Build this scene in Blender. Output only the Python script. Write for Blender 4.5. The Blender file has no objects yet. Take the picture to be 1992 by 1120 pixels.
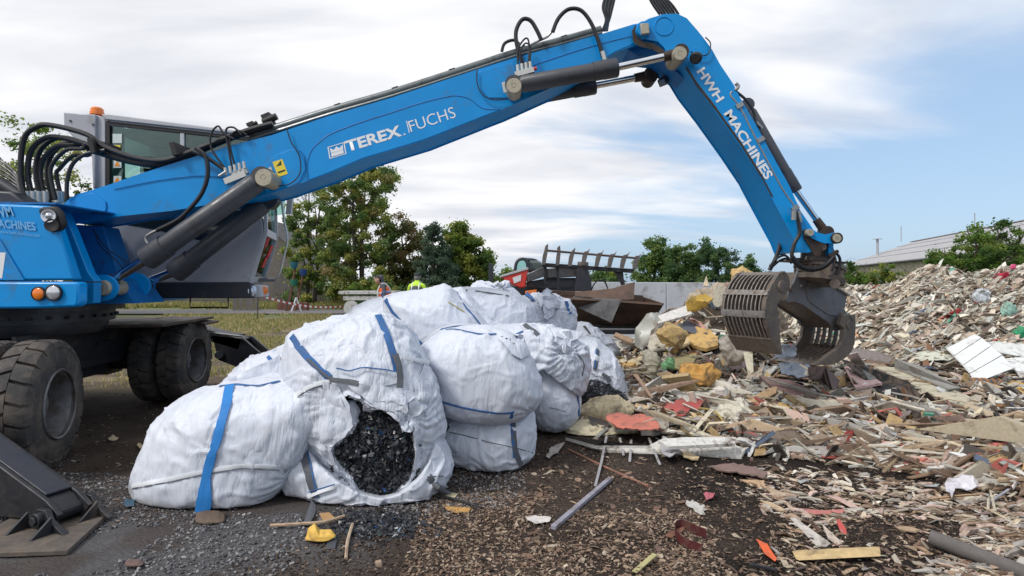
import bpy, bmesh, math, random
import numpy as np
from mathutils import Vector, Matrix
from mathutils.bvhtree import BVHTree
from mathutils.geometry import delaunay_2d_cdt

random.seed(7)
RNG = np.random.default_rng(7)
SC = bpy.context.scene
COL = SC.collection

# ---------------------------------------------------------------- camera
F, CX, HY, CH = 1107.0, 996.0, 548.0, 1.55      # focal length in photo pixels, principal column, horizon row, eye height
cam_d = bpy.data.cameras.new('camera')
cam_d.sensor_width = 36.0
cam_d.lens = F / 1992 * 36.0
cam_d.shift_y = -(560 - HY) / 1992
cam_d.clip_start = 0.05
cam_d.clip_end = 3000
cam = bpy.data.objects.new('camera', cam_d)
cam.location = (0, 0, CH)
cam.rotation_euler = (math.radians(90), 0, 0)
COL.objects.link(cam)
SC.camera = cam

# ---------------------------------------------------------------- world: sky with high thin cloud
SUN_EL, SUN_AZ = math.radians(48), math.radians(-128)      # azimuth clockwise from +Y (the view direction)
w = bpy.data.worlds.new('World')
SC.world = w
w.use_nodes = True
nt = w.node_tree
nt.nodes.clear()
def N(t, **kw):
    n = nt.nodes.new(t)
    for k, v in kw.items():
        setattr(n, k, v)
    return n
def LK(a, b): nt.links.new(a, b)
out = N('ShaderNodeOutputWorld'); bg = N('ShaderNodeBackground')
sky = N('ShaderNodeTexSky', sky_type='NISHITA')
sky.sun_disc = False
sky.sun_elevation = SUN_EL
sky.sun_rotation = SUN_AZ
sky.dust_density = 1.6; sky.air_density = 1.0; sky.ozone_density = 1.4
tc = N('ShaderNodeTexCoord')
sep = N('ShaderNodeSeparateXYZ'); LK(tc.outputs['Generated'], sep.inputs[0])
# project the direction on a cloud deck: (x, y) / (z + .12)
zc = N('ShaderNodeMath', operation='MAXIMUM'); LK(sep.outputs['Z'], zc.inputs[0]); zc.inputs[1].default_value = 0.0
za = N('ShaderNodeMath', operation='ADD'); LK(zc.outputs[0], za.inputs[0]); za.inputs[1].default_value = 0.16
dx = N('ShaderNodeMath', operation='DIVIDE'); LK(sep.outputs['X'], dx.inputs[0]); LK(za.outputs[0], dx.inputs[1])
dy = N('ShaderNodeMath', operation='DIVIDE'); LK(sep.outputs['Y'], dy.inputs[0]); LK(za.outputs[0], dy.inputs[1])
cmb = N('ShaderNodeCombineXYZ'); LK(dx.outputs[0], cmb.inputs[0]); LK(dy.outputs[0], cmb.inputs[1])
mp = N('ShaderNodeMapping'); LK(cmb.outputs[0], mp.inputs[0])
mp.inputs['Rotation'].default_value = (0, 0, math.radians(24)); mp.inputs['Scale'].default_value = (0.55, 1.25, 1)
n1 = N('ShaderNodeTexNoise'); LK(mp.outputs[0], n1.inputs['Vector'])
n1.inputs['Scale'].default_value = 0.75; n1.inputs['Detail'].default_value = 7; n1.inputs['Roughness'].default_value = 0.52; n1.inputs['Distortion'].default_value = 0.5
n2 = N('ShaderNodeTexNoise'); LK(mp.outputs[0], n2.inputs['Vector'])
n2.inputs['Scale'].default_value = 1.7; n2.inputs['Detail'].default_value = 6; n2.inputs['Roughness'].default_value = 0.5; n2.inputs['Distortion'].default_value = 0.4
# the bank of cloud lies to the left (-X) and thins out to the right: one broad, even change over the whole dome
bank = N('ShaderNodeMath', operation='MULTIPLY_ADD'); LK(sep.outputs['X'], bank.inputs[0]); bank.inputs[1].default_value = -0.42; bank.inputs[2].default_value = 0.045
bank2 = N('ShaderNodeMath', operation='MULTIPLY_ADD'); LK(zc.outputs[0], bank2.inputs[0]); bank2.inputs[1].default_value = 0.62; LK(bank.outputs[0], bank2.inputs[2])
cov = N('ShaderNodeMath', operation='ADD'); LK(n1.outputs[0], cov.inputs[0]); LK(bank2.outputs[0], cov.inputs[1])
ramp = N('ShaderNodeMapRange'); LK(cov.outputs[0], ramp.inputs['Value'])
ramp.inputs['From Min'].default_value = 0.46; ramp.inputs['From Max'].default_value = 0.66
ramp.interpolation_type = 'SMOOTHSTEP'
cr = N('ShaderNodeValToRGB'); LK(n2.outputs[0], cr.inputs[0])
cr.color_ramp.elements[0].position = 0.32; cr.color_ramp.elements[0].color = (0.64, 0.67, 0.745, 1)
cr.color_ramp.elements[1].position = 0.58; cr.color_ramp.elements[1].color = (0.96, 0.96, 0.98, 1)
skm = N('ShaderNodeMix', data_type='RGBA', blend_type='MULTIPLY'); skm.inputs['Factor'].default_value = 1
LK(sky.outputs[0], skm.inputs['A']); skm.inputs['B'].default_value = (1.0, 1.0, 1.0, 1)
SKY_STRENGTH = 0.10
skl = N('ShaderNodeMix', data_type='RGBA'); skl.inputs['Factor'].default_value = 0.50      # thin veil over the blue
LK(skm.outputs['Result'], skl.inputs['A']); skl.inputs['B'].default_value = (5.6, 8.0, 11.2, 1)
cs = N('ShaderNodeVectorMath', operation='SCALE'); LK(cr.outputs[0], cs.inputs[0]); cs.inputs['Scale'].default_value = 1 / SKY_STRENGTH
mx = N('ShaderNodeMix', data_type='RGBA'); LK(ramp.outputs[0], mx.inputs['Factor']); LK(skl.outputs['Result'], mx.inputs['A']); LK(cs.outputs[0], mx.inputs['B'])
LK(mx.outputs['Result'], bg.inputs['Color']); bg.inputs['Strength'].default_value = SKY_STRENGTH
LK(bg.outputs[0], out.inputs[0])

# ---------------------------------------------------------------- sun behind thin cloud
sd = bpy.data.lights.new('sun', 'SUN')
sd.energy = 2.1
sd.angle = math.radians(12)
sd.color = (1.0, 0.975, 0.94)
sun = bpy.data.objects.new('sun', sd)
dirv = Vector((math.sin(SUN_AZ) * math.cos(SUN_EL), math.cos(SUN_AZ) * math.cos(SUN_EL), math.sin(SUN_EL)))
sun.rotation_euler = dirv.to_track_quat('Z', 'Y').to_euler()
sun.location = dirv * 40
COL.objects.link(sun)
SC.view_settings.view_transform = 'Standard'
SC.view_settings.look = 'None'
SC.view_settings.gamma = 1
SC.view_settings.exposure = 0.1
SC.view_settings.use_curve_mapping = False
try:
    SC.cycles.max_bounces = 6
    SC.cycles.transparent_max_bounces = 12
except Exception:
    pass

# ================================================================ helpers
def P(px, py, Y):
    """point of the place seen at photo pixel (px, py), Y metres ahead"""
    return Vector(((px - CX) / F * Y, Y, CH - (py - HY) / F * Y))
def PX(v):
    return (CX + F * v[0] / v[1], HY - F * (v[2] - CH) / v[1])

ORIG = {}      # world origin of each built object (all parts of a thing share its origin)
def tag(o, label=None, cat=None, group=None, kind=None):
    if label: o['label'] = label
    if cat: o['category'] = cat
    if group: o['group'] = group
    if kind: o['kind'] = kind
    return o
def thing(name, label, cat, loc=(0, 0, 0), group=None):
    o = bpy.data.objects.new(name, None)
    o.empty_display_size = 0.2
    o.location = loc
    COL.objects.link(o)
    ORIG[o.name] = Vector(loc)
    return tag(o, label, cat, group)
def link(name, me, parent=None, origin=None):
    o = bpy.data.objects.new(name, me)
    COL.objects.link(o)
    if parent is not None:
        o.parent = parent
        ORIG[o.name] = ORIG[parent.name]
    else:
        ORIG[o.name] = Vector(origin) if origin is not None else Vector((0, 0, 0))
        o.location = ORIG[o.name]
    return o
def dup(root, delta, label=None, group=None, rotz=0.0):
    r = root.copy(); COL.objects.link(r)
    r.location = root.location + Vector(delta); r.rotation_euler[2] += rotz
    if label: r['label'] = label
    if group: r['group'] = group
    def kids(src, dst):
        for ch in list(src.children):
            c = ch.copy(); COL.objects.link(c); c.parent = dst
            kids(ch, c)
    kids(root, r)
    return r

class MB:
    def __init__(s): s.v = []; s.f = []; s.m = []
    def add(s, verts, faces, mat=0):
        b = len(s.v)
        s.v += [Vector(x) for x in verts]
        s.f += [tuple(i + b for i in f) for f in faces]
        s.m += [mat] * len(faces)
        return s
    def box(s, c, size, rot=None, mat=0, taper=1.0):
        sx, sy, sz = (q / 2 for q in size)
        vs = [Vector((x * sx * (taper if z > 0 else 1), y * sy * (taper if z > 0 else 1), z * sz)) for z in (-1, 1) for y in (-1, 1) for x in (-1, 1)]
        if rot is not None: vs = [rot @ q for q in vs]
        c = Vector(c)
        return s.add([c + q for q in vs], [(0, 2, 3, 1), (4, 5, 7, 6), (0, 1, 5, 4), (2, 6, 7, 3), (0, 4, 6, 2), (1, 3, 7, 5)], mat)
    def prism(s, pts, off, mat=0):
        """closed polygon of 3-D points swept along the vector off"""
        n = len(pts); off = Vector(off)
        pts = [Vector(p) for p in pts]
        nrm = Vector((0, 0, 0))
        for i in range(n):
            a, b = pts[i], pts[(i + 1) % n]
            nrm += a.cross(b)
        if nrm.dot(off) > 0: pts = pts[::-1]
        vs = pts + [p + off for p in pts]
        fs = [tuple(range(n)), tuple(range(2 * n - 1, n - 1, -1))]
        fs += [(i, i + n, (i + 1) % n + n, (i + 1) % n) for i in range(n)]
        return s.add(vs, fs, mat)
    def beam(s, a, b, wd, ht, up=(0, 0, 1), mat=0):
        a, b = Vector(a), Vector(b)
        d = (b - a); L = d.length
        if L < 1e-6: return s
        d /= L
        up = Vector(up)
        if abs(d.dot(up)) > 0.98: up = Vector((1, 0, 0))
        x = d.cross(up).normalized(); u = x.cross(d)
        R = Matrix((d, x, u)).transposed()
        return s.box((a + b) / 2, (L, wd, ht), R, mat)
    def cyl(s, a, b, r0, r1=None, seg=20, mat=0, cap=True):
        a, b = Vector(a), Vector(b)
        if r1 is None: r1 = r0
        d = (b - a).normalized()
        t = Vector((0, 0, 1)) if abs(d.z) < 0.9 else Vector((1, 0, 0))
        x = d.cross(t).normalized(); y = d.cross(x)
        vs = []
        for c, r in ((a, r0), (b, r1)):
            for i in range(seg):
                q = 2 * math.pi * i / seg
                vs.append(c + (x * math.cos(q) + y * math.sin(q)) * r)
        fs = [(i, (i + 1) % seg, (i + 1) % seg + seg, i + seg) for i in range(seg)]
        if cap: fs += [tuple(range(seg - 1, -1, -1)), tuple(range(seg, 2 * seg))]
        return s.add(vs, fs, mat)
    def lathe(s, c, axis, prof, seg=32, mat=0):
        """prof: (distance along axis, radius)"""
        c = Vector(c); d = Vector(axis).normalized()
        t = Vector((0, 0, 1)) if abs(d.z) < 0.9 else Vector((1, 0, 0))
        x = d.cross(t).normalized(); y = d.cross(x)
        vs = []; fs = []
        for (h, r) in prof:
            for i in range(seg):
                q = 2 * math.pi * i / seg
                vs.append(c + d * h + (x * math.cos(q) + y * math.sin(q)) * max(r, 1e-4))
        for j in range(len(prof) - 1):
            for i in range(seg):
                k = (i + 1) % seg
                fs.append((j * seg + i, j * seg + k, (j + 1) * seg + k, (j + 1) * seg + i))
        return s.add(vs, fs, mat)
    def tube(s, pts, r, seg=8, mat=0, smooth=3, cap=True):
        pts = [Vector(p) for p in pts]
        if smooth > 1 and len(pts) > 2: pts = catmull(pts, smooth)
        n = len(pts)
        rr = r if hasattr(r, '__len__') else [r] * n
        if len(rr) != n: rr = [rr[min(len(rr) - 1, int(i * len(rr) / n))] for i in range(n)]
        b = len(s.v); vs = []; fs = []
        ref = None
        for i in range(n):
            d = (pts[min(i + 1, n - 1)] - pts[max(i - 1, 0)])
            if d.length < 1e-9: d = Vector((0, 0, 1))
            d.normalize()
            if ref is None:
                ref = Vector((0, 0, 1)) if abs(d.z) < 0.9 else Vector((1, 0, 0))
            x = (ref - d * ref.dot(d))
            if x.length < 1e-4: x = Vector((1, 0, 0)).cross(d)
            x.normalize(); ref = x
            y = d.cross(x)
            for k in range(seg):
                q = 2 * math.pi * k / seg
                vs.append(pts[i] + (x * math.cos(q) + y * math.sin(q)) * rr[i])
        for i in range(n - 1):
            for k in range(seg):
                l = (k + 1) % seg
                fs.append((i * seg + k, i * seg + l, (i + 1) * seg + l, (i + 1) * seg + k))
        if cap: fs += [tuple(range(seg - 1, -1, -1)), tuple((n - 1) * seg + k for k in range(seg))]
        return s.add(vs, fs, mat)
    def build(s, name, mats, parent=None, origin=None, smooth=35, bevel=0.0):
        if not isinstance(mats, (list, tuple)): mats = [mats]
        if parent is None and origin is None:
            xs = [v.x for v in s.v]; ys = [v.y for v in s.v]; zs = [v.z for v in s.v]
            origin = ((min(xs) + max(xs)) / 2, (min(ys) + max(ys)) / 2, min(zs))
        og = ORIG[parent.name] if parent is not None else Vector(origin)
        me = bpy.data.meshes.new(name)
        me.from_pydata([tuple(v - og) for v in s.v], [], s.f)
        for m in mats: me.materials.append(m)
        if len(mats) > 1: me.polygons.foreach_set('material_index', s.m)
        if smooth:
            me.shade_smooth(); me.set_sharp_from_angle(angle=math.radians(smooth))
        me.update()
        o = link(name, me, parent, origin)
        if bevel > 0:
            b = o.modifiers.new('edge', 'BEVEL'); b.width = bevel; b.segments = 2; b.limit_method = 'ANGLE'; b.angle_limit = math.radians(40)
        return o

def catmull(pts, k):
    out = []
    n = len(pts)
    for i in range(n - 1):
        p0 = pts[max(i - 1, 0)]; p1 = pts[i]; p2 = pts[i + 1]; p3 = pts[min(i + 2, n - 1)]
        for j in range(k):
            t = j / k
            out.append(0.5 * ((2 * p1) + (p2 - p0) * t + (2 * p0 - 5 * p1 + 4 * p2 - p3) * t * t + (3 * p1 - p0 - 3 * p2 + p3) * t ** 3))
    out.append(pts[-1])
    return out

def np_mesh(name, verts, faces_flat, loop_counts, mats, color=None, parent=None, origin=(0, 0, 0), smooth=False):
    og = np.array(ORIG[parent.name] if parent is not None else origin, dtype=np.float32)
    me = bpy.data.meshes.new(name)
    v = np.asarray(verts, dtype=np.float32) - og
    me.vertices.add(len(v)); me.vertices.foreach_set('co', v.ravel())
    ff = np.asarray(faces_flat, dtype=np.int32)
    me.loops.add(len(ff)); me.loops.foreach_set('vertex_index', ff)
    lc = np.asarray(loop_counts, dtype=np.int32)
    st = np.concatenate(([0], np.cumsum(lc)[:-1])).astype(np.int32)
    me.polygons.add(len(lc)); me.polygons.foreach_set('loop_start', st)
    me.polygons.foreach_set('use_smooth', np.full(len(lc), bool(smooth)))
    for m in (mats if isinstance(mats, (list, tuple)) else [mats]): me.materials.append(m)
    if color is not None:
        a = me.color_attributes.new('Col', 'FLOAT_COLOR', 'POINT')
        c = np.ones((len(v), 4), dtype=np.float32); c[:, :3] = color
        a.data.foreach_set('color', c.ravel())
    me.update(calc_edges=True); me.validate()
    return link(name, me, parent, origin)

# ---- vectorised value noise
def _hash(ix, iy, iz, seed):
    h = (ix.astype(np.int64) * 374761393 + iy.astype(np.int64) * 668265263 + iz.astype(np.int64) * 2147483647 + seed * 974634777) & 0xFFFFFFFF
    h = ((h ^ (h >> 13)) * 1274126177) & 0xFFFFFFFF
    h = ((h ^ (h >> 16)) * 2246822519) & 0xFFFFFFFF
    h = h ^ (h >> 15)
    return (h & 0xFFFFFF) / float(0xFFFFFF)
def vnoise(p, seed=0):
    p = np.asarray(p, dtype=np.float64)
    i = np.floor(p).astype(np.int64); f = p - i
    u = f * f * f * (f * (f * 6 - 15) + 10)
    r = 0
    for dx_ in (0, 1):
        wx = u[:, 0] if dx_ else 1 - u[:, 0]
        for dy_ in (0, 1):
            wy = u[:, 1] if dy_ else 1 - u[:, 1]
            for dz_ in (0, 1):
                wz = u[:, 2] if dz_ else 1 - u[:, 2]
                r = r + wx * wy * wz * _hash(i[:, 0] + dx_, i[:, 1] + dy_, i[:, 2] + dz_, seed)
    return r
def fbm(p, seed=0, oct=4, gain=0.5):
    p = np.asarray(p, dtype=np.float64)
    a = 1.0; s = 0; t = 0
    for o in range(oct):
        s = s + a * vnoise(p * (2.03 ** o) + o * 17.3, seed + o); t += a; a *= gain
    return s / t
def ridge(p, seed=0):
    return 1 - np.abs(2 * vnoise(p, seed) - 1)

def sst(a, b, x):
    t = np.clip((x - a) / (b - a), 0, 1)
    return t * t * (3 - 2 * t)
# ================================================================ materials
def srgb(r, g, b):
    f = lambda c: (c / 255) / 12.92 if c / 255 <= 0.04045 else ((c / 255 + 0.055) / 1.055) ** 2.4
    return (f(r), f(g), f(b))
def mat(name, col, rough=0.6, metal=0.0, var=0.0, vscale=4.0, col2=None, bump=0.0, bscale=30.0, spec=0.5, coat=0.0, attr=False, objcol=False,
        streak=None, dirt=None, trans=0.0, detail=6, bdist=0.01, sub=0.0, emis=None, coord='Object'):
    m = bpy.data.materials.new(name); m.use_nodes = True
    t = m.node_tree; b = t.nodes['Principled BSDF']
    b.inputs['Roughness'].default_value = rough; b.inputs['Metallic'].default_value = metal
    b.inputs['Specular IOR Level'].default_value = spec
    if coat: b.inputs['Coat Weight'].default_value = coat; b.inputs['Coat Roughness'].default_value = 0.15
    if trans: b.inputs['Transmission Weight'].default_value = trans
    if emis: b.inputs['Emission Color'].default_value = (*col, 1); b.inputs['Emission Strength'].default_value = emis
    tcn = t.nodes.new('ShaderNodeTexCoord'); V = tcn.outputs[coord]
    def noise(scale, det=5, rgh=0.55, dist=0.0, vec=None):
        n = t.nodes.new('ShaderNodeTexNoise'); n.inputs['Scale'].default_value = scale; n.inputs['Detail'].default_value = det
        n.inputs['Roughness'].default_value = rgh; n.inputs['Distortion'].default_value = dist
        t.links.new(vec if vec is not None else V, n.inputs['Vector']); return n
    def mixc(fac, A, B, mode='MIX'):
        x = t.nodes.new('ShaderNodeMix'); x.data_type = 'RGBA'; x.blend_type = mode
        if isinstance(fac, (int, float)): x.inputs['Factor'].default_value = fac
        else: t.links.new(fac, x.inputs['Factor'])
        for key, q in (('A', A), ('B', B)):
            if isinstance(q, tuple): x.inputs[key].default_value = (*q[:3], 1)
            else: t.links.new(q, x.inputs[key])
        return x.outputs['Result']
    def rng(v, a, c, lo=0.0, hi=1.0):
        r = t.nodes.new('ShaderNodeMapRange'); r.inputs['From Min'].default_value = a; r.inputs['From Max'].default_value = c
        r.inputs['To Min'].default_value = lo; r.inputs['To Max'].default_value = hi
        t.links.new(v, r.inputs['Value']); return r.outputs[0]
    if attr:
        a = t.nodes.new('ShaderNodeAttribute'); a.attribute_name = 'Col'; c = a.outputs['Color']
    elif objcol:
        a = t.nodes.new('ShaderNodeObjectInfo'); c = a.outputs['Color']
    else:
        c = tuple(col)
    if var > 0 or col2 is not None:
        n = noise(vscale, detail, 0.6, 0.3)
        if col2 is not None:
            c = mixc(rng(n.outputs[0], 0.5 - 0.22, 0.5 + 0.22), c, tuple(col2))
        if var > 0:
            n3 = noise(vscale * 3.1, detail, 0.65)
            g = rng(n3.outputs[0], 0.25, 0.75, 1 - var, 1 + var)
            vm = t.nodes.new('ShaderNodeVectorMath'); vm.operation = 'SCALE'
            if isinstance(c, tuple): vm.inputs[0].default_value = c[:3]
            else: t.links.new(c, vm.inputs[0])
            t.links.new(g, vm.inputs['Scale']); c = vm.outputs[0]
    if dirt:
        dcol, amt, dsc = dirt
        n = noise(dsc, 8, 0.7, 0.6)
        c = mixc(rng(n.outputs[0], 0.62 - amt * 0.3, 0.78 - amt * 0.25), c, tuple(dcol))
    if isinstance(c, tuple): b.inputs['Base Color'].default_value = (*c[:3], 1)
    else: t.links.new(c, b.inputs['Base Color'])
    if bump > 0:
        n = noise(bscale, 6, 0.65)
        bm_ = t.nodes.new('ShaderNodeBump'); bm_.inputs['Strength'].default_value = bump; bm_.inputs['Distance'].default_value = bdist
        t.links.new(n.outputs[0], bm_.inputs['Height']); t.links.new(bm_.outputs[0], b.inputs['Normal'])
    if var > 0:
        n = noise(vscale * 2.2, 4)
        t.links.new(rng(n.outputs[0], 0.3, 0.7, max(0.03, rough - 0.1), min(1, rough + 0.12)), b.inputs['Roughness'])
    return m

BLUE = srgb(4, 118, 200)
M = {}
M['blue'] = mat('blue_paint', (0.0, 0.265, 0.66), 0.38, var=0.09, vscale=1.1, dirt=((0.06, 0.17, 0.33), 0.17, 2.6), coat=0.12, spec=0.3, bump=0.03, bscale=6)
M['blue_dark'] = mat('blue_paint_worn_shaded', (0.002, 0.15, 0.43), 0.5, var=0.1, vscale=2.5, dirt=((0.03, 0.035, 0.045), 0.3, 3.0))  # darker blue: wear, and the shade inside the elbow
M['grime'] = mat('greasy_grime', (0.018, 0.015, 0.013), 0.55, var=0.3, vscale=12, col2=(0.06, 0.035, 0.02), bump=0.4, bscale=60)
M['black_steel'] = mat('black_painted_steel', (0.017, 0.018, 0.022), 0.45, var=0.25, vscale=3, dirt=((0.09, 0.07, 0.055), 0.25, 3), bump=0.15, bscale=25)
M['dark_cyl'] = mat('dark_grey_barrel', (0.055, 0.058, 0.068), 0.42, var=0.12, vscale=5, dirt=((0.03, 0.028, 0.028), 0.3, 5), bump=0.05, bscale=40)
M['chrome'] = mat('chromed_rod', (0.72, 0.73, 0.75), 0.12, metal=1.0, var=0.03)
M['steel'] = mat('bare_steel', (0.36, 0.35, 0.33), 0.38, metal=0.85, var=0.2, vscale=14)
M['pin'] = mat('pin_cap', (0.42, 0.38, 0.29), 0.5, metal=0.3, var=0.2, vscale=20, dirt=((0.08, 0.06, 0.05), 0.15, 25))
M['hose'] = mat('black_rubber_hose', (0.014, 0.014, 0.016), 0.42, var=0.2, vscale=9, bump=0.2, bscale=160, bdist=0.002)
M['tyre'] = mat('tyre_rubber', (0.040, 0.037, 0.036), 0.78, var=0.25, vscale=5, dirt=((0.11, 0.088, 0.07), 0.62, 6), bump=0.35, bscale=45)
M['rim'] = mat('rim_grey', (0.17, 0.165, 0.17), 0.55, var=0.2, vscale=6, dirt=((0.10, 0.075, 0.055), 0.5, 8), metal=0.3)
M['cab_grey'] = mat('cab_grey_paint', (0.38, 0.385, 0.415), 0.42, var=0.05, vscale=2.5, dirt=((0.19, 0.18, 0.17), 0.12, 4), coat=0.2)
M['cab_light'] = mat('cab_light_grey', (0.45, 0.455, 0.48), 0.4, var=0.04, vscale=4)
M['cab_dark'] = mat('cab_dark_band', (0.028, 0.03, 0.04), 0.45, var=0.15, vscale=4, dirt=((0.08, 0.07, 0.06), 0.15, 5))
M['gasket'] = mat('rubber_gasket', (0.012, 0.012, 0.013), 0.6)
M['seat'] = mat('seat_cloth', (0.018, 0.019, 0.022), 0.8)
M['white_print'] = mat('white_lettering', (0.78, 0.79, 0.80), 0.4, var=0.04, vscale=20)
M['pale_blue_print'] = mat('pale_blue_lettering', (0.16, 0.42, 0.72), 0.4, var=0.04)
M['orange'] = mat('orange_lens', (0.85, 0.20, 0.01), 0.15, var=0.15, vscale=40, coat=0.6)
M['lens'] = mat('clear_lens', (0.62, 0.63, 0.66), 0.08, metal=0.6, var=0.25, vscale=60, coat=1.0)
M['sticker'] = mat('yellow_sticker', (0.75, 0.60, 0.05), 0.45, var=0.05)
M['sticker_w'] = mat('pale_sticker', (0.62, 0.70, 0.66), 0.4, var=0.05)
M['sticker_o'] = mat('orange_triangle', (0.80, 0.28, 0.02), 0.4)
M['ink'] = mat('black_print', (0.02, 0.02, 0.02), 0.5)
M['zinc'] = mat('zinc_block', (0.55, 0.55, 0.52), 0.35, metal=0.5, var=0.15, vscale=30)
M['pipe'] = mat('boom_pipe_paint', (0.12, 0.145, 0.15), 0.35, var=0.15, vscale=5, dirt=((0.035, 0.03, 0.03), 0.3, 9), coat=0.2)
M['grab'] = mat('worn_grab_steel', (0.11, 0.097, 0.088), 0.42, metal=0.2, var=0.28, vscale=4, col2=(0.16, 0.125, 0.098), dirt=((0.24, 0.18, 0.13), 0.35, 9), bump=0.25, bscale=35)
M['grab_side'] = mat('grab_blue_black_paint_skylit', (0.145, 0.147, 0.165), 0.42, metal=0.15, var=0.2, vscale=5, dirt=((0.17, 0.13, 0.10), 0.32, 7), bump=0.15, bscale=40)  # base colour lightened to carry skylight on the side plates
M['grab_edge'] = mat('polished_wear_steel', (0.34, 0.31, 0.28), 0.38, metal=0.6, var=0.25, vscale=10, dirt=((0.12, 0.08, 0.05), 0.4, 14), bump=0.2, bscale=50)
M['rust'] = mat('rusty_steel', (0.125, 0.070, 0.045), 0.6, metal=0.15, var=0.3, vscale=3, col2=(0.055, 0.036, 0.028), bump=0.2, bscale=40, dirt=((0.02, 0.017, 0.016), 0.35, 2.0))
M['steel_sheet'] = mat('scraped_steel_sheet', (0.115, 0.112, 0.115), 0.36, metal=0.5, var=0.25, vscale=3, dirt=((0.04, 0.035, 0.032), 0.35, 3), bump=0.1, bscale=20)
M['red'] = mat('red_paint', (0.60, 0.035, 0.02), 0.38, var=0.08, vscale=3, dirt=((0.30, 0.06, 0.04), 0.15, 5), coat=0.3)
M['wood_fence'] = mat('grey_weathered_wood', (0.12, 0.105, 0.095), 0.85, var=0.25, vscale=5, col2=(0.17, 0.15, 0.135))
M['concrete'] = mat('pale_concrete', (0.50, 0.52, 0.55), 0.8, var=0.07, vscale=1.2, col2=(0.42, 0.435, 0.46), dirt=((0.17, 0.16, 0.145), 0.32, 1.7), bump=0.3, bscale=25)
M['conc_beige'] = mat('beige_concrete', (0.42, 0.385, 0.31), 0.85, var=0.10, vscale=0.8, dirt=((0.26, 0.23, 0.18), 0.3, 0.9), bump=0.2, bscale=6)
M['roof'] = mat('grey_fibre_cement_roof', (0.36, 0.36, 0.375), 0.7, var=0.06, vscale=0.5, dirt=((0.27, 0.27, 0.27), 0.3, 0.5))
M['skin'] = mat('skin', (0.50, 0.30, 0.22), 0.55, sub=0.1)
M['hair'] = mat('dark_hair', (0.025, 0.017, 0.012), 0.6)
M['hv_orange'] = mat('hi_vis_orange', (0.85, 0.12, 0.02), 0.6)
M['hv_yellow'] = mat('hi_vis_yellow', (0.55, 0.85, 0.05), 0.6)
M['cloth_grey'] = mat('grey_cloth', (0.09, 0.09, 0.11), 0.85, var=0.1)
M['cloth_dark'] = mat('dark_cloth', (0.025, 0.027, 0.035), 0.85, var=0.1)
M['reflect'] = mat('reflective_tape', (0.6, 0.62, 0.62), 0.3)
M['bark'] = mat('bark', (0.075, 0.06, 0.05), 0.9, var=0.3, vscale=8)
M['leaf'] = mat('leaves', (0.06, 0.09, 0.03), 0.55, attr=True, spec=0.3)
def _leaf(m):
    t = m.node_tree; b = t.nodes['Principled BSDF']; o = [n for n in t.nodes if n.type == 'OUTPUT_MATERIAL'][0]; a = [n for n in t.nodes if n.type == 'ATTRIBUTE'][0]
    tl_ = t.nodes.new('ShaderNodeBsdfTranslucent'); ad = t.nodes.new('ShaderNodeMixShader'); ad.inputs[0].default_value = .55
    g = t.nodes.new('ShaderNodeVectorMath'); g.operation = 'SCALE'; g.inputs['Scale'].default_value = 2.1; t.links.new(a.outputs['Color'], g.inputs[0]); t.links.new(g.outputs[0], tl_.inputs[0])
    t.links.new(b.outputs[0], ad.inputs[1]); t.links.new(tl_.outputs[0], ad.inputs[2]); t.links.new(ad.outputs[0], o.inputs[0])
_leaf(M['leaf'])
M['shard'] = mat('mixed_scrap', (0.4, 0.4, 0.4), 0.75, attr=True, var=0.16, vscale=14, spec=0.3, dirt=((0.12, 0.09, 0.065), 0.30, 9), bump=0.25, bscale=50)
M['chip'] = mat('black_plastic_chip', (0.03, 0.032, 0.04), 0.30, attr=True, spec=0.45)
M['litter'] = mat('bark_litter', (0.1, 0.07, 0.05), 0.9, attr=True, spec=0.2)
M['junk'] = mat('debris_piece', (0.5, 0.5, 0.5), 0.72, objcol=True, var=0.22, vscale=9, spec=0.35, dirt=((0.15, 0.11, 0.08), 0.42, 6), bump=0.3, bscale=45)
M['strap_blue'] = mat('blue_webbing', (0.03, 0.12, 0.32), 0.75, var=0.18, vscale=20, dirt=((0.07, 0.09, 0.13), 0.35, 9), bump=0.3, bscale=250, bdist=0.002)
M['foot'] = mat('dusty_foot_plate', (0.10, 0.083, 0.07), 0.75, metal=.1, var=.25, vscale=6, dirt=((.17, .13, .10), .4, 5), bump=.3)
M['strap_bright'] = mat('bright_blue_webbing', (0.02, 0.20, 0.55), 0.7, var=0.12, vscale=20, bump=0.3, bscale=250, bdist=0.002)
M['strap_grey'] = mat('grey_webbing', (0.10, 0.105, 0.12), 0.8, var=0.2, vscale=18, bump=0.3, bscale=250, bdist=0.002)
M['log_grey'] = mat('grey_tube_wood', (0.12, 0.108, 0.10), 0.8, var=0.2, vscale=7, dirt=((0.10, 0.08, 0.07), 0.4, 6), bump=0.3, bscale=30)

def glass_mat(name, tint, alpha):
    m = bpy.data.materials.new(name); m.use_nodes = True; t = m.node_tree; t.nodes.clear()
    o = t.nodes.new('ShaderNodeOutputMaterial'); mx_ = t.nodes.new('ShaderNodeMixShader'); tr = t.nodes.new('ShaderNodeBsdfTransparent'); gl = t.nodes.new('ShaderNodeBsdfGlossy')
    tr.inputs[0].default_value = (*tint, 1); gl.inputs['Roughness'].default_value = 0.03; gl.inputs[0].default_value = (0.85, 0.92, 0.95, 1)
    fr = t.nodes.new('ShaderNodeFresnel'); fr.inputs[0].default_value = 1.5
    ad = t.nodes.new('ShaderNodeMath'); ad.operation = 'ADD'; ad.inputs[1].default_value = alpha
    t.links.new(fr.outputs[0], ad.inputs[0]); t.links.new(ad.outputs[0], mx_.inputs[0]); t.links.new(tr.outputs[0], mx_.inputs[1]); t.links.new(gl.outputs[0], mx_.inputs[2]); t.links.new(mx_.outputs[0], o.inputs[0])
    return m
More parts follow.
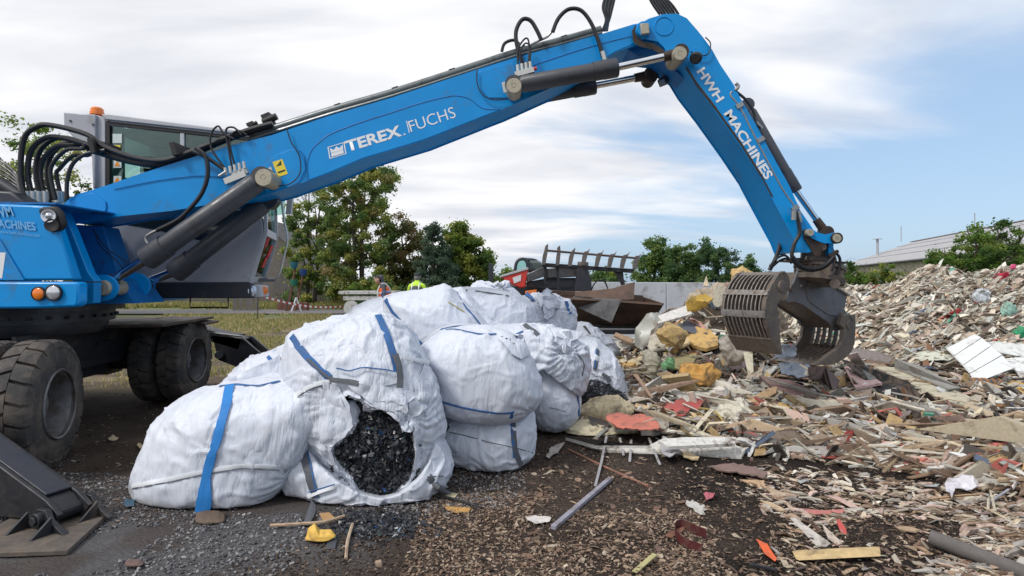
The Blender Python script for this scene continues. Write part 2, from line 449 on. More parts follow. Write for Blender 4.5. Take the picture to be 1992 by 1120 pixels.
M['glass'] = glass_mat('green_tinted_glass', (0.60, 0.80, 0.74), 0.03)

def film_mat(name, col, tr_amt):
    m = mat(name, col, 0.3, var=0.08, vscale=10, spec=0.5, bump=0.3, bscale=18)
    t = m.node_tree; b = t.nodes['Principled BSDF']; o = [n for n in t.nodes if n.type == 'OUTPUT_MATERIAL'][0]
    mx_ = t.nodes.new('ShaderNodeMixShader'); tr = t.nodes.new('ShaderNodeBsdfTransparent'); mx_.inputs[0].default_value = tr_amt
    t.links.new(b.outputs[0], mx_.inputs[1]); t.links.new(tr.outputs[0], mx_.inputs[2]); t.links.new(mx_.outputs[0], o.inputs[0])
    return m
M['film_blue'] = film_mat('dirty_clear_film', (0.30, 0.36, 0.44), 0.45)
M['film_dark'] = film_mat('dark_blue_film', (0.10, 0.13, 0.18), 0.25)
M['film_white'] = film_mat('milky_film', (0.72, 0.72, 0.66), 0.15)

def bag_mat(name, col, col2, wr=0.55):
    """woven polypropylene: tape weave, crumple relief, faint dirt"""
    m = bpy.data.materials.new(name); m.use_nodes = True; t = m.node_tree; b = t.nodes['Principled BSDF']
    b.inputs['Roughness'].default_value = 0.5; b.inputs['Specular IOR Level'].default_value = 0.35
    b.inputs['Subsurface Weight'].default_value = 0.0
    tcn = t.nodes.new('ShaderNodeTexCoord'); V = tcn.outputs['Object']
    def noise(scale, det, dist=0.0, sc=(1, 1, 1), rot=(0, 0, 0), rg=0.55):
        mpn = t.nodes.new('ShaderNodeMapping'); mpn.inputs['Scale'].default_value = sc; mpn.inputs['Rotation'].default_value = rot; t.links.new(V, mpn.inputs[0])
        n = t.nodes.new('ShaderNodeTexNoise'); n.inputs['Scale'].default_value = scale; n.inputs['Detail'].default_value = det; n.inputs['Distortion'].default_value = dist; n.inputs['Roughness'].default_value = rg
        t.links.new(mpn.outputs[0], n.inputs['Vector']); return n.outputs[0]
    def rng(v, a, c, lo=0.0, hi=1.0):
        r = t.nodes.new('ShaderNodeMapRange'); r.inputs['From Min'].default_value = a; r.inputs['From Max'].default_value = c; r.inputs['To Min'].default_value = lo; r.inputs['To Max'].default_value = hi
        t.links.new(v, r.inputs['Value']); return r.outputs[0]
    def mixc(fac, A, B):
        x = t.nodes.new('ShaderNodeMix'); x.data_type = 'RGBA'; t.links.new(fac, x.inputs['Factor'])
        for key, q in (('A', A), ('B', B)):
            if isinstance(q, tuple): x.inputs[key].default_value = (*q[:3], 1)
            else: t.links.new(q, x.inputs[key])
        return x.outputs['Result']
    def mth(op, a, bb):
        x = t.nodes.new('ShaderNodeMath'); x.operation = op
        for i, q in enumerate((a, bb)):
            if isinstance(q, (int, float)): x.inputs[i].default_value = q
            else: t.links.new(q, x.inputs[i])
        return x.outputs[0]
    c = mixc(rng(noise(1.9, 6, 0.4), 0.35, 0.68), col, col2)
    tape = noise(60, 2, 0, (1, 1, 0.04)); c = mixc(rng(tape, 0.45, 0.8, 0, 0.10), c, tuple(x * 0.75 for x in col))
    tape2 = noise(60, 2, 0, (0.04, 0.04, 1)); c = mixc(rng(tape2, 0.45, 0.8, 0, 0.10), c, tuple(x * 0.78 for x in col))
    c = mixc(rng(noise(3.2, 9, 0.9, rg=0.72), 0.58, 0.78, 0, 0.42), c, (0.44, 0.38, 0.30))
    # soil picked up where the bag touches the ground
    sx = t.nodes.new('ShaderNodeSeparateXYZ'); t.links.new(V, sx.inputs[0])
    hz = mth('ADD', sx.outputs['Z'], mth('MULTIPLY', noise(7, 5), -0.16))
    c = mixc(rng(hz, 0.03, -0.09, 0, 0.55), c, (0.17, 0.13, 0.10))
    t.links.new(c, b.inputs['Base Color'])
    # crumple relief: ridged noise at three sizes, stretched
    def ridged(s, dist, sc, rot):
        n = noise(s, 3, dist, sc, rot)
        a = mth('ABSOLUTE', mth('SUBTRACT', n, 0.5), 0.0)
        return mth('POWER', mth('MINIMUM', mth('MULTIPLY', a, 5.0), 1.0), 0.6)
    h = mth('ADD', mth('MULTIPLY', ridged(3.2, 0.5, (1.6, 1.6, 0.45), (0.25, 0.3, 0)), 1.0), mth('MULTIPLY', ridged(6.5, 0.7, (2.2, 2.0, 0.45), (0.5, 0.2, 0.4)), 0.30))
    h = mth('ADD', h, mth('MULTIPLY', ridged(12, 0.8, (2.4, 2.2, .6), (0.1, -0.5, 0.2)), 0.09))
    h = mth('ADD', h, mth('MULTIPLY', mth('ADD', tape, tape2), 0.05))
    bp = t.nodes.new('ShaderNodeBump'); bp.inputs['Strength'].default_value = wr; bp.inputs['Distance'].default_value = 0.016
    t.links.new(h, bp.inputs['Height']); t.links.new(bp.outputs[0], b.inputs['Normal'])
    return m
M['bag'] = bag_mat('white_woven_bag', (0.67, 0.70, 0.77), (0.60, 0.635, 0.71), 0.45)
M['bag_crumpled'] = bag_mat('white_crumpled_bag', (0.67, 0.70, 0.77), (0.58, 0.615, 0.69), 0.65)
M['bag_grey'] = bag_mat('grey_woven_bag', (0.42, 0.44, 0.50), (0.33, 0.35, 0.41), 0.4)
M['hem'] = mat('white_hem_tape', (0.70, 0.72, 0.75), 0.7, var=0.06, bump=0.2, bscale=120, bdist=0.003)
# ================================================================ ground
def H(x, y):
    """height of the ground and of the heaps of waste on it"""
    x = np.asarray(x, dtype=float); y = np.asarray(y, dtype=float)
    p = np.stack([x, y, np.zeros_like(x)], -1).reshape(-1, 3)
    n1_ = (fbm(p * 0.7, 3, 3) - 0.5).reshape(x.shape); n2_ = (fbm(p * 2.6, 9, 4) - 0.5).reshape(x.shape); n3_ = (fbm(p * 9.0, 21, 3) - 0.5).reshape(x.shape)
    g = lambda cx, cy, sx, sy, h: h * np.exp(-(((x - cx) / sx) ** 2 + ((y - cy) / sy) ** 2) / 2)
    m = g(3.65, 9.9, 1.0, 0.8, 0.92) + g(2.5, 8.6, 1.0, 1.0, 0.26) + g(4.3, 8.0, 1.5, 0.8, 0.22) + g(5.4, 6.7, 1.8, 0.7, 0.13) + g(3.2, 6.4, 1.5, 0.6, 0.08)
    m = m + g(4.4, 3.7, 0.7, 0.75, 0.30) + g(2.95, 9.5, .65, .6, .30)
    # long bank of shredded waste at the back right
    front = 9.6 + 0.5 * np.sin(x * 0.6)
    t = sst(0, 1, (y - front) / 5.5)
    along = sst(4.6, 7.6, x) 
    crest = np.interp(x / np.maximum(y, 8) * 15.1, [6.5, 8.7, 9.7, 10.3, 11.0, 11.5, 12.1, 12.6, 13.5, 16], [1.18, 1.27, 1.29, 1.40, 1.80, 1.78, 1.58, 1.70, 1.84, 2.0])
    back = 1 - sst(18.5, 24, y)
    bank_ = crest * t ** 0.9 * along * back * (1 - sst(24, 30, x))
    m = m + bank_ * (1 + 0.16 * n2_ * (1 - .6 * t)) + bank_ * 0.10 * n1_
    flat = 0.05 * n1_ * sst(2, 6, np.abs(x) + y * 0.4) + 0.028 * n2_ + 0.012 * n3_
    return m + flat * (y < 60) - 0.005
def axis(a, b, step, lo, hi):
    mid = list(np.arange(a, b, step)); s = step; q = a; left = []
    while q > lo: s *= 1.22; q -= s; left.append(q)
    s = step; q = mid[-1]; right = []
    while q < hi: s *= 1.22; q += s; right.append(q)
    return np.array(left[::-1] + mid + right)
gx = axis(-7.5, 14.5, 0.085, -700, 700); gy = axis(2.0, 17.5, 0.075, -300, 900)
GX, GY = np.meshgrid(gx, gy); GZ = H(GX, GY)
GV = np.stack([GX, GY, GZ], -1).reshape(-1, 3)
nx_, ny_ = len(gx), len(gy)
ii = (np.arange(ny_ - 1)[:, None] * nx_ + np.arange(nx_ - 1)[None, :]).ravel()
GF = np.stack([ii, ii + 1, ii + nx_ + 1, ii + nx_], -1)
# what the ground is made of, place by place
p2 = GV * [1, 1, 0]
a1 = fbm(p2 * 0.55, 31, 4); a2 = fbm(p2 * 2.3, 37, 4); a3 = fbm(p2 * 8, 41, 3)
X_, Y_ = GV[:, 0], GV[:, 1]
soil = np.array([0.042, 0.030, 0.023]); bark = np.array([0.062, 0.046, 0.037]); grav = np.array([0.105, 0.102, 0.105]); dry = np.array([0.24, 0.19, 0.11])
grass = np.array([0.105, 0.135, 0.035]); road = np.array([0.20, 0.19, 0.20]); conc = np.array([0.23, 0.225, 0.21]); waste = np.array([0.075, 0.058, 0.045]); field = np.array([0.10, 0.13, 0.05])
def mixv(c, col, wgt): return c * (1 - wgt[:, None]) + col * wgt[:, None]
c = np.tile(bark, (len(GV), 1))
c = mixv(c, soil, sst(0.42, 0.62, a1 * 0.5 + a2 * 0.5))
c = mixv(c, np.array([0.017, 0.0125, 0.010]), np.clip(sst(0.46, 0.54, a2) * sst(0.2, 1.2, X_) + .7 * sst(.9, 1.6, X_) * (1 - sst(4.6, 5.2, Y_)), 0, 1) * (1 - sst(5.0, 6.5, Y_)))
gw = (.35 + .65 * sst(.42, .50, a2)) * sst(0.0, 0.9, -X_ - 0.55 + (a1 - .5) * 2.6) * (1 - sst(4.0, 4.7, Y_ + (a2 - .5) * 1.4))
c = mixv(c, grav, gw * 0.9)
far = sst(7.0, 9.5, Y_ + (a1 - .5) * 3) * (1 - sst(0.0, 1.5, X_))
c = mixv(c, np.array([0.13, 0.10, 0.078]), far * 0.8)
c = mixv(c, dry, sst(0.50, 0.62, a2) * far * 0.8)
c = mixv(c, grass, sst(0.47, 0.60, a1 * .6 + a2 * .4) * sst(8.5, 15, Y_) * (1 - sst(0, 2, X_)) * 0.7)
c = mixv(c, dry * 1.1, sst(17, 20, Y_) * sst(0.5, 0.6, a3) * 0.5)
c = mixv(c, field * 1.2, sst(24, 26, Y_ + (a2 - .5) * 3) * 0.8)
c = mixv(c, conc, sst(9.6, 10.4, Y_) * sst(0.6, 1.3, X_) * (1 - sst(5.5, 6.5, X_)) * (1 - sst(22, 26, Y_)) * 0.9)
c = mixv(c, waste, sst(0.08, 0.30, GV[:, 2]) * sst(0.9, 2.2, X_) * (1 - sst(23, 26, Y_)) * 0.7)  # darkened so the gaps between scrap pieces look shaded
c = mixv(c, field, sst(40, 44, Y_))
c = c * (0.82 + 0.36 * a3[:, None])
GM = mat('earth_and_gravel', (0.1, 0.08, 0.06), 0.92, attr=True, var=0.38, vscale=22, spec=0.2, bump=1.0, bscale=34, bdist=0.02, detail=8)
ground = np_mesh('ground', GV, GF.ravel(), np.full(len(GF), 4), GM, color=c, smooth=True)
tag(ground, kind='structure')
GBVH = BVHTree.FromPolygons([tuple(v) for v in GV], [tuple(int(i) for i in f) for f in GF])
EYE = Vector((0, 0, CH))
def hit(px, py, lift=0.0, dflt=None):
    """where the line of sight through (px, py) meets the ground or heap"""
    d = Vector(((px - CX) / F, 1, -(py - HY) / F)).normalized()
    h, n, i, t = GBVH.ray_cast(EYE, d)
    if h is None: return dflt
    return h + Vector((0, 0, lift))
def gz(x, y): return float(H(np.array([x]), np.array([y]))[0])

# the road across the field behind the yard
rb = MB()
ny = 40
vs = []; fs = []
for i in range(ny + 1):
    x = -60 + 62 * i / ny
    for y in (27.2, 31.6):
        vs.append((x, y + 0.5 * math.sin(x * 0.08), gz(x, y) + 0.05))
for i in range(ny): fs.append((2 * i, 2 * i + 2, 2 * i + 3, 2 * i + 1))
rb.add(vs, fs)
tag(rb.build('road', mat('worn_asphalt', (0.155, 0.148, 0.155), 0.9, var=0.2, vscale=1.0, dirt=((0.16, 0.14, 0.10), 0.3, 1.1)), origin=(0, 0, 0)), kind='structure')
# ================================================================ blue material handler
YN, YF = 5.74, 6.20            # near and far side plates of the boom
mh = thing('material_handler', 'big blue rubber-tyred material handler with raised boom, grey cab and open sorting grab', 'material handler', (-5.19, 5.95, 0))
def pg(pts, Y): return [P(a, b, Y) for a, b in pts]
def inset(pts, d):
    """shrink a closed pixel outline by d pixels"""
    n = len(pts); o = []
    A = sum(pts[i][0] * pts[(i + 1) % n][1] - pts[(i + 1) % n][0] * pts[i][1] for i in range(n))
    s = 1 if A > 0 else -1
    for i in range(n):
        p0, p1, p2 = Vector(pts[i - 1]), Vector(pts[i]), Vector(pts[(i + 1) % n])
        e1 = (p1 - p0).normalized(); e2 = (p2 - p1).normalized()
        nn = Vector((-(e1.y + e2.y), e1.x + e2.x))
        if nn.length < 1e-5: nn = Vector((-e1.y, e1.x))
        nn.normalize()
        k = max(0.5, nn.dot(Vector((-e1.y, e1.x))))
        q = p1 + nn * s * d / k
        o.append((q.x, q.y))
    return o
def plate_box(name, pts, y0, y1, matl, parent, ins=2.2, th=0.014):
    mb = MB()
    mb.prism(pg(pts, y0), (0, th, 0))
    q = [v + Vector((0, y1 - th - y0, 0)) for v in pg(pts, y0)]
    mb.prism(q, (0, th, 0))
    mb.prism([v + Vector((0, th, 0)) for v in pg(inset(pts, ins), y0)], (0, y1 - y0 - 2 * th, 0))
    return mb.build(name, matl, parent)
def arc(c, r, a0, a1, n=10, ry=None):
    ry = ry or r
    return [(c[0] + r * math.cos(math.radians(a0 + (a1 - a0) * i / n)), c[1] + ry * math.sin(math.radians(a0 + (a1 - a0) * i / n))) for i in range(n + 1)]

# ---- boom
boom_o = [(124, 396), (136, 385), (152, 377), (173, 371), (212, 359), (275, 337), (354, 312), (452, 282), (530, 262), (640, 225), (761, 190), (922, 137), (1002, 112), (1082, 90), (1176, 64), (1232, 47), (1262, 42), (1282, 60), (1270, 84),
          (1240, 85), (1195, 103), (1159, 125), (1100, 158), (1066, 173), (979, 212), (953, 222), (825, 273), (706, 309), (640, 337), (550, 369), (490, 386), (393, 400), (334, 410), (236, 420), (143, 436), (126, 422)]
boom = plate_box('boom', boom_o, YN, YF, M['blue'], mh)
# doubler plates welded on the side
def doubler(pts, up=0.006, matl=None, name='side_plate', y=YN, par=None):
    mb = MB(); mb.prism([v for v in pg(pts, y - up)], (0, up + 0.001, 0)); return mb.build(name, matl or M['blue'], par or boom, bevel=0.003)
doubler([(600, 350), (598, 318), (606, 292), (622, 275), (645, 259), (700, 238), (760, 219), (815, 201), (873, 187), (897, 187), (915, 193), (930, 205), (945, 212), (955, 213), (972, 210), (972, 214), (953, 220.5), (825, 271), (706, 307), (640, 335)])
doubler([(1040, 128), (1048, 123), (1150, 90), (1228, 70), (1234, 84), (1195, 101), (1159, 123), (1100, 156), (1066, 171), (1045, 178), (1030, 160)])
doubler([(540, 300), (566, 290), (584, 292), (592, 305), (594, 330), (582, 352), (560, 364), (492, 384), (470, 380), (470, 350), (500, 330)])
doubler([(135, 388), (180, 374), (205, 392), (206, 408), (190, 426), (144, 434), (132, 418)], 0.012)
# raised pad behind the upper cylinder foot
doubler([(960, 130), (998, 122), (1010, 150), (1012, 180), (990, 190), (950, 190), (935, 172), (930, 140)], 0.012)
for sm_ in ([(600, 350), (598, 318), (606, 292), (622, 275), (645, 259), (700, 238), (760, 219), (815, 201), (873, 187), (897, 187), (915, 193), (930, 205), (945, 212), (972, 212)], [(1040, 128), (1048, 123), (1150, 90), (1228, 70)], [(205, 392), (206, 408), (190, 426)], [(222, 368), (300, 352), (380, 342), (440, 345)], [(582, 292), (592, 305), (594, 330), (582, 352), (560, 364)]):
    mb = MB(); mb.tube([P(a, b, YN - .008) for a, b in sm_], .004, 5, smooth=4); mb.build('weld_seam', M['blue_dark'], boom)
# lettering
def text_mesh(s, bold=0.0, extr=0.002):
    cu = bpy.data.curves.new('lettering', 'FONT'); cu.body = s; cu.size = 1; cu.extrude = 0; cu.offset = bold; cu.resolution_u = 4
    o = bpy.data.objects.new('lettering_src', cu); COL.objects.link(o)
    dg = bpy.context.evaluated_depsgraph_get(); dg.update()
    me = bpy.data.meshes.new_from_object(o.evaluated_get(dg))
    bpy.data.objects.remove(o); return me
def lettering(s, p0, p1, hpx, Y, matl, parent, bold=0.0, slant=0.0, name='lettering', off=0.009):
    """text whose baseline runs from photo pixel p0 to p1 on the plane at depth Y"""
    me = text_mesh(s, bold)
    n = len(me.vertices); co = np.empty(n * 3, dtype=np.float32); me.vertices.foreach_get('co', co); co = co.reshape(-1, 3)
    x0, x1 = co[:, 0].min(), co[:, 0].max(); capH = 0.70
    A, B = P(p0[0], p0[1], Y), P(p1[0], p1[1], Y)
    ex = (B - A).normalized(); L = (B - A).length; ez = ex.cross(Vector((0, 1, 0))) * -1
    ez = Vector((0, -1, 0)).cross(ex)
    hm = hpx / F * Y
    u = (co[:, 0] - x0) / (x1 - x0) * L; v = co[:, 1] / capH * hm; u = u + v * slant
    og = np.array(ORIG[parent.name])
    pos = np.array(A) + u[:, None] * np.array(ex) + v[:, None] * np.array(ez) + np.array([0, -off, 0]) - og
    me.vertices.foreach_set('co', pos.astype(np.float32).ravel()); me.materials.clear(); me.materials.append(matl); me.update(); me.name = name
    return link(name, me, parent)
lettering('TEREX', (676, 295), (783, 263), 20, YN, M['white_print'], boom, bold=0.035)
lettering('FUCHS', (800, 257), (888, 228), 22, YN, M['white_print'], boom, bold=-0.005)
lb = MB(); lb.prism(pg([(790, 235), (791.5, 234.6), (797, 258), (795.5, 258.5)], YN - 0.009), (0, 0.001, 0))
lb.prism(pg([(785, 260), (788, 259), (789, 262), (786, 263)], YN - 0.009), (0, 0.001, 0))
lb.build('divider_line', M['white_print'], boom)
# framed crown emblem
em = MB(); Yq = YN - 0.009
def q4(u, v):     # emblem frame: u to the right, v up, 0..1
    a, b, d = Vector((641, 309)), Vector((674, 299)), Vector((637, 286))
    r = a + (b - a) * u + (d - a) * v; return (r.x, r.y)
def emb(pts): em.prism(pg([q4(*p) for p in pts], Yq), (0, 0.001, 0))
for r in ([(0, 0), (1, 0), (1, .06), (0, .06)], [(0, .94), (1, .94), (1, 1), (0, 1)], [(0, .06), (.06, .06), (.06, .94), (0, .94)], [(.94, .06), (1, .06), (1, .94), (.94, .94)]): emb(r)
emb([(.14, .12), (.86, .12), (.86, .42), (.14, .42)])
emb([(.14, .44), (.86, .44), (.88, .86), (.66, .62), (.5, .86), (.34, .62), (.12, .86)])
em.build('crown_emblem', M['white_print'], boom)
# warning sticker
st = MB(); st.prism(pg([(530, 315), (549, 309), (560, 338), (541, 344)], YN - 0.010), (0, 0.002, 0)); stk = st.build('warning_sticker', M['sticker'], boom)
st = MB(); st.prism(pg([(537, 324), (548, 320), (546, 312)], YN - 0.012), (0, 0.001, 0)); st.prism(pg([(540, 334), (554, 329), (555, 332), (541, 337)], YN - 0.012), (0, 0.001, 0)); st.build('printed_triangle', M['ink'], boom)
st = MB(); st.prism(pg([(522, 326), (527, 324), (534, 342), (529, 344)], YN - 0.014), (0, 0.006, 0)); st.build('pin_lock_plate', M['zinc'], boom)
# ---- pipes on top of the boom
pr = MB()
top = [(480, 262), (530, 246), (640, 211), (761, 176), (922, 124), (1002, 98), (1082, 77), (1172, 52)]
for k, yy in enumerate((5.82, 5.93, 6.04)):
    pr.tube([P(a, b - 1, YN) + Vector((0, yy - YN, 0)) for a, b in top], 0.042, 12)
pr.build('boom_pipe', M['pipe'], boom)
pr = MB()
pr.tube([P(a, b + 9, YN) + Vector((0, 0.03, 0)) for a, b in top], 0.013, 8)
pr.tube([P(a, b + 6, YN) + Vector((0, 0.055, 0)) for a, b in top], 0.012, 8)
pr.build('thin_pipe', M['pipe'], boom)
for (a, b) in ((524, 245), (768, 172), (1018, 92), (1100, 71), (655, 205), (880, 136)):
    c_ = MB(); c_.beam(P(a - 6, b + 3, YN) + Vector((0, .23, 0)), P(a + 6, b - 1, YN) + Vector((0, .23, 0)), 0.36, 0.085); c_.build('pipe_clamp', M['hose'], boom)

# ---- stick (arm)
arm_o = [(1236, 60), (1238, 50), (1262, 36), (1291, 27), (1317, 26), (1336, 35), (1356, 58), (1369, 74), (1385, 96), (1401, 125), (1427, 164), (1440, 190), (1465, 232), (1481, 262), (1510, 315), (1536, 362), (1556, 408), (1578, 440), (1590, 460), (1588, 482), (1574, 491), (1555, 491),
         (1545, 466), (1520, 420), (1492, 368), (1478, 341), (1439, 283), (1388, 212), (1349, 161), (1330, 130), (1316, 122), (1300, 110), (1292, 92), (1280, 80), (1258, 76), (1242, 72)]
arm = plate_box('stick', arm_o, YN - 0.045, YF + 0.03, M['blue'], mh, ins=2.0)
ai = MB(); ai.prism(pg([(1222, 52), (1290, 70), (1332, 128), (1340, 160), (1310, 135), (1280, 112), (1240, 108), (1215, 92)], 5.84), (0, 0.30, 0)); ai.build('elbow_casting', M['blue_dark'], arm)  # shade inside the elbow is put into its darker blue
gr = MB()
for a, b, wd in (((1333, 131), (1352, 162), 4), ((1352, 162), (1390, 211), 5), ((1390, 211), (1440, 281), 4), ((1440, 281), (1478, 340), 4), ((1478, 340), (1500, 382), 3)):
    A, B = P(*a, YN - 0.049), P(*b, YN - 0.049); gr.beam(A + Vector((.012, 0, 0)), B + Vector((.012, 0, 0)), 0.006, wd / F * YN)
gr.build('greasy_seam', M['grime'], arm)
gr = MB(); gr.prism(pg([(1229, 60), (1236, 48), (1240, 52), (1238, 68), (1250, 80), (1272, 84), (1290, 96), (1298, 112), (1288, 108), (1270, 96), (1244, 90), (1232, 82)], YN - 0.049), (0, 0.004, 0)); gr.build('grease_smear', M['grime'], arm)
L1 = lettering('HWH', (1355, 139), (1395, 200), 17, YN - 0.045, M['white_print'], arm, bold=0.03, off=0.003)
L2 = lettering('MACHINES', (1408, 221), (1490, 350), 17, YN - 0.045, M['white_print'], arm, bold=0.03, off=0.003)
# pins with caps
def pin(px, py, y0, y1, r, par, cap=M['pin'], ring=M['grime'], name='pin'):
    c0 = P(px, py, y0); rr = r / F * y0
    mb = MB(); mb.lathe(c0 + Vector((0, 0.0, 0)), (0, 1, 0), [(0, 0.0), (0, rr * 0.25), (0.004, rr * .28), (0.0, rr * .34), (0, rr * 0.93), (0.008, rr), (y1 - y0, rr), (y1 - y0, 0)], 28)
    return mb.build(name, cap, par)
pin(1253, 55, YN - 0.10, YF + 0.08, 15, arm, M['blue']); 
pb = MB(); pb.prism(pg([(1246, 45), (1262, 44), (1264, 64), (1248, 66)], YN - 0.13), (0, 0.05, 0)); pb.build('pin_cap', M['pin'], arm, bevel=0.006)
pin(1323, 103, 5.53, 5.80, 14, arm); pin(1268, 146, 6.14, 6.34, 13, arm, M['grime']); pin(512, 345, 5.50, YF + .1, 17, boom); pin(1000, 166, 5.50, YF + .1, 15, boom)
z = MB(); z.prism(pg([(976, 160), (984, 158), (988, 178), (980, 180)], 5.6), (0, 0.02, 0)); z.build('lock_plate', M['zinc'], boom); z = MB(); z.prism(pg([(1324, 88), (1331, 85), (1341, 96), (1334, 100)], 5.6), (0, 0.02, 0)); z.build('lock_plate', M['zinc'], arm)
ringm = MB(); ringm.lathe(P(1292, 50, YN - 0.052), (0, 1, 0), [(0.006, .085), (0, .088), (0, .096), (0.006, .10)], 28); ringm.build('raised_ring', M['blue'], arm)

# ---- cylinders
def cylinder(pb_, ph, pr_, Y, rb_, rh, rr, name, par, eye=0.10):
    """barrel from pivot pb_ to head ph, rod on to pivot pr_ (photo pixels at depth Y)"""
    A, Hh, B = P(*pb_, Y), P(*ph, Y), P(*pr_, Y)
    d = (Hh - A).normalized(); L = (Hh - A).length
    mb = MB(); mb.lathe(A, d, [(0.06, 0), (0.06, rb_ * .8), (0.09, rb_), (L - 0.24, rb_), (L - 0.24, rh), (L - 0.14, rh), (L - 0.14, rh * 1.03), (L - 0.012, rh * 1.03), (L, rh * .94), (L, 0)], 28)
    mb.cyl(A - Vector((0, eye / 2, 0)), A + Vector((0, eye / 2, 0)), rb_ * 1.08, seg=28)
    c = mb.build(name, M['dark_cyl'], par)
    mb = MB(); mb.cyl(Hh - d * 0.05, B - (B - Hh).normalized() * 0.05, rr, seg=24); mb.build('rod', M['chrome'], c)
    mb = MB(); mb.cyl(B - Vector((0, eye / 2, 0)), B + Vector((0, eye / 2, 0)), rr * 2.0, seg=28); mb.cyl(B - (B - Hh).normalized() * 0.17, B, rr * 1.25, rr * 1.5, seg=20); mb.build('rod_eye', M['grime'], c)
    return c
def shift(p, s, dy=0): return (CX + (p[0] - CX) * s, HY + (p[1] - HY) * s + dy)
hb1 = cylinder((512, 346), (284, 505), (195, 560), 5.60, 0.098, 0.112, 0.048, 'boom_cylinder', mh)
far_px = lambda p: p
hb2 = cylinder((524, 388), (339, 531), (262, 557), 6.10, 0.098, 0.112, 0.048, 'boom_cylinder', mh)
cylinder((1000, 166), (1201, 131), (1323, 103), 5.62, 0.083, 0.092, 0.037, 'stick_cylinder', mh)
cylinder((975, 200), (1158, 166), (1264, 146), 6.22, 0.083, 0.092, 0.037, 'stick_cylinder', mh)
# tool cylinder behind the stick
cylinder((1452, 205), (1548, 372), (1606, 452), 5.97, 0.062, 0.068, 0.032, 'tool_cylinder', mh)
tc_ = MB(); tc_.tube([P(p[0], p[1], 5.70) for p in ((1424, 178), (1421, 186), (1441, 212), (1475, 280), (1520, 365), (1543, 398), (1548, 412))], 0.011, 8)
tc_.tube([P(p[0], p[1], 5.73) for p in ((1430, 172), (1428, 184), (1449, 212), (1483, 280), (1527, 362), (1549, 396))], 0.011, 8)
tc_.build('stick_pipe', M['steel'], arm)
for a, b in ((1437, 206), (1545, 405), (1478, 272)):
    q = MB(); q.box(P(a, b, 5.71), (0.075, 0.06, 0.045), Matrix.Rotation(math.radians(-30), 3, 'Y')); q.build('pipe_clamp', M['steel'], arm)

# ---- hoses over the boom foot
hz = MB()
def loop(x0, y0, top, x1, y1, Y, r, x2=None):
    hz.tube([P(x0, y0, Y), P(x0 - 4, (y0 + top) / 2 + 10, Y), P(x0 + 8, top + 22, Y), P(x0 + (x1 - x0) * .32, top, Y), P(x0 + (x1 - x0) * .62, top + 10, Y), P(x1, y1, Y)], r, 9, smooth=6)
for k, (x0, top, Y) in enumerate(((42, 243, 5.72), (56, 266, 5.78), (72, 268, 5.9), (80, 282, 5.84), (94, 276, 6.0), (100, 288, 5.76), (112, 300, 5.9))):
    xe = 205 + k * 1.5; ye = 286 + k * 3
    pts = [P(x0 + 8, 388, Y), P(x0 - 2, 340, Y), P(x0 + 4, top + 28, Y), P(x0 + 30, top + 3, Y), P(x0 + 62, top + 1, Y), P(168, top + 18 if top < 262 else 280, Y), P(xe, ye, Y), P(262, 306 + k * 2, Y), P(318, 312 + k * 1.5, Y), P(366, 297 + k * 1.5, Y), P(430, 272 + k, Y), P(486, 252 + k, Y), P(530, 240 + k, Y)]
    hz.tube(pts, 0.026 if k < 5 else 0.02, 9, smooth=5)
hz.tube([P(130, 388, 5.7), P(131, 350, 5.7), P(142, 318, 5.7), P(168, 299, 5.7), P(205, 292, 5.7)], 0.019, 8, smooth=5)
hz.build('foot_hose', M['hose'], mh)
for i, x in enumerate((52, 64, 75, 88, 112, 118)):
    q = MB(); q.cyl(P(x, 394, 5.74 + .03 * i), P(x, 372, 5.74 + .03 * i), 0.03, seg=12); q.build('hose_fitting', M['zinc'], mh)
for (a, b, l) in ((206, 292, .15), (360, 298, .13)):
    q = MB(); q.box(P(a, b, 5.85), (0.045, 0.42, l), Matrix.Rotation(math.radians(-15), 3, 'Y')); q.build('hose_strap', M['gasket'], mh)
def hose(pts, Y, r, par, matl=None, seg=9, smooth=6, name='hose', cap=True):
    mb = MB(); mb.tube([P(p[0], p[1], p[2] if len(p) > 2 else Y) for p in pts], r, seg, smooth=smooth); return mb.build(name, matl or M['hose'], par)
hose([(380, 288), (400, 305), (404, 340), (393, 375), (370, 405), (345, 428), (305, 448)], 5.60, 0.021, boom)
hose([(305, 448), (290, 456), (283, 462), (285, 470), (290, 476)], 5.60, 0.014, boom, M['steel'], name='bent_pipe')
hose([(375, 294), (398, 304), (420, 318), (437, 330)], 5.66, 0.02, boom)
hose([(455, 270), (436, 260), (424, 245), (410, 262), (412, 290), (436, 325)], 5.66, 0.010, boom)
hose([(470, 262), (455, 248), (440, 252), (444, 285), (452, 330)], 5.68, 0.010, boom)
hose([(480, 262), (462, 254), (446, 272), (458, 326)], 5.69, 0.010, boom)
hose([(558, 250), (566, 275), (582, 303), (584, 335), (566, 356), (540, 362)], 5.70, 0.006, boom, name='grease_line')
hose([(928, 136), (928, 160), (938, 183), (960, 194), (985, 192)], 5.70, 0.006, boom, name='grease_line')
vb = MB(); R_ = Matrix.Rotation(math.radians(-22), 3, 'Y')
vb.box(P(460, 346, 5.64), (0.22, 0.08, 0.06), R_)
vb.box(P(468, 337, 5.66), (0.16, 0.06, 0.06), R_)
for i in range(5): vb.cyl(P(440 + i * 9, 340 - i * 3, 5.63), P(438 + i * 9, 326 - i * 3, 5.63), 0.016, seg=10)
vb.cyl(P(426, 342, 5.60), P(440, 333, 5.60), 0.012, seg=8)
vb.build('valve_block', M['zinc'], boom)
vb = MB(); vb.box(P(1020, 142, 5.62), (0.19, 0.08, 0.05), Matrix.Rotation(math.radians(-15), 3, 'Y'))
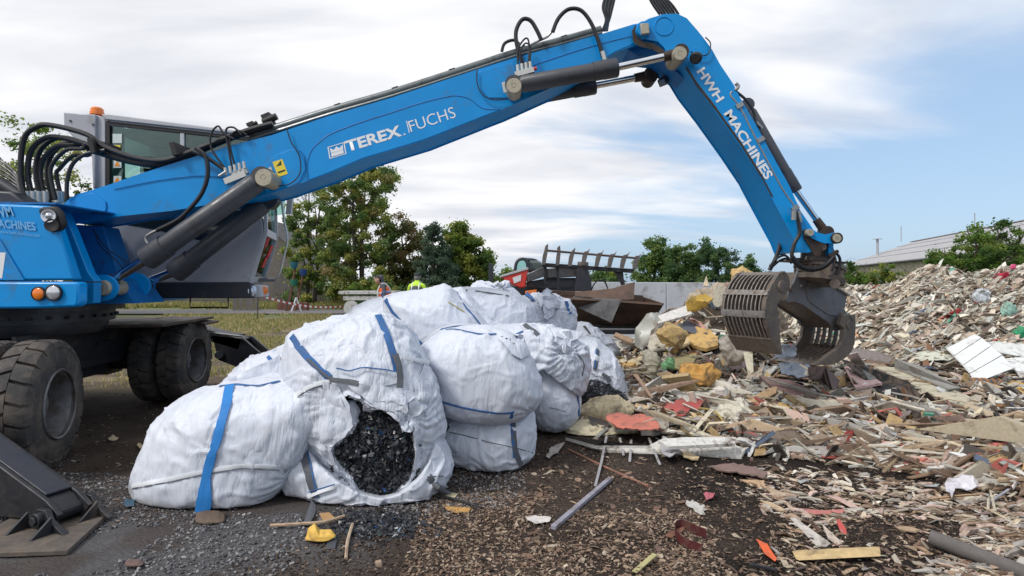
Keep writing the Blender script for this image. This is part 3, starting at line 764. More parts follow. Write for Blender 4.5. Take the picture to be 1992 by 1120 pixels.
for i in range(4): vb.cyl(P(1008 + i * 8, 141 - i * 2, 5.62), P(1007 + i * 8, 126 - i * 2, 5.62), 0.017, seg=10)
vb.build('valve_block', M['zinc'], boom)
q = MB(); q.cyl(P(1036, 135, 5.6), P(1044, 133, 5.6), 0.018, seg=12); q.build('red_cap', M['red'], boom)
hose([(1018, 128), (1006, 90), (1004, 60), (1016, 38), (1032, 40), (1045, 60), (1053, 78)], 5.70, 0.021, boom)
hose([(1008, 128), (1007, 98), (1018, 78), (1027, 76), (1030, 100), (1026, 128)], 5.64, 0.009, boom)
hose([(1014, 128), (1012, 100), (1022, 84), (1032, 92), (1031, 118)], 5.63, 0.008, boom)
hose([(976, 100), (982, 84), (1000, 78), (1012, 88)], 5.75, 0.016, boom)
hose([(1075, 62), (1086, 36), (1106, 18), (1130, 20), (1150, 45), (1164, 80), (1173, 112)], 5.66, 0.020, boom)
hose([(1030, 88), (1050, 78), (1066, 70), (1078, 54), (1088, 36)], 5.72, 0.012, boom, M['steel'], name='bent_pipe')
hose([(1172, 100), (1177, 118)], 5.64, 0.022, boom, M['zinc'], name='hose_fitting', smooth=1)
for k in range(7):
    j = (k * 37 % 7 - 3)
    hose([(1176 + (k - 3) * 1.5, 60), (1182 + j, 38), (1182 + j * 3, 12 + k), (1192 + j * 2.6, -16), (1214 + j, -40), (1240 + k * 2, -38), (1258 + k * 4, -14), (1270 + k * 6, 8), (1284 + k * 6, 28 + (k % 3))], 5.78 + .055 * k, 0.014, boom, name='elbow_hose')
q = MB(); q.box(P(522, 232, 5.86), (0.09, 0.1, 0.10), R_); q.cyl(P(512, 238, 5.8), P(538, 226, 5.8), 0.035, seg=14); q.build('work_lamp', M['gasket'], boom)
q = MB(); q.box(P(494, 245, 5.9), (0.07, 0.2, 0.03), R_); q.cyl(P(486, 246, 5.82), P(500, 238, 5.82), 0.02, seg=12); q.build('lamp_bracket', M['gasket'], boom)
# lamps under the elbow
q = MB(); q.lathe(P(1355, 112, 5.60), (-.5, -.7, -.4), [(-0.03, 0.0), (-0.03, .05), (.03, .06), (.05, .045), (.05, 0)], 16); q.build('work_lamp', M['gasket'], arm)
q = MB(); q.box(P(1290, 158, 6.1), (0.09, 0.09, 0.08), R_); q.build('work_lamp', M['cab_dark'], arm, bevel=.01)
q = MB(); q.box(P(1288, 160, 6.04), (0.06, 0.01, 0.05), R_); q.build('lamp_lens', M['lens'], arm)
hose([(1343, 100), (1360, 108), (1378, 104), (1382, 84), (1372, 72)], 5.66, 0.006, arm, name='grease_line')
hose([(1432, 178), (1452, 195), (1466, 218), (1470, 240), (1478, 248)], 5.72, 0.014, arm)
hose([(1431, 162), (1436, 168), (1430, 176)], 5.70, 0.018, arm, M['steel'], name='bent_pipe')
hose([(1470, 238), (1482, 250)], 5.74, 0.02, arm, M['steel'], name='bent_pipe', smooth=1)
hose([(1516, 438), (1519, 470), (1510, 500), (1497, 525)], 6.05, 0.022, arm, name='hanging_hose')
hose([(1497, 518), (1512, 502), (1528, 497), (1542, 510), (1560, 512)], 6.0, 0.012, arm, name='hanging_hose')
hose([(1499, 522), (1515, 508), (1530, 503), (1540, 512)], 6.03, 0.012, arm, name='hanging_hose')
hose([(1548, 412), (1556, 450), (1545, 475), (1541, 500), (1556, 518), (1580, 524), (1604, 517), (1622, 500)], 5.62, 0.019, arm, name='hanging_hose')
rg = MB(); cp = catmull([P(p[0], p[1], 5.62) for p in ((1541, 500), (1556, 518), (1580, 524), (1604, 517), (1622, 500))], 8)
for a, b in zip(cp[:-1], cp[1:]): rg.cyl(a, a + (b - a) * .55, 0.027, seg=12)
rg.build('hose_sleeve', M['hose'], arm)
hose([(1544, 410), (1544, 428)], 5.61, 0.024, arm, M['steel'], name='hose_fitting', smooth=1); hose([(1553, 410), (1556, 432)], 5.63, 0.022, arm, M['steel'], name='hose_fitting', smooth=1)
hose([(1612, 500), (1625, 492), (1634, 505), (1630, 530), (1618, 535)], 5.75, 0.014, arm, name='hanging_hose')
hose([(1616, 498), (1622, 510), (1618, 526)], 5.7, 0.010, arm, name='hanging_hose')

# ---- tool link at the end of the stick
lk = MB()
lo = [(1569, 448), (1578, 444), (1590, 452), (1606, 456), (1624, 452), (1634, 456), (1634, 472), (1622, 473), (1604, 473), (1585, 466), (1572, 458)]
lk.prism(pg(lo, 5.66), (0, 0.03, 0)); lk.prism([v + Vector((0, .55, 0)) for v in pg(lo, 5.66)], (0, 0.03, 0)); link_ = lk.build('tool_link', M['blue'], mh)
pin(1629, 463, 5.62, 6.28, 8.5, link_, M['pin']); pin(1577, 452, 5.62, 6.28, 7, link_, M['pin'])
q = MB(); q.lathe(P(1629, 463, 5.63), (0, 1, 0), [(0, .045), (-.004, .055), (0.04, .055), (.04, .045)], 24); q.build('pin_ring', M['grime'], link_)
gr = MB(); gr.prism(pg([(1562, 448), (1572, 445), (1580, 462), (1592, 470), (1600, 480), (1596, 497), (1585, 497), (1572, 476), (1564, 462)], 5.68), (0, 0.01, 0)); gr.build('grease_smear', M['grime'], link_)

# ---- sorting grab (built in its own tilted frame)
al, ta = math.radians(57), math.radians(17)
Oh = Vector((math.sin(al), math.cos(al), 0)); Wv = Vector((-math.cos(al), math.sin(al), 0))
Ov = (Oh * math.cos(ta) - Vector((0, 0, 1)) * math.sin(ta)).normalized()
Uv = (Oh * math.sin(ta) + Vector((0, 0, 1)) * math.cos(ta)).normalized()
G0 = P(1526, 558, 5.62)
def onp(px, py, wofs=0.0):
    """photo pixel -> point of the grab's near side plane moved wofs along its width"""
    d = Vector(((px - CX) / F, 1, -(py - HY) / F)); o = G0 + Wv * wofs
    t = (o - EYE).dot(Wv) / d.dot(Wv)
    return EYE + d * t
grab = MB()
body_o = [(1553, 526), (1572, 529), (1582, 533), (1648, 576), (1645, 590), (1642, 600), (1650, 612), (1648, 624), (1634, 642), (1622, 642), (1612, 627), (1560, 591), (1545, 586), (1532, 588), (1534, 565), (1545, 548)]
WB = 0.47
side = MB(); side.prism([onp(*p, 0.10) for p in body_o], Wv * 0.02); side.prism([onp(*p, 0.10) + Wv * (WB - 0.14) for p in body_o], Wv * 0.02)
gbody = side.build('grab_body', M['grab_side'], mh, bevel=0.003)
core = MB(); core.prism([onp(*p, 0.10) + Wv * 0.021 for p in inset(body_o, 3)], Wv * (WB - 0.16)); core.build('body_shell', M['grab'], gbody)
q = MB(); q.prism([onp(*p, 0.10) - Wv * 0.008 for p in [(1566, 560), (1572, 546), (1590, 552), (1634, 590), (1636, 606), (1624, 614), (1610, 612), (1572, 586)]], Wv * 0.008); q.build('cover_plate', M['grab_side'], gbody, bevel=0.003)
q = MB(); q.beam(onp(1582, 532, .10) + Uv * .01, onp(1649, 576, .10) + Uv * .01, 0.05, 0.02, up=Uv); q.build('top_flange', M['grab_edge'], gbody)
def gpin(px, py, w0, w1, r, matl=M['grab'], par=None, name='pivot_pin'):
    a = onp(px, py, w0); mb = MB(); mb.lathe(a, Wv, [(0, 0), (0, r * .92), (0.006, r), (w1 - w0, r), (w1 - w0, 0)], 24); return mb.build(name, matl, par or gbody)
gpin(1542, 560, 0.07, .45, 0.034); gpin(1641, 614, 0.07, .45, 0.036)
for a, b in ((1560, 556), (1605, 572), (1596, 600), (1628, 600)): gpin(a, b, 0.09, .1, 0.008, M['grab_edge'], name='bolt')
# claws
def claw(side_o, rib_o, ribs, bars, lip, W, name, inner=None):
    cm = MB()
    cm.prism([onp(*p, 0.0) for p in side_o], Wv * 0.045)
    cl = cm.build(name, M['grab'], mh, bevel=0.004)
    cm = MB(); cm.prism([onp(*p, 0.0) + Wv * (W - 0.03) for p in side_o], Wv * 0.03); cm.build('far_side_plate', M['grab'], cl)
    ro = catmull([Vector((a, b, 0)) for a, b in rib_o], 5)
    path = [onp(v.x, v.y, 0) for v in ro]
    ctr = sum(path, Vector()) / len(path)
    n = len(path)
    def inn(i):
        t = (path[min(i + 1, n - 1)] - path[max(i - 1, 0)]).normalized(); v = Wv.cross(t)
        return v if v.dot(inner_pt - path[i]) > 0 else -v
    inner_pt = onp(*inner, 0)
    for k in range(ribs):
        w0 = 0.055 + (W - 0.09) * k / (ribs - 1)
        pts = []
        for i in range(n): pts.append(path[i] + Wv * w0)
        for i in range(n - 1, -1, -1): pts.append(path[i] + inn(i) * 0.065 + Wv * w0)
        rm = MB()
        vs = pts + [p + Wv * 0.011 for p in pts]; fs = []
        N2 = 2 * n
        for i in range(n - 1):
            a, b, c2, d2 = i, i + 1, N2 - 2 - i, N2 - 1 - i
            fs.append((a, b, c2, d2)); fs.append((a + N2, d2 + N2, c2 + N2, b + N2))
            fs.append((a, a + N2, b + N2, b)); fs.append((d2, c2, c2 + N2, d2 + N2))
        fs.append((0, N2 - 1, 2 * N2 - 1, N2)); fs.append((n - 1, n - 1 + N2, n + N2, n))
        rm.add(vs, fs); r = rm.build('rib', [M['grab_edge'] if ribs > 7 and k % 1 == 0 and False else M['grab']], cl)
        # bright worn outer edge
        em_ = MB(); vs = []; fs = []
        for i in range(n): vs += [path[i] + Wv * w0 - inn(i) * .0025, path[i] + Wv * (w0 + 0.011) - inn(i) * .0025]
        for i in range(n - 1): fs.append((2 * i, 2 * i + 1, 2 * i + 3, 2 * i + 2))
        em_.add(vs, fs); em_.build('worn_rib_edge', M['grab_edge'], cl)
    for (i0, i1, ext, matl) in bars:
        i0 = int(i0 * (n - 1)); i1 = int(i1 * (n - 1)); bm_ = MB()
        for i in range(i0, max(i1, i0 + 1)):
            a, b = path[i], path[i + 1]; va, vb2 = inn(i), inn(i + 1)
            bm_.prism([a - va * ext, b - vb2 * ext, b + vb2 * 0.02, a + va * 0.02], Wv * W)
        bm_.build('cross_bar', matl, cl)
    lm = MB(); lm.prism([onp(*p, 0.002) for p in lip], Wv * (W - 0.004)); lm.build('cutting_lip', M['grab_edge'] if False else M['grab_lip'], cl, bevel=0.003)
    return cl
M['grab_lip'] = mat('scuffed_lip_steel', (0.15, 0.125, 0.105), 0.45, metal=0.35, var=0.3, vscale=9, dirt=((0.07, 0.05, 0.04), 0.4, 10), bump=0.2, bscale=50)
claw([(1516, 531), (1527, 527), (1536, 538), (1537, 560), (1528, 572), (1518, 582), (1513, 592), (1514, 610), (1517, 640), (1520, 672), (1520, 688), (1512, 680), (1501, 655), (1492, 630), (1488, 605), (1490, 585), (1500, 556)],
     [(1524, 529), (1508, 541), (1497, 560), (1490, 584), (1488, 605), (1491, 628), (1500, 654), (1509, 672)], 10,
     [(0.0, 0.10, 0.004, M['grab']), (0.34, 0.38, 0.006, M['grab_edge']), (0.58, 0.66, 0.006, M['grab_edge'])],
     [(1499, 660), (1517, 690), (1522, 690), (1520, 672), (1506, 656)], WB + .02, 'grab_claw', inner=(1530, 620))
claw([(1640, 612), (1664, 612), (1665, 636), (1663, 668), (1656, 686), (1640, 700), (1622, 708), (1582, 710), (1600, 700), (1612, 690), (1630, 678), (1640, 660), (1642, 640), (1634, 630)],
     [(1652, 613), (1664, 634), (1662, 662), (1654, 685), (1638, 699), (1618, 707), (1600, 709)], 7,
     [(0.0, 0.12, 0.004, M['grab']), (0.45, 0.49, 0.004, M['grab']), (0.72, 0.78, 0.004, M['grab'])],
     [(1583, 710), (1620, 709), (1640, 698), (1622, 700), (1602, 702)], WB + .02, 'grab_claw', inner=(1610, 650))
gpin(1523, 557, -0.012, .02, 0.062, M['grab'], name='pivot_boss'); gpin(1653, 632, -0.012, .02, 0.052, M['grab'], name='pivot_boss')
# shell behind the ribs of the far claw
# rotator, hung under the link
RC = Vector((P(1592, 540, 5.98)))
up = (Uv * 0.75 + Vector((0, 0, 1)) * 0.25).normalized()
rt = MB(); rt.lathe(RC - up * 0.05, up, [(0, 0), (0, .25), (0.05, .26), (.055, .22), (.13, .22), (.14, .25), (.17, .25), (.175, .16), (.26, .15), (.26, 0)], 32)
rot = rt.build('rotator', M['grab'], mh)
rt = MB(); rt.box(RC + up * .17 - Vector((.08, 0, 0)), (0.52, 0.36, 0.02), Matrix.Rotation(math.radians(3), 3, 'Y')); rt.build('rotator_plate', M['grime'], rot)
rt = MB()
for dy_ in (-.15, .15):
    pts = [P(1562, 500, 5.98), P(1600, 500, 5.98), P(1612, 520, 5.98), P(1622, 540, 5.98), P(1612, 556, 5.98), P(1560, 530, 5.98)]
    rt.prism([v + Vector((0, dy_, 0)) for v in pts], (0, 0.03, 0))
    pts = [P(1578, 470, 5.98), P(1602, 466, 5.98), P(1612, 490, 5.98), P(1618, 516, 5.98), P(1570, 512, 5.98), P(1572, 490, 5.98)]
    rt.prism([v + Vector((0, dy_ * .8, 0)) for v in pts], (0, 0.04, 0))
rt.cyl(P(1600, 480, 5.7), P(1600, 480, 6.3), 0.04, seg=16); rt.cyl(P(1612, 525, 5.72), P(1612, 525, 6.3), 0.06, seg=16); rt.box(P(1623, 540, 5.85), (0.10, 0.16, 0.14)); rt.cyl(P(1624, 552, 5.7), P(1624, 552, 6.0), 0.05, seg=14)
rt.build('hanger_bracket', M['grab'], rot, bevel=0.004)
rt = MB(); rt.prism(pg([(1612, 470), (1622, 470), (1620, 498), (1612, 500)], 5.8), (0, .3, 0)); rt.build('blue_lever', M['blue'], rot)
rt = MB(); rt.beam(P(1612, 498, 5.7), P(1630, 488, 5.7), .03, .03); rt.build('lever_stub', M['grime'], rot)

# ---- superstructure
ub = MB()
sk = [(-330, 396), (0, 396), (60, 398), (98, 400), (146, 545), (-330, 548)]
ub.prism(pg(sk, 4.98), (0, 0.10, 0))
body = ub.build('engine_cover', M['blue'], mh, bevel=0.02)
q = MB(); q.prism(pg([(-330, 548), (150, 548), (152, 552), (152, 590), (146, 597), (60, 600), (-330, 602)], 4.90), (0, .12, 0)); q.prism(pg([(-330, 550), (66, 550), (66, 598), (-330, 600)], 5.03), (0, 2.4, 0)); deck = q.build('deck_rail', M['blue'], mh, bevel=0.025)
q = MB(); q.prism(pg([(-330, 547), (149, 547), (149, 549.5), (-330, 549.5)], 4.93), (0, 0.3, 0)); q.build('deck_gap', M['gasket'], deck)
q = MB(); q.prism(pg([(0 - 60, 400), (2, 470), (47, 545), (-60, 545)], 4.965), (0, 0.012, 0)); q.build('lower_panel', M['blue'], body, bevel=0.004)
q = MB(); q.prism(pg([(-60, 491), (11, 491), (4, 541), (-60, 541)], 4.962), (0, 0.002, 0)); q.build('white_letter_edge', M['white_print'], body)
lettering('HWM', (-20, 425), (28, 419), 20, 4.975, M['pale_blue_print'], body, bold=0.03, slant=-0.25, off=.004)
lettering('MACHINES', (-14, 441), (71, 448), 15, 4.975, M['pale_blue_print'], body, bold=0.025, slant=-0.25, off=.004)
lettering('www.hwh-machines.com', (1, 453), (78, 461), 6.5, 4.975, M['pale_blue_print'], body, bold=0.0, slant=-0.2, off=.004)
# lamp recess on the slanted edge
q = MB(); q.prism(pg([(72, 408), (80, 402), (106, 400), (118, 412), (124, 436), (116, 447), (98, 452), (90, 447)], 4.955), (0, 0.06, 0)); rec = q.build('lamp_housing', M['gasket'], body, bevel=0.02)
q = MB(); q.lathe(P(95, 420, 4.93), (0.25, -1, 0), [(-.02, .0), (-.02, .052), (.012, .056), (.012, .047), (.004, .03), (.018, .016), (.022, 0)], 24); q.build('head_lamp', M['lens'], rec)
q = MB(); q.lathe(P(101, 438, 4.93), (0.25, -1, 0), [(-.02, .0), (-.02, .05), (.008, .056), (.008, .047), (.0, .03), (.0, 0)], 24); q.build('dark_lamp', M['gasket'], rec)
for (a, b, r, ml, nm) in ((77, 571, .052, M['orange'], 'indicator_light'), (106, 569, .062, M['lens'], 'headlight')):
    q = MB(); q.lathe(P(a, b, 4.895), (0, -1, 0), [(0, r * 1.16), (.02, r * 1.16), (.022, r)], 28); q.build('lamp_bezel', M['gasket'], deck)
    q = MB(); q.lathe(P(a, b, 4.895), (0, -1, 0), [(.0, r), (.016, r), (.026, r * .75), (.03, r * .3), (.03, 0)], 28); q.build(nm, ml, deck)
# rear part, out of the picture to the left
q = MB(); q.prism(pg([(-700, 400), (-332, 400), (-332, 600), (-700, 600)], 5.0), (0, 2.3, 0)); q.build('counterweight', M['blue'], mh, bevel=0.05)
q = MB(); q.prism(pg([(-330, 350), (20, 372), (50, 396), (-330, 396)], 5.55), (0, 0.5, 0)); q.build('hood', M['cab_dark'], mh, bevel=0.02)
q = MB(); q.cyl(P(-60, 318, 5.9), P(48, 386, 5.9), 0.06, seg=18); q.build('air_duct', M['cab_dark'], mh)
for k in range(7): hose([(-40, 290 + k * 9, 6.0 + .03 * k), (10, 318 + k * 8, 5.95), (36, 345 + k * 5, 5.9), (50, 385, 5.85)], 5.9, 0.014, mh, name='thin_hose')
q = MB(); q.prism(pg([(-200, 388), (108, 394), (108, 397), (-200, 397)], 5.0), (0, 1.2, 0)); q.build('deck_top', M['blue_dark'], mh)
# boom foot towers
fo = [(98, 400), (112, 400), (124, 410), (132, 436), (140, 450), (176, 560), (178, 590), (158, 590), (154, 560)]
for y0 in (5.34, 6.215):
    q = MB(); q.prism(pg([(96, 398), (108, 399), (124, 412), (140, 450), (172, 530), (184, 545), (182, 590), (150, 590), (140, 545), (118, 470)], y0), (0, 0.10, 0)); q.build('boom_tower', M['blue'], mh, bevel=0.01)
q = MB(); q.prism(pg([(140, 436), (200, 440), (236, 548), (150, 560)], 5.88), (0, 0.25, 0)); q.build('tower_web', M['blue_dark'], mh, bevel=0.01)
q = MB(); q.prism(pg([(196, 440), (208, 438), (258, 532), (262, 560), (240, 560)], 6.30), (0, 0.06, 0)); q.build('tower_gusset', M['blue'], mh, bevel=0.01)
q = MB(); q.prism(pg([(160, 545), (230, 545), (262, 590), (150, 592)], 5.75), (0, 0.5, 0)); q.build('lug_block', M['blue_dark'], mh)
hose([(180, 445), (205, 480), (232, 500), (252, 515), (248, 540)], 5.8, 0.005, mh, name='grease_line'); hose([(186, 452), (195, 478), (225, 505), (246, 530)], 5.82, 0.005, mh, name='grease_line')
for (a, b, Y) in ((195, 560, 5.60), (258, 556, 6.10)):
    for s in (-.085, .055):
        q = MB(); q.prism(pg(arc((a + 4, b), 30, -80, 100, 12, 26) + [(a - 30, b + 24), (a - 28, b - 28), (a - 18, b - 24)], Y + s), (0, 0.03, 0)); q.build('pin_lug', M['blue'], mh, bevel=0.006)
pin(197, 560, 5.47, 5.75, 15, mh); pin(252, 556, 5.96, 6.3, 12, mh, M['blue_dark'])
q = MB(); q.prism(pg([(172, 551), (179, 550), (181, 568), (173, 568)], 5.50), (0, .015, 0)); q.build('lock_plate', M['pin'], mh)
# turntable and chassis
S0 = Vector((-5.19, 5.95, 0)); th = math.radians(7.5)
nv = Vector((math.cos(th), math.sin(th), 0)); bv = Vector((-math.sin(th), math.cos(th), 0))
def LC(a, b, z): return S0 + nv * a + bv * b + Vector((0, 0, z))
RZ = Matrix.Rotation(th, 3, 'Z')
q = MB(); q.lathe(LC(0, 0, 1.02), (0, 0, 1), [(0, .0), (0, .78), (.07, .80), (.12, .80), (.12, .86), (.24, .86), (.24, .95), (.30, .95), (.30, 0)], 48); q.build('slewing_ring', M['black_steel'], mh)
q = MB()
for i in range(36): q.box(LC(.865 * math.cos(i * math.pi / 18), .865 * math.sin(i * math.pi / 18), 1.20), (.035, .035, .03))
q.build('ring_bolt', M['gasket'], mh)
q = MB(); q.box(LC(0, 0, .80), (1.12, 3.5, 0.40), RZ); q.box(LC(0, 0, .62), (.9, 1.6, 0.3), RZ); ch = q.build('chassis', M['black_steel'], mh, bevel=0.015)
q = MB(); q.box(LC(0.55, .1, .88), (.04, 1.9, 0.34), RZ); q.box(LC(.58, .55, .86), (.05, .35, .03), RZ); q.build('chassis_rail', M['black_steel'], mh, bevel=.006)
q = MB(); q.box(LC(0.62, 1.05, 1.055), (1.35, 1.5, .03), RZ); q.box(LC(1.05, 1.6, 1.03), (.6, .5, .025), RZ @ Matrix.Rotation(.12, 3, 'Y')); q.build('mudguard_plate', M['rust'], mh)
for b_ in (-1.37, 1.37):
    q = MB(); q.cyl(LC(-1.1, b_, .535), LC(1.1, b_, .535), 0.11, seg=16); q.box(LC(0, b_, .56), (.5, .34, .36), RZ); q.build('axle', M['black_steel'], mh)
# tyres
def make_wheel(c, ax, par, first=None):
    """two solid tyres side by side on a dished rim; c is the centre of the outer face, ax points outward"""
    wobj = bpy.data.objects.new('wheel', None); COL.objects.link(wobj); wobj.parent = par; ORIG[wobj.name] = ORIG[par.name]
    ang = math.atan2(ax.y, ax.x)
    if first is not None:
        c0, a0, src = first
        # same meshes turned and moved into place
        for ch_ in src.children:
            k = ch_.copy(); COL.objects.link(k); k.parent = wobj
            R4 = Matrix.Translation(c - ORIG[par.name]) @ Matrix.Rotation(ang - a0, 4, 'Z') @ Matrix.Translation(-(c0 - ORIG[par.name]))
            k.matrix_local = R4
        return wobj
    R = 0.535; t = Vector((0, 0, 1)); s = ax.cross(t).normalized()
    for off in (0.0, 0.325):
        tb = MB(); ins = c - ax * off
        tb.lathe(ins, -ax, [(0.012, .285), (0.004, .31), (-.002, .36), (0.004, .41), (0.010, .455), (0.03, .493), (.06, .503), (.235, .503), (.265, .49), (.285, .45), (.29, .36), (.28, .285)], 72)
        nl = 20
        for i in range(nl):
            for h in (0, 1):
                a0 = 2 * math.pi * (i + .5 * h) / nl
                def pt(da, wdt, r):
                    q_ = a0 + da; return ins - ax * wdt + (s * math.cos(q_) + t * math.sin(q_)) * r
                if h == 0: pr_ = [(0.006, .470, .0), (0.022, .520, .0), (0.05, R, .0), (0.145, R, .055)]
                else: pr_ = [(0.284, .470, .0), (0.268, .520, .0), (0.24, R, .0), (0.150, R, .055)]
                w_ = 2 * math.pi / nl * .84
                vs = []
                for (wd, r, sk_) in pr_:
                    for f_ in (0, .33, .66, 1): vs.append(pt(sk_ * 1.2 + w_ * (f_ - .5), wd, r - (0.004 if f_ in (0, 1) else 0)))
                inner = [pt(pr_[k][2] * 1.2 + w_ * (f_ - .5), (0.03, .05, .06, .145)[k] if h == 0 else (.26, .24, .23, .15)[k], .44 if k == 0 else .49) for k in range(4) for f_ in (0, 1)]
                fs = []
                for a_ in range(3):
                    for f_ in range(3): fs.append((a_ * 4 + f_, a_ * 4 + f_ + 1, a_ * 4 + f_ + 5, a_ * 4 + f_ + 4))
                b0 = 16
                for a_ in range(3):
                    fs.append((a_ * 4, a_ * 4 + 4, b0 + a_ * 2 + 2, b0 + a_ * 2)); fs.append((a_ * 4 + 3, b0 + a_ * 2 + 1, b0 + a_ * 2 + 3, a_ * 4 + 7))
                fs.append((12, 13, 14, 15, b0 + 7, b0 + 6)); fs.append((0, b0, b0 + 1, 3, 2, 1))
                tb.add(vs + inner, fs)
        tb.build('tyre', M['tyre'], wobj)
    rb_ = MB(); rb_.lathe(c, -ax, [(-.004, .272), (-.012, .285), (0.0, .292), (0.02, .288), (0.02, .262), (.06, .25), (.16, .245), (.20, .235), (.20, .10), (.12, .095), (.11, .07), (.11, 0)], 48); rb_.build('rim', M['rim'], wobj)
    hb = MB(); hb.lathe(c - ax * .198, ax, [(0, .16), (.012, .155), (.012, .12)], 32)
    for i in range(10):
        q_ = 2 * math.pi * i / 10; p_ = c - ax * .20 + (s * math.cos(q_) + t * math.sin(q_)) * .19; hb.cyl(p_, p_ + ax * .03, .016, seg=6)
    hb.build('hub', M['cab_light'], wobj)
    return wobj
W1c = Vector((-3.77, 4.75, .535)); a1_ = math.radians(17)
W1 = make_wheel(W1c, Vector((math.cos(a1_), math.sin(a1_), 0)), mh)
f_ = (W1c, a1_, W1)
a2_ = math.radians(6); make_wheel(Vector((-4.13, 7.47, .535)), Vector((math.cos(a2_), math.sin(a2_), 0)), mh, f_)
make_wheel(LC(-1.27, -1.37, .535), -nv, mh, f_); make_wheel(LC(-1.27, 1.37, .535), -nv, mh, f_)
# ---- outriggers
def GP(px, py, z=0.0):
    Y = (CH - z) * F / (py - HY); return P(px, py, Y)
of = MB(); fp = [GP(-110, 1078, .03), GP(132, 1070, .03), GP(216, 993, .03), GP(60, 985, .03)]
of.prism([v - Vector((0, 0, .03)) for v in fp], (0, 0, .03)); outr = of.build('outrigger_foot', M['foot'], mh, bevel=.005)
pv = P(84, 1008, 3.50); ax_ = (GP(216, 993) - GP(132, 1070)).normalized()
ar_dir = (P(-110, 872, 3.85) - pv)
ed = Vector((ar_dir.x, ar_dir.y, 0)).normalized(); pw = Vector((-ed.y, ed.x, 0))
if pw.y < 0: pw = -pw
lg = MB()
for s in (-.02, .25):
    base = pv + pw * s
    tri = [base + Vector((0, 0, .06)) + ed * .03, base + Vector((0, 0, .06)) - ed * .05, base + Vector((0, 0, -.0)) - ed * .09, base - ed * .22 + Vector((0, 0, -pv.z + .03)), base + ed * .20 + Vector((0, 0, -pv.z + .03)), base + ed * .09]
    lg.prism(tri, pw * .035)
    for e_ in (-.12, .10): lg.prism([base + ed * e_ + Vector((0, 0, -pv.z + .13)), base + ed * e_ + Vector((0, 0, -pv.z + .03)), base + ed * e_ - pw * .12 + Vector((0, 0, -pv.z + .03))], ed * .02)
lg.cyl(pv - pw * .05, pv + pw * .31, .045, seg=20); lg.cyl(pv - pw * .065, pv - pw * .05, .03, seg=6)
lg.build('foot_bracket', M['black_steel'], outr, bevel=.004)
bm1 = MB(); tipd = ar_dir.normalized(); upv = pw.cross(tipd); upv = upv if upv.z > 0 else -upv
L_ = ar_dir.length * 1.25
for s in (.025, .205):
    bs = pv + pw * s
    bm1.prism([bs - tipd * .06 - upv * .05, bs - tipd * .09 + upv * .05, bs + tipd * .05 + upv * .085, bs + tipd * L_ + upv * .13, bs + tipd * L_ - upv * .30, bs + tipd * .45 - upv * .22, bs + tipd * .12 - upv * .075], pw * .03)
bs = pv + pw * .055
bm1.prism([bs - tipd * .04 + upv * .03, bs + tipd * .05 + upv * .065, bs + tipd * L_ + upv * .11, bs + tipd * L_ - upv * .26, bs + tipd * .45 - upv * .20, bs + tipd * .12 - upv * .05], pw * .15)
bm1.build('outrigger_beam', M['black_steel'], mh, bevel=.006)
bm1 = MB(); bm1.beam(pv + pw * .13 + tipd * .10 + upv * .085, pv + pw * .13 + tipd * L_ + upv * .125, .15, .02, up=upv); bm1.build('beam_cap', M['cab_dark'], mh, bevel=.006)
q = MB(); q.box(LC(-.5, -1.95, .62), (1.5, .3, .34), RZ); q.build('outrigger_box', M['black_steel'], mh, bevel=.015); q = MB(); q.box(LC(0, 2.0, .66), (1.6, .4, .34), RZ); q.build('outrigger_box', M['black_steel'], mh, bevel=.015)
q = MB(); q.beam(P(380, 640, 8.5), P(476, 668, 8.5), .30, .16); q.prism(pg([(412, 652), (472, 658), (514, 694), (498, 712), (466, 716), (424, 700)], 8.35), (0, .06, 0)); q.prism([v + Vector((0, .3, 0)) for v in pg([(412, 652), (472, 658), (514, 694), (498, 712), (466, 716), (424, 700)], 8.35)], (0, .06, 0))
q.cyl(P(426, 690, 8.3), P(426, 690, 8.8), .06, seg=16); q.beam(P(400, 645, 8.6), P(470, 652, 8.6), .25, .03); q.build('far_outrigger', M['black_steel'], mh, bevel=.006)
q = MB(); q.beam(P(398, 646, 8.3), P(474, 655, 8.3), .03, .02); q.build('steel_rod', M['chrome'], mh)
q = MB(); c0 = P(505, 716, 8.55); q.box((c0.x - .03, 8.55, .03), (.5, .5, .04)); q.build('outrigger_foot', M['rust'], mh)

# ---- cab
YC, YD = 6.45, 7.30
cab = bpy.data.objects.new('cab', None); COL.objects.link(cab); cab.parent = mh; ORIG[cab.name] = ORIG[mh.name]
def cabpart(name, polys, matl, bevel=.006):
    mb = MB()
    for (pts, y, d) in polys: mb.prism(pg(pts, y), (0, d, 0))
    return mb.build(name, matl, cab, bevel=bevel)
cabpart('roof', [([(196, 222), (210, 221), (437, 250), (508, 259), (508, 266), (437, 257), (205, 232)], YC - .03, YD - YC + .06)], M['cab_light'], .01)
def both(pts, t=.05): return [(pts, YC, t), ([shift(p, YC / YC) for p in pts], YD - t, t)]
for y0 in (YC, YD - .05):
    f = MB()
    for pts in ([(182, 222), (204, 228), (205, 440), (182, 440)], [(205, 232), (437, 256), (508, 266), (508, 276), (437, 266), (205, 243)], [(498, 262), (508, 262), (520, 330), (512, 400), (500, 400), (508, 330)], [(350, 255), (358, 255), (358, 440), (350, 440)]):
        f.prism([v + Vector((0, y0 - YC, 0)) for v in pg(pts, YC)], (0, .05, 0))
    f.build('window_frame', M['cab_light'], cab, bevel=.005)
g1 = [(205, 234), (213, 235), (213, 440), (205, 440)]
cabpart('window_gasket', [(g1, YC - .004, .03), ([(213, 236), (500, 268), (500, 274), (213, 243)], YC - .004, .03)], M['gasket'], 0)
gp = MB(); gp.prism(pg([(213, 243), (500, 274), (500, 400), (213, 440)], YC + .02), (0, .006, 0)); gp.build('side_window', M['glass'], cab)
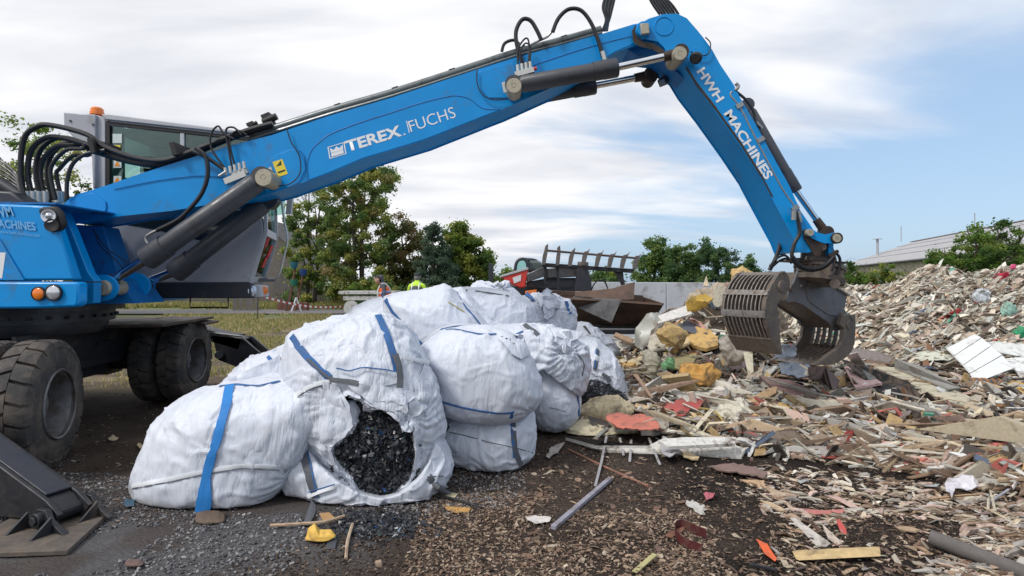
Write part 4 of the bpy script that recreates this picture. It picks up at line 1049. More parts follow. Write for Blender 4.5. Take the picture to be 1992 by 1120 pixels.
gp = MB(); gp.prism([v + Vector((0, YD - YC - .05, 0)) for v in pg([(213, 243), (500, 274), (500, 400), (213, 440)], YC + .02)], (0, .006, 0)); gp.build('side_window', M['glass'], cab)
# rear housing plate, lower shell with sloping lower front
cabpart('rear_housing', [([(123, 218), (185, 222), (186, 365), (180, 366), (178, 305), (124, 248)], YC - .04, .5)], M['cab_grey'], .012)
cabpart('lower_shell', [([(182, 420), (300, 402), (505, 398), (512, 450), (484, 549), (182, 549)], YC - .02, .05)], M['cab_grey'], .01)
cabpart('lower_shell_far', [([(182, 420), (462, 420), (470, 450), (445, 549), (182, 549)], YD - .03, .05)], M['cab_grey'], .01)
cabpart('base_band', [([(182, 549), (484, 549), (488, 551), (488, 580), (182, 580)], YC - .03, .32)], M['cab_dark'], .01)
cabpart('floor', [([(182, 540), (482, 540), (482, 548), (182, 548)], YC + .06, YD - YC - .1)], M['cab_dark'], 0)
cabpart('rear_wall', [([(182, 330), (188, 330), (188, 545), (182, 545)], YC + .06, YD - YC - .1)], M['cab_dark'], 0)
def cross(a, b, w=.04, matl=M['cab_light'], name='front_pillar', t=.045):
    A = P(*a, YC); B = P(*b, YC); mb = MB(); mb.beam(A, B, w, t, up=(0, 1, 0)); mb.build(name, matl, cab, bevel=.006)
# front face: upper glass raked back, lower glass raked in, framed
def fpt(px, py, yy): 
    v = P(px, py, YC); return Vector((v.x - (yy - YC) * .27, yy, v.z))
def fquad(a, b, y0, y1, th, name, matl):
    A0, B0, A1, B1 = fpt(*a, y0), fpt(*b, y0), fpt(*a, y1), fpt(*b, y1)
    nn = (B0 - A0).cross(A1 - A0).normalized() * th
    mb = MB(); mb.prism([A0, B0, B1, A1], nn); return mb.build(name, matl, cab)
fquad((507, 300), (513, 448), YC + .05, YD - .05, .008, 'front_window', M['glass'])
fquad((512, 456), (487, 543), YC + .05, YD - .05, .008, 'front_lower_window', M['glass'])
for a, b in (((512, 443), (513, 458)), ((489, 538), (485, 550)), ((509, 262), (508, 300))): fquad(a, b, YC, YD, .03, 'front_rail', M['cab_light'])
for y0 in (YC - .015, YD - .035):
    fquad((507, 262), (514, 450), y0, y0 + .05, .035, 'front_pillar', M['cab_light']); fquad((514, 450), (485, 549), y0, y0 + .05, .035, 'front_pillar', M['cab_light'])
cabpart('headliner', [([(212, 246), (500, 276), (500, 284), (212, 256)], YC + .06, YD - YC - .12)], M['cab_dark'], 0)
cabpart('far_upper_shadow', [([(213, 247), (500, 277), (500, 330), (300, 308), (213, 316)], YD - .09, .02)], mat('cab_shadow_tone', (0.10, 0.15, 0.15), .25), 0)  # dark sheet added for the shaded upper far side of the cab
# lower hatch window below the boom
cabpart('low_window', [([(240, 436), (300, 412), (470, 408), (497, 412), (495, 431), (440, 434), (416, 470), (380, 466), (300, 446)], YC - .024, .006)], mat('dark_window', (.015, .022, .024), .06, coat=.6), 0)
# seat and levers
s_ = MB(); s_.box(P(360, 430, 6.9), (.5, .48, .14)); s_.box(P(318, 370, 6.9), (.14, .46, .62), Matrix.Rotation(math.radians(-10), 3, 'Y')); s_.box(P(400, 405, 6.65), (.3, .08, .06)); s_.box(P(360, 490, 6.9), (.35, .35, .5)); s_.build('seat', M['seat'], cab, bevel=.04)
s_ = MB(); s_.tube([P(455, 540, 6.9), P(455, 440, 6.9), P(445, 400, 6.9)], .03, 8); s_.lathe(P(443, 398, 6.9), (-.5, 0, 1), [(0, .17), (.02, .185), (.04, .17)], 24); s_.build('steering_column', M['seat'], cab)
# stickers on glass
for (pts, ml) in (([(219, 260), (237, 260), (237, 278), (219, 278)], 'sticker_w'), ([(222, 282), (234, 282), (234, 292), (222, 292)], 'sticker'), ([(221, 312), (236, 312), (236, 326), (221, 326)], 'sticker_w'), ([(221, 342), (236, 342), (236, 358), (221, 358)], 'sticker_w')):
    cabpart('sticker', [(pts, YC + .012, .004)], M[ml], 0)
for (a, b) in ((228, 318), (228, 349)): cabpart('warning_triangle', [([(a - 6, b + 5), (a + 6, b + 5), (a, b - 5)], YC + .009, .002)], M['sticker_o'], 0)
# beacon
q = MB(); q.lathe(P(189, 224, 6.6), (0, 0, 1), [(0, .075), (.03, .075), (.03, .068), (.07, .066), (.088, .05), (.094, 0)], 28); q.build('beacon', M['orange'], cab)
# lamps, mirror tube, step, panel bolts
q = MB(); q.lathe(fpt(486, 566, YC + .05) + Vector((.02, -.02, 0)), (.8, -.6, 0), [(0, .06), (.03, .06), (.045, .03), (.05, 0)], 20); q.build('cab_headlight', M['lens'], cab)
q = MB(); q.lathe(P(511, 565, 6.6), (.8, -.6, 0), [(0, .05), (.03, .05), (.04, 0)], 20); q.build('cab_indicator', M['orange'], cab)
q = MB(); q.prism(pg([(484, 551), (506, 556), (508, 578), (484, 580)], 6.50), (0, .22, 0)); q.build('front_bumper', M['cab_light'], cab, bevel=.01)
hose([(548, 392), (553, 430), (559, 465), (552, 500), (541, 537), (520, 541)], 6.7, .013, cab, M['zinc'], name='mirror_tube')
hose([(370, 580), (370, 598), (444, 598), (444, 580)], 6.55, .009, cab, M['gasket'], name='step_bar', smooth=1)
q = MB(); 
for a, b in ((137, 235), (139, 250), (180, 265), (181, 242)): q.cyl(P(a, b, YC - .05), P(a, b, YC - .03), .014, seg=8)
q.build('panel_bolt', M['steel'], cab)
q = MB()
for a, b in ((508, 495), (515, 480), (520, 500), (510, 520)): q.beam(P(a, b, 6.75), P(a + 9, b - 22, 6.8), .03, .03)
q.build('orange_handle', M['red'], cab)
# ================================================================ big bags and other soft lumps
def cubesphere(n):
    """vertices on the unit sphere and quads, shared along the cube's edges"""
    idx = {}; vs = []; fs = []
    def vid(k):
        if k not in idx: idx[k] = len(vs); vs.append(k)
        return idx[k]
    for ax in range(3):
        for s in (0, n):
            for i in range(n):
                for j in range(n):
                    q = []
                    for (a, b) in ((i, j), (i + 1, j), (i + 1, j + 1), (i, j + 1)):
                        k = [0, 0, 0]; k[ax] = s; k[(ax + 1) % 3] = a; k[(ax + 2) % 3] = b; q.append(vid(tuple(k)))
                    fs.append(q if s else q[::-1])
    v = np.array(vs, dtype=float) / n * 2 - 1
    v = np.tan(v * math.pi / 4 * 0.98)
    v /= np.linalg.norm(v, axis=1)[:, None]
    return v, np.array(fs)
_CS = {}
def radial(outline, c, n=360):
    """distance from c to the closed outline in n directions"""
    pts = [Vector((p[0] - c[0], -(p[1] - c[1]))) for p in outline]
    R = np.zeros(n)
    for k in range(n):
        a = 2 * math.pi * k / n; d = Vector((math.cos(a), math.sin(a))); best = 0
        for i in range(len(pts)):
            p, q = pts[i], pts[(i + 1) % len(pts)]
            e = q - p; den = d.x * e.y - d.y * e.x
            if abs(den) < 1e-9: continue
            t = (p.x * e.y - p.y * e.x) / den; u = (p.x * d.y - p.y * d.x) / den
            if t > 0 and -1e-6 <= u <= 1 + 1e-6: best = max(best, t)
        R[k] = best
    ker = np.array([1, 2, 3, 2, 1.]); ker /= ker.sum()
    return np.convolve(np.concatenate([R[-2:], R, R[:2]]), ker, 'valid')
def lump(outline, Y, hd, n=40, ex=2.5, seed=0, amp=0.006, fold=0.020, gathers=(), ground=True, c=None, big=0.032, tilt=0.0, fdir=(1, 1, .35)):
    if n not in _CS: _CS[n] = cubesphere(n)
    u, fs = _CS[n]
    xs = [p[0] for p in outline]; ys = [p[1] for p in outline]
    c = c or ((min(xs) + max(xs)) / 2, (min(ys) + max(ys)) / 2)
    R = radial(outline, c); Rm = R.mean()
    l0 = np.hypot(u[:, 0], u[:, 2]); d = u[:, 1]
    k = (l0 ** ex + np.abs(d) ** ex) ** (-1 / ex)
    l = l0 * k; d = d * k
    a = np.mod(np.degrees(np.arctan2(u[:, 2], u[:, 0])), 360)
    Ra = np.interp(a, np.arange(361), np.append(R, R[0]))
    bl = sst(0.0, 0.75, l0)
    Re = Rm * (1 - bl) + Ra * bl
    ppx = c[0] + Re * l * np.cos(np.radians(a)); ppy = c[1] - Re * l * np.sin(np.radians(a))
    vd = Vector(((c[0] - CX) / F, 1, 0)).normalized()
    pos = np.stack([(ppx - CX) / F * Y, np.full(len(u), float(Y)), CH - (ppy - HY) / F * Y], -1)
    pos = pos + d[:, None] * hd * np.array(vd) + np.stack([np.zeros(len(u)), np.zeros(len(u)), d * hd * tilt], -1)
    cen = np.array(P(c[0], c[1], Y))
    nr = pos - cen; nr[:, 2] *= 1.1; nr /= np.linalg.norm(nr, axis=1)[:, None]
    so = seed * 13.7
    q = pos + so
    disp = (fbm(q * 1.7, seed, 2) - 0.5) * 2 * big
    w1 = pos + (fbm(q * 3, seed + 5, 3)[:, None] - .5) * 0.5
    disp += (ridge(w1 * np.array([5, 5, 5]) * np.array(fdir) * .8 + so, seed + 11) ** 4) * fold
    disp += (ridge(w1 * np.array([7, 7, 2.2]) + so, seed + 12) ** 4) * fold * 0.6
    disp += (ridge(w1 * np.array([3, 3, 10]) + so, seed + 13) ** 5) * fold * 0.6
    disp += (fbm(q * 6, seed + 3, 2) - 0.5) * 2 * amp * .6
    disp += (ridge(w1 * np.array([15, 15, 8]) + so, seed + 15) ** 4) * amp * 0.6
    for (gxp, gyp, rad, kf, str_) in gathers:
        gp = np.array(P(gxp, gyp, Y)) - np.array(vd) * hd * 0.8
        dv = pos - gp; rr = np.linalg.norm(dv, axis=1)
        an = np.arctan2(dv[:, 2], dv[:, 0] + dv[:, 1] * .4)
        an = an + (fbm(q * 3, seed + 8, 2) - .5) * 1.6
        disp += (np.abs(np.sin(an * kf / 2)) - .5) * str_ * np.exp(-(rr / rad) ** 2) * sst(0.0, 0.06, rr)
        disp += -str_ * 1.2 * np.exp(-(rr / (rad * .28)) ** 2)
    pos = pos + nr * disp[:, None]
    if ground:
        g = H(pos[:, 0], pos[:, 1]) + 0.006
        z = pos[:, 2]; low = z < g + 0.05
        z2 = g + 0.05 * np.exp((z - g - 0.05) / 0.05)
        pos[:, 2] = np.where(low, np.maximum(z2, g), z)
    return pos, fs
def mesh_from(pos, fs, name, matl, parent=None, origin=None, smooth=True):
    if origin is None and parent is None: origin = (float(pos[:, 0].mean()), float(pos[:, 1].mean()), float(pos[:, 2].min()))
    return np_mesh(name, pos, fs.ravel(), np.full(len(fs), fs.shape[1]), matl, parent=parent, origin=origin or (0, 0, 0), smooth=smooth)
def bvh_of(pos, fs): return BVHTree.FromPolygons([tuple(map(float, v)) for v in pos], [tuple(int(i) for i in f) for f in fs])
def onto(px, py, bv, dflt=None):
    d = Vector(((px - CX) / F, 1, -(py - HY) / F)).normalized()
    h, n, i, t = bv.ray_cast(EYE, d)
    if h is None: return dflt, None
    if n.dot(d) > 0: n = -n
    return h, n
def ribbon(pts, bv, wid, lift=0.009, name='strap', matl=None, parent=None, th=0.003, step=9, wob=0.0, Yd=None):
    """webbing laid along photo pixels on the surface bv"""
    den = []
    for (a, b) in zip(pts[:-1], pts[1:]):
        L = math.hypot(b[0] - a[0], b[1] - a[1]); k = max(1, int(L / step))
        for i in range(k): den.append((a[0] + (b[0] - a[0]) * i / k, a[1] + (b[1] - a[1]) * i / k))
    den.append(pts[-1])
    hs = []; last = None
    for p in den:
        h, n = onto(p[0], p[1], bv)
        if h is None:
            if last is None: continue
            h, n = P(p[0], p[1], last[0].y), last[1]
        last = (h, n); hs.append((h + n * lift, n))
    if len(hs) < 2: return None
    sm = [sum((hs[max(0, min(len(hs) - 1, i + k))][0] for k in (-1, 0, 1)), Vector()) / 3 if 0 < i < len(hs) - 1 else hs[i][0] for i in range(len(hs))]
    vs = []; fs = []
    for i in range(len(sm)):
        t = (sm[min(i + 1, len(sm) - 1)] - sm[max(i - 1, 0)]).normalized(); n = hs[i][1]
        s = t.cross(n)
        if s.length < 1e-4: s = Vector((1, 0, 0))
        s.normalize(); n = s.cross(t)
        if n.dot(hs[i][1]) < 0: n = -n
        ww = wid * (1 + wob * math.sin(i * .9)) / 2
        for (a, b) in ((-1, 0), (-.35, .5), (.35, .5), (1, 0)): vs.append(sm[i] + s * a * ww + n * b * th)
        for (a) in (1, -1): vs.append(sm[i] + s * a * ww - n * th)
    m = 6
    for i in range(len(sm) - 1):
        for k in range(m): fs.append((i * m + k, i * m + (k + 1) % m, (i + 1) * m + (k + 1) % m, (i + 1) * m + k))
    fs.append(tuple(range(m - 1, -1, -1))); fs.append(tuple((len(sm) - 1) * m + k for k in range(m)))
    mb = MB(); mb.add(vs, fs); return mb.build(name, matl or M['strap_blue'], parent, smooth=60)
def inpoly(px, py, poly):
    px = np.asarray(px); py = np.asarray(py); ins = np.zeros(px.shape, bool); n = len(poly)
    for i in range(n):
        x1, y1 = poly[i]; x2, y2 = poly[(i + 1) % n]
        cnd = ((y1 > py) != (y2 > py)) & (px < (x2 - x1) * (py - y1) / ((y2 - y1) + 1e-12) + x1)
        ins ^= cnd
    return ins
def dens(poly, step):
    o = []
    for i in range(len(poly)):
        a, b = poly[i], poly[(i + 1) % len(poly)]; k = max(1, int(math.hypot(b[0] - a[0], b[1] - a[1]) / step))
        for j in range(k): o.append((a[0] + (b[0] - a[0]) * j / k, a[1] + (b[1] - a[1]) * j / k))
    return o
def patch(poly, surf, lift=0.01, amp=0.01, freq=9, step=7, seed=0, name='flap', matl=None, parent=None, th=0.004, edge_lift=0.0, colour=None, rag=0.0, tag_=None):
    """a piece of cloth or sheet lying over surf (a function pixel -> point, normal), thick by th"""
    rs = random.Random(seed)
    bd = [(a + rs.uniform(-rag, rag), b + rs.uniform(-rag, rag)) for a, b in dens(poly, step)]
    xs = [p[0] for p in bd]; ys = [p[1] for p in bd]; inn = []
    y = min(ys)
    row = 0
    while y < max(ys):
        x = min(xs) + (row % 2) * step / 2
        while x < max(xs): inn.append((x + rs.uniform(-1, 1) * step * .15, y + rs.uniform(-1, 1) * step * .15)); x += step
        y += step * .87; row += 1
    if inn:
        m_ = inpoly([p[0] for p in inn], [p[1] for p in inn], inset(poly, step * .5) if len(poly) < 60 else poly)
        inn = [p for p, k in zip(inn, m_) if k]
    n = len(bd)
    r = delaunay_2d_cdt([Vector(p) for p in bd + inn], [], [list(range(n))], 1, 1e-5)
    v2, _, f2 = r[0], r[1], r[2]
    pts = []; nn = []; last = None
    for p in v2:
        h, nr = surf(p.x, p.y)
        if h is None: h, nr = (P(p.x, p.y, last.y) if last else P(p.x, p.y, 5)), Vector((0, -1, .3)).normalized()
        last = h; pts.append(h); nn.append(nr)
    pa = np.array([tuple(p) for p in pts]); off = lift + (fbm(pa * freq + seed * 3.3, seed, 3) - .5) * 2 * amp + ridge(pa * freq * .6 + seed, seed + 4) ** 3 * amp
    top = [p + q * float(max(0.002, o)) for p, q, o in zip(pts, nn, off)]
    bot = [p - q * th for p, q in zip(top, nn)]
    N_ = len(top); faces = [tuple(f) for f in f2]
    e = {}
    for f in faces:
        for i in range(len(f)):
            a, b = f[i], f[(i + 1) % len(f)]; e[(a, b)] = e.get((a, b), 0) + 1
    bnd = [(a, b) for (a, b) in e if (b, a) not in e]
    fs = faces + [tuple(i + N_ for i in f[::-1]) for f in faces] + [(b, a, a + N_, b + N_) for a, b in bnd]
    mb = MB(); mb.add(top + bot, fs)
    o = mb.build(name, matl or M['bag_crumpled'], parent, smooth=50)
    if colour: o.color = (*colour, 1)
    return o

BAGS = {}
def press(pos, bv, outl, c, gap=.30):
    """dent the parts of a bag that another bag, lying in front, presses in"""
    R = radial(outl, c)
    for i in range(len(pos)):
        q = PX(pos[i]); dx_, dy_ = q[0] - c[0], c[1] - q[1]; rho = math.hypot(dx_, dy_) / R[int(math.degrees(math.atan2(dy_, dx_))) % 360]
        if rho > 1.0: continue
        w_ = float(1 - sst(.88, 1.0, rho)); d = Vector(pos[i]) - EYE; L = d.length; d /= L
        h, n, k, t = bv.ray_cast(EYE, d)
        T = (t if h is not None else 4.9) + gap
        if T > L: pos[i] = EYE + d * (L + (T - L) * w_)
    return pos
def bag(key, label, outline, Y, hd, matl='bag', n=52, under=None, **kw):
    pos, fs = lump(outline, Y, hd, n=n, **kw)
    if under is not None: pos = press(pos, *under)
    root = thing('bulk_bag', label, 'bulk bag', (float(pos[:, 0].mean()), float(pos[:, 1].mean()), float(pos[:, 2].min())), 'white woven bulk bags heaped together')
    bv = bvh_of(pos, fs)
    BAGS[key] = (root, bv, pos, fs)
    mesh_from(pos, fs, 'bag_body', M[matl], parent=root)
    return root, bv

# 1 front left, lying
b, v = bag('lying', 'bulging closed white bag lying in front of the wheels with one broad bright blue strap', [(256, 930), (262, 898), (280, 860), (296, 822), (330, 795), (380, 768), (440, 746), (520, 738), (600, 740), (620, 800), (590, 870), (558, 920), (520, 960), (470, 990), (420, 1003), (350, 1010), (300, 1003), (268, 975)], 4.30, .52, seed=2, gathers=[(560, 900, .25, 20, .02)], ex=2.7)
ribbon([(447, 752), (441, 790), (425, 850), (408, 905), (397, 955), (389, 1000)], v, .062, lift=.016, parent=b, matl=M['strap_bright'], wob=.05)
ribbon([(404, 920), (408, 960), (404, 995), (392, 1001)], v, .05, lift=.015, parent=b, matl=M['strap_bright'], name='strap_loop')
ribbon([(258, 945), (330, 932), (390, 918), (470, 905), (545, 908)], v, .028, lift=.006, matl=M['hem'], parent=b, name='hem')
ribbon([(258, 951), (330, 938), (390, 924), (470, 911), (545, 914)], v, .004, lift=.006, matl=M['strap_grey'], parent=b, name='seam', step=6)
ribbon([(428, 752), (452, 748), (500, 752), (545, 742)], v, .022, lift=.008, matl=M['strap_blue'], parent=b, name='blue_stitching')
patch([(440, 748), (448, 735), (470, 728), (500, 712), (530, 700), (548, 690), (548, 742), (500, 750)], lambda x, y: onto(x, min(y + 30, 800), v) if False else (P(x, y, 4.62), Vector((0, -1, .2))), .02, .035, 12, 6, 4, 'gathered_top', M['bag_crumpled'], b)
# 2 small one behind it
b, v = bag('behind_lying', 'crumpled white bag slumped behind the lying bag with the broad blue strap', [(436, 752), (455, 730), (488, 705), (520, 690), (560, 676), (600, 700), (600, 800), (560, 850), (480, 830), (440, 790)], 5.05, .42, n=40, seed=5, fold=.03, matl='bag_crumpled')
ribbon([(522, 694), (534, 702), (530, 720)], v, .03, parent=b)
patch([(528, 702), (548, 696), (546, 710), (532, 716)], lambda x, y: onto(x, y, v), .01, .004, 9, 5, 3, 'brown_patch', mat('brown_card', (.35, .18, .09), .8), b)
# 4 the big open one
MOUTH = [(676, 768), (700, 776), (720, 792), (745, 796), (775, 812), (785, 838), (797, 838), (802, 812), (806, 850), (809, 878), (806, 905), (795, 935), (770, 955), (745, 966), (718, 962), (698, 950), (678, 925), (660, 905), (646, 885), (648, 868), (664, 856), (684, 838), (690, 826), (682, 800), (662, 772)]
O2 = [(543, 762), (546, 720), (550, 685), (560, 650), (600, 636), (650, 624), (700, 616), (738, 612), (770, 622), (800, 645), (822, 690), (845, 740), (857, 800), (850, 850), (838, 900), (815, 935), (780, 962), (745, 972), (700, 962), (660, 940), (620, 905), (590, 860), (560, 815)]
pos, fs = lump(O2, 4.45, .55, n=84, seed=14, fold=.024, amp=.008, big=.03, ex=2.5, gathers=[(795, 782, .30, 16, .02), (650, 752, .26, 14, .015)], ground=False)
root = thing('bulk_bag', 'big torn open white bag spilling black plastic chips, propped on another bag', 'bulk bag', (float(pos[:, 0].mean()), float(pos[:, 1].mean()), float(pos[:, 2].min())), 'white woven bulk bags heaped together')
bv4_full = bvh_of(pos, fs)
ppx = CX + F * pos[:, 0] / pos[:, 1]; ppy = HY - F * (pos[:, 2] - CH) / pos[:, 1]
mm = inpoly(ppx, ppy, MOUTH) & (pos[:, 1] < 4.55)
# the cloth turns in around the opening
keep = ~(mm[fs].all(axis=1))
mesh_from(pos, fs[keep], 'bag_body', M['bag_crumpled'], parent=root)
BAGS['open'] = (root, bv4_full, pos, fs)
mc = (735, 880)
rim = MB(); ring = dens(MOUTH, 6); vs = []; K = 5
for i, p in enumerate(ring):
    h, n = onto(p[0], p[1], bv4_full)
    dv = Vector((p[0] - mc[0], p[1] - mc[1])); L = dv.length; dv /= L
    wv = 1 + .8 * math.sin(i * .83) + .6 * math.sin(i * 1.9) + .4 * math.sin(i * 3.7)
    pr_ = [(7 + 3 * wv, .003), (2 + wv, .012 + .008 * wv), (-1, .016 + .008 * wv), (-2.2 + .6 * wv, .002), (-1, -.09)]
    for (o_, lf) in pr_:
        q_ = (p[0] + dv.x * o_, p[1] + dv.y * o_); hh, n2 = onto(q_[0], q_[1], bv4_full, None)
        if hh is None: hh, n2 = P(q_[0], q_[1], h.y), n
        vs.append(hh + n2 * lf)
fsr = []
nr_ = len(ring)
for i in range(nr_):
    for k in range(K - 1): fsr.append((i * K + k, ((i + 1) % nr_) * K + k, ((i + 1) % nr_) * K + k + 1, i * K + k + 1))
rim.add(vs, fsr); rim.build('torn_rim', M['bag_crumpled'], root, smooth=60)
v = bv4_full
S4 = lambda x, y: onto(x, y, v)
# flaps and folds of the torn top
patch([(632, 742), (660, 752), (684, 790), (690, 826), (682, 840), (655, 862), (640, 876), (630, 858), (624, 820), (624, 775)], S4, .025, .022, 5, 7, 21, 'folded_flap', M['bag_crumpled'], root)
patch([(650, 738), (676, 746), (706, 770), (735, 795), (760, 800), (782, 812), (800, 778), (792, 762), (740, 748), (700, 748), (664, 735)], S4, .025, .018, 6, 7, 33, 'torn_lip', M['bag_crumpled'], root)
patch([(656, 714), (684, 722), (720, 716), (770, 724), (776, 745), (735, 752), (690, 745), (662, 735)], S4, .015, .012, 6, 7, 45, 'collar_fold', M['bag_crumpled'], root)
patch([(784, 838), (800, 775), (826, 700), (840, 735), (838, 770), (820, 800), (806, 812), (795, 822)], S4, .015, .014, 6, 7, 51, 'side_fold', M['bag_crumpled'], root)
ribbon([(564, 646), (580, 672), (602, 700), (625, 722), (642, 735)], v, .05, lift=.012, parent=root, wob=.05)
ribbon([(600, 700), (622, 725), (642, 737)], v, .02, lift=.02, matl=M['strap_grey'], parent=root, name='grey_edge')
ribbon([(735, 614), (752, 648), (764, 688), (772, 722)], v, .05, lift=.012, parent=root)
ribbon([(768, 690), (776, 725), (778, 755)], v, .045, lift=.03, matl=M['strap_grey'], parent=root, name='grey_strap')
ribbon([(648, 740), (670, 742), (704, 748)], v, .035, lift=.045, matl=M['strap_grey'], parent=root, name='grey_strap')
ribbon([(660, 712), (684, 726), (706, 716), (736, 718), (768, 724)], v, .009, lift=.048, parent=root, name='blue_stitching')
ribbon([(786, 694), (798, 702), (830, 706)], v, .03, lift=.03, matl=M['hem'], parent=root, name='hem')
ribbon([(563, 812), (562, 790), (580, 765), (610, 748), (640, 742)], v, .03, lift=.010, matl=M['hem'], parent=root, name='hem'); ribbon([(567, 815), (566, 792), (583, 770), (612, 753), (640, 747)], v, .006, lift=.015, matl=M['strap_grey'], parent=root, name='seam')
# chips inside
def chips(n, getp, size, colours, name, matl, parent=None, flat=0.35, seed=0, origin=(0, 0, 0), thick=.12, elong=(.5, 1.2), kind='stuff'):
    r = np.random.default_rng(seed)
    c, nrm = getp(n, r)
    n = len(c)
    base = np.array([[-1, -.7, -1], [.6, -1, -1], [1, .5, -1], [-.4, 1, -1], [-1, -.7, 1], [.6, -1, 1], [1, .5, 1], [-.4, 1, 1]], float)
    fc = np.array([[0, 3, 2, 1], [4, 5, 6, 7], [0, 1, 5, 4], [1, 2, 6, 5], [2, 3, 7, 6], [3, 0, 4, 7]])
    s = r.uniform(size[0], size[1], n) ** 1
    sc = np.stack([s * r.uniform(elong[0], elong[1], n), s * r.uniform(.4, .8, n), s * thick * r.uniform(.5, 1.3, n)], -1) / 2
    v = base[None] * sc[:, None, :] * (1 + r.uniform(-.35, .35, (n, 8, 1)) * np.array([1, 1, 0]))
    # axes: normal nrm tilted at random
    nz = nrm + r.normal(0, flat, (n, 3)); nz /= np.linalg.norm(nz, axis=1)[:, None]
    t = r.normal(0, 1, (n, 3)); x = t - nz * (t * nz).sum(1)[:, None]; x /= np.linalg.norm(x, axis=1)[:, None]; y = np.cross(nz, x)
    w_ = c[:, None, :] + v[..., 0:1] * x[:, None] + v[..., 1:2] * y[:, None] + v[..., 2:3] * nz[:, None]
    col = np.array(colours)[r.integers(0, len(colours), n)] * r.uniform(.65, 1.25, (n, 1))
    cc = np.repeat(col, 8, axis=0)
    ff = (fc[None] + (np.arange(n) * 8)[:, None, None]).reshape(-1, 4)
    o = np_mesh(name, w_.reshape(-1, 3), ff.ravel(), np.full(len(ff), 4), matl, color=cc, parent=parent, origin=origin)
    if kind: tag(o, kind=kind)
    return o
CHIPC = [(.018, .018, .021), (.024, .025, .029), (.032, .034, .040), (.012, .012, .014), (.05, .052, .06), (.026, .028, .034), (.10, .105, .115), (.022, .026, .036)]
CHIPR = CHIPC * 22 + [(.03, .10, .28), (.20, .26, .34), (.45, .45, .44), (.05, .22, .20)]
fillm = MB(); gpx = [(x, y) for y in range(760, 975, 8) for x in range(645, 820, 8)]
idx = {}; vs = []
for (x, y) in gpx:
    h, n = onto(x, y, bv4_full)
    if h is None: continue
    f_ = .022 + .035 * float(fbm(np.array([[x * .02, y * .02, 0]]), 3, 3)[0]) + (.13 * max(0, (850 - y) / 80) if y < 850 else 0)
    idx[(x, y)] = len(vs); vs.append(h + Vector((0, 1, -.2)).normalized() * f_)
fsr = [(idx[(x, y)], idx[(x, y + 8)], idx[(x + 8, y + 8)], idx[(x + 8, y)]) for (x, y) in idx if (x + 8, y) in idx and (x, y + 8) in idx and (x + 8, y + 8) in idx]
fillm.add(vs, fsr); fillm.build('chip_fill', mat('chip_bed', (.012, .012, .014), .6), root)
fb = BVHTree.FromPolygons([tuple(q) for q in vs], fsr)
def fp_(n, r):
    c = []; nn = []
    for _ in range(n):
        x, y = r.uniform(648, 815), r.uniform(764, 970); h, q = onto(x, y, fb)
        if h is None: continue
        up_ = q + Vector((0, 0, .5)); up_.normalize(); c.append(tuple(h + q * float(r.uniform(-.004, .03)))); nn.append(tuple(up_))
    return np.array(c), np.array(nn)
chips(5200, fp_, (.012, .05), CHIPR, 'black_chips', M['chip'], parent=root, flat=.7, seed=4, thick=.10)
chips(160, fp_, (.05, .085), CHIPC, 'black_chips', M['chip'], parent=root, flat=.5, seed=6, thick=.05)
# 3 lowest under the open one
b, v = bag('under_open', 'squashed white bag on the ground beneath the big open bag of black chips', [(540, 885), (548, 862), (600, 850), (700, 840), (800, 830), (850, 845), (869, 885), (866, 915), (846, 945), (812, 966), (770, 982), (690, 991), (640, 985), (600, 970), (560, 935)], 4.38, .50, seed=9, gathers=[(735, 985, .3, 18, .015)], ex=2.6, n=96, under=(bv4_full, O2, (700, 790)))
ribbon([(586, 862), (596, 900), (606, 940), (616, 968)], v, .058, parent=b, matl=M['strap_grey']); ribbon([(594, 862), (604, 900), (613, 940), (619, 966)], v, .012, lift=.011, parent=b, name='blue_edge')
g_ = lambda a, b_: hit(a, b_, .01)
mbx = MB(); pts = [P(618, 966, 4.02), P(612, 985, 3.98), GP(603, 1008, .02), GP(597, 1022, .015)]
for dx_ in (0,): mbx.prism([pts[0] + Vector((-.035, 0, 0)), pts[0] + Vector((.02, 0, 0)), pts[1] + Vector((.025, 0, 0)), pts[2] + Vector((.02, 0, 0)), pts[3] + Vector((.012, 0, 0)), pts[3] + Vector((-.03, 0, 0)), pts[2] + Vector((-.03, 0, 0)), pts[1] + Vector((-.03, 0, 0))], (0, .008, .008))
mbx.build('strap_end', M['strap_grey'], b)
ribbon([(600, 965), (640, 950), (668, 940)], v, .03, lift=.012, matl=M['hem'], parent=b, name='hem'); ribbon([(602, 956), (640, 945), (668, 938)], v, .007, lift=.015, parent=b, name='blue_stitching')
ribbon([(800, 928), (832, 927), (862, 926)], v, .006, lift=.008, matl=M['strap_grey'], parent=b, name='seam')
ribbon([(824, 896), (830, 918), (840, 938), (856, 950)], v, .045, lift=.008, parent=b, matl=M['strap_grey'])
tb_ = MB(); tb_.tube([P(838, 935, 4.05), P(852, 948, 3.98), GP(868, 958, .03), GP(876, 962, .01)], .02, 8); tb_.build('strap_end', M['strap_grey'], b)
# label sewn between two bags
b1 = BAGS['lying'][0]
lb_ = MB(); lb_.prism([P(537, 858, 4.02), P(566, 834, 4.0), P(592, 850, 3.98), P(565, 885, 3.99)], (0, .004, 0)); lb_.build('sewn_label', M['hem'], b1)
lb_ = MB()
for k in range(5): lb_.prism([P(543 + k * 5, 858 + k * 4 - 2, 3.985), P(566 + k * 4.4, 841 + k * 3, 3.975), P(566.6 + k * 4.4, 842 + k * 3, 3.975), P(543.6 + k * 5, 859 + k * 4 - 2, 3.985)], (0, .001, 0))
lb_.build('printed_lines', M['strap_grey'], b1)

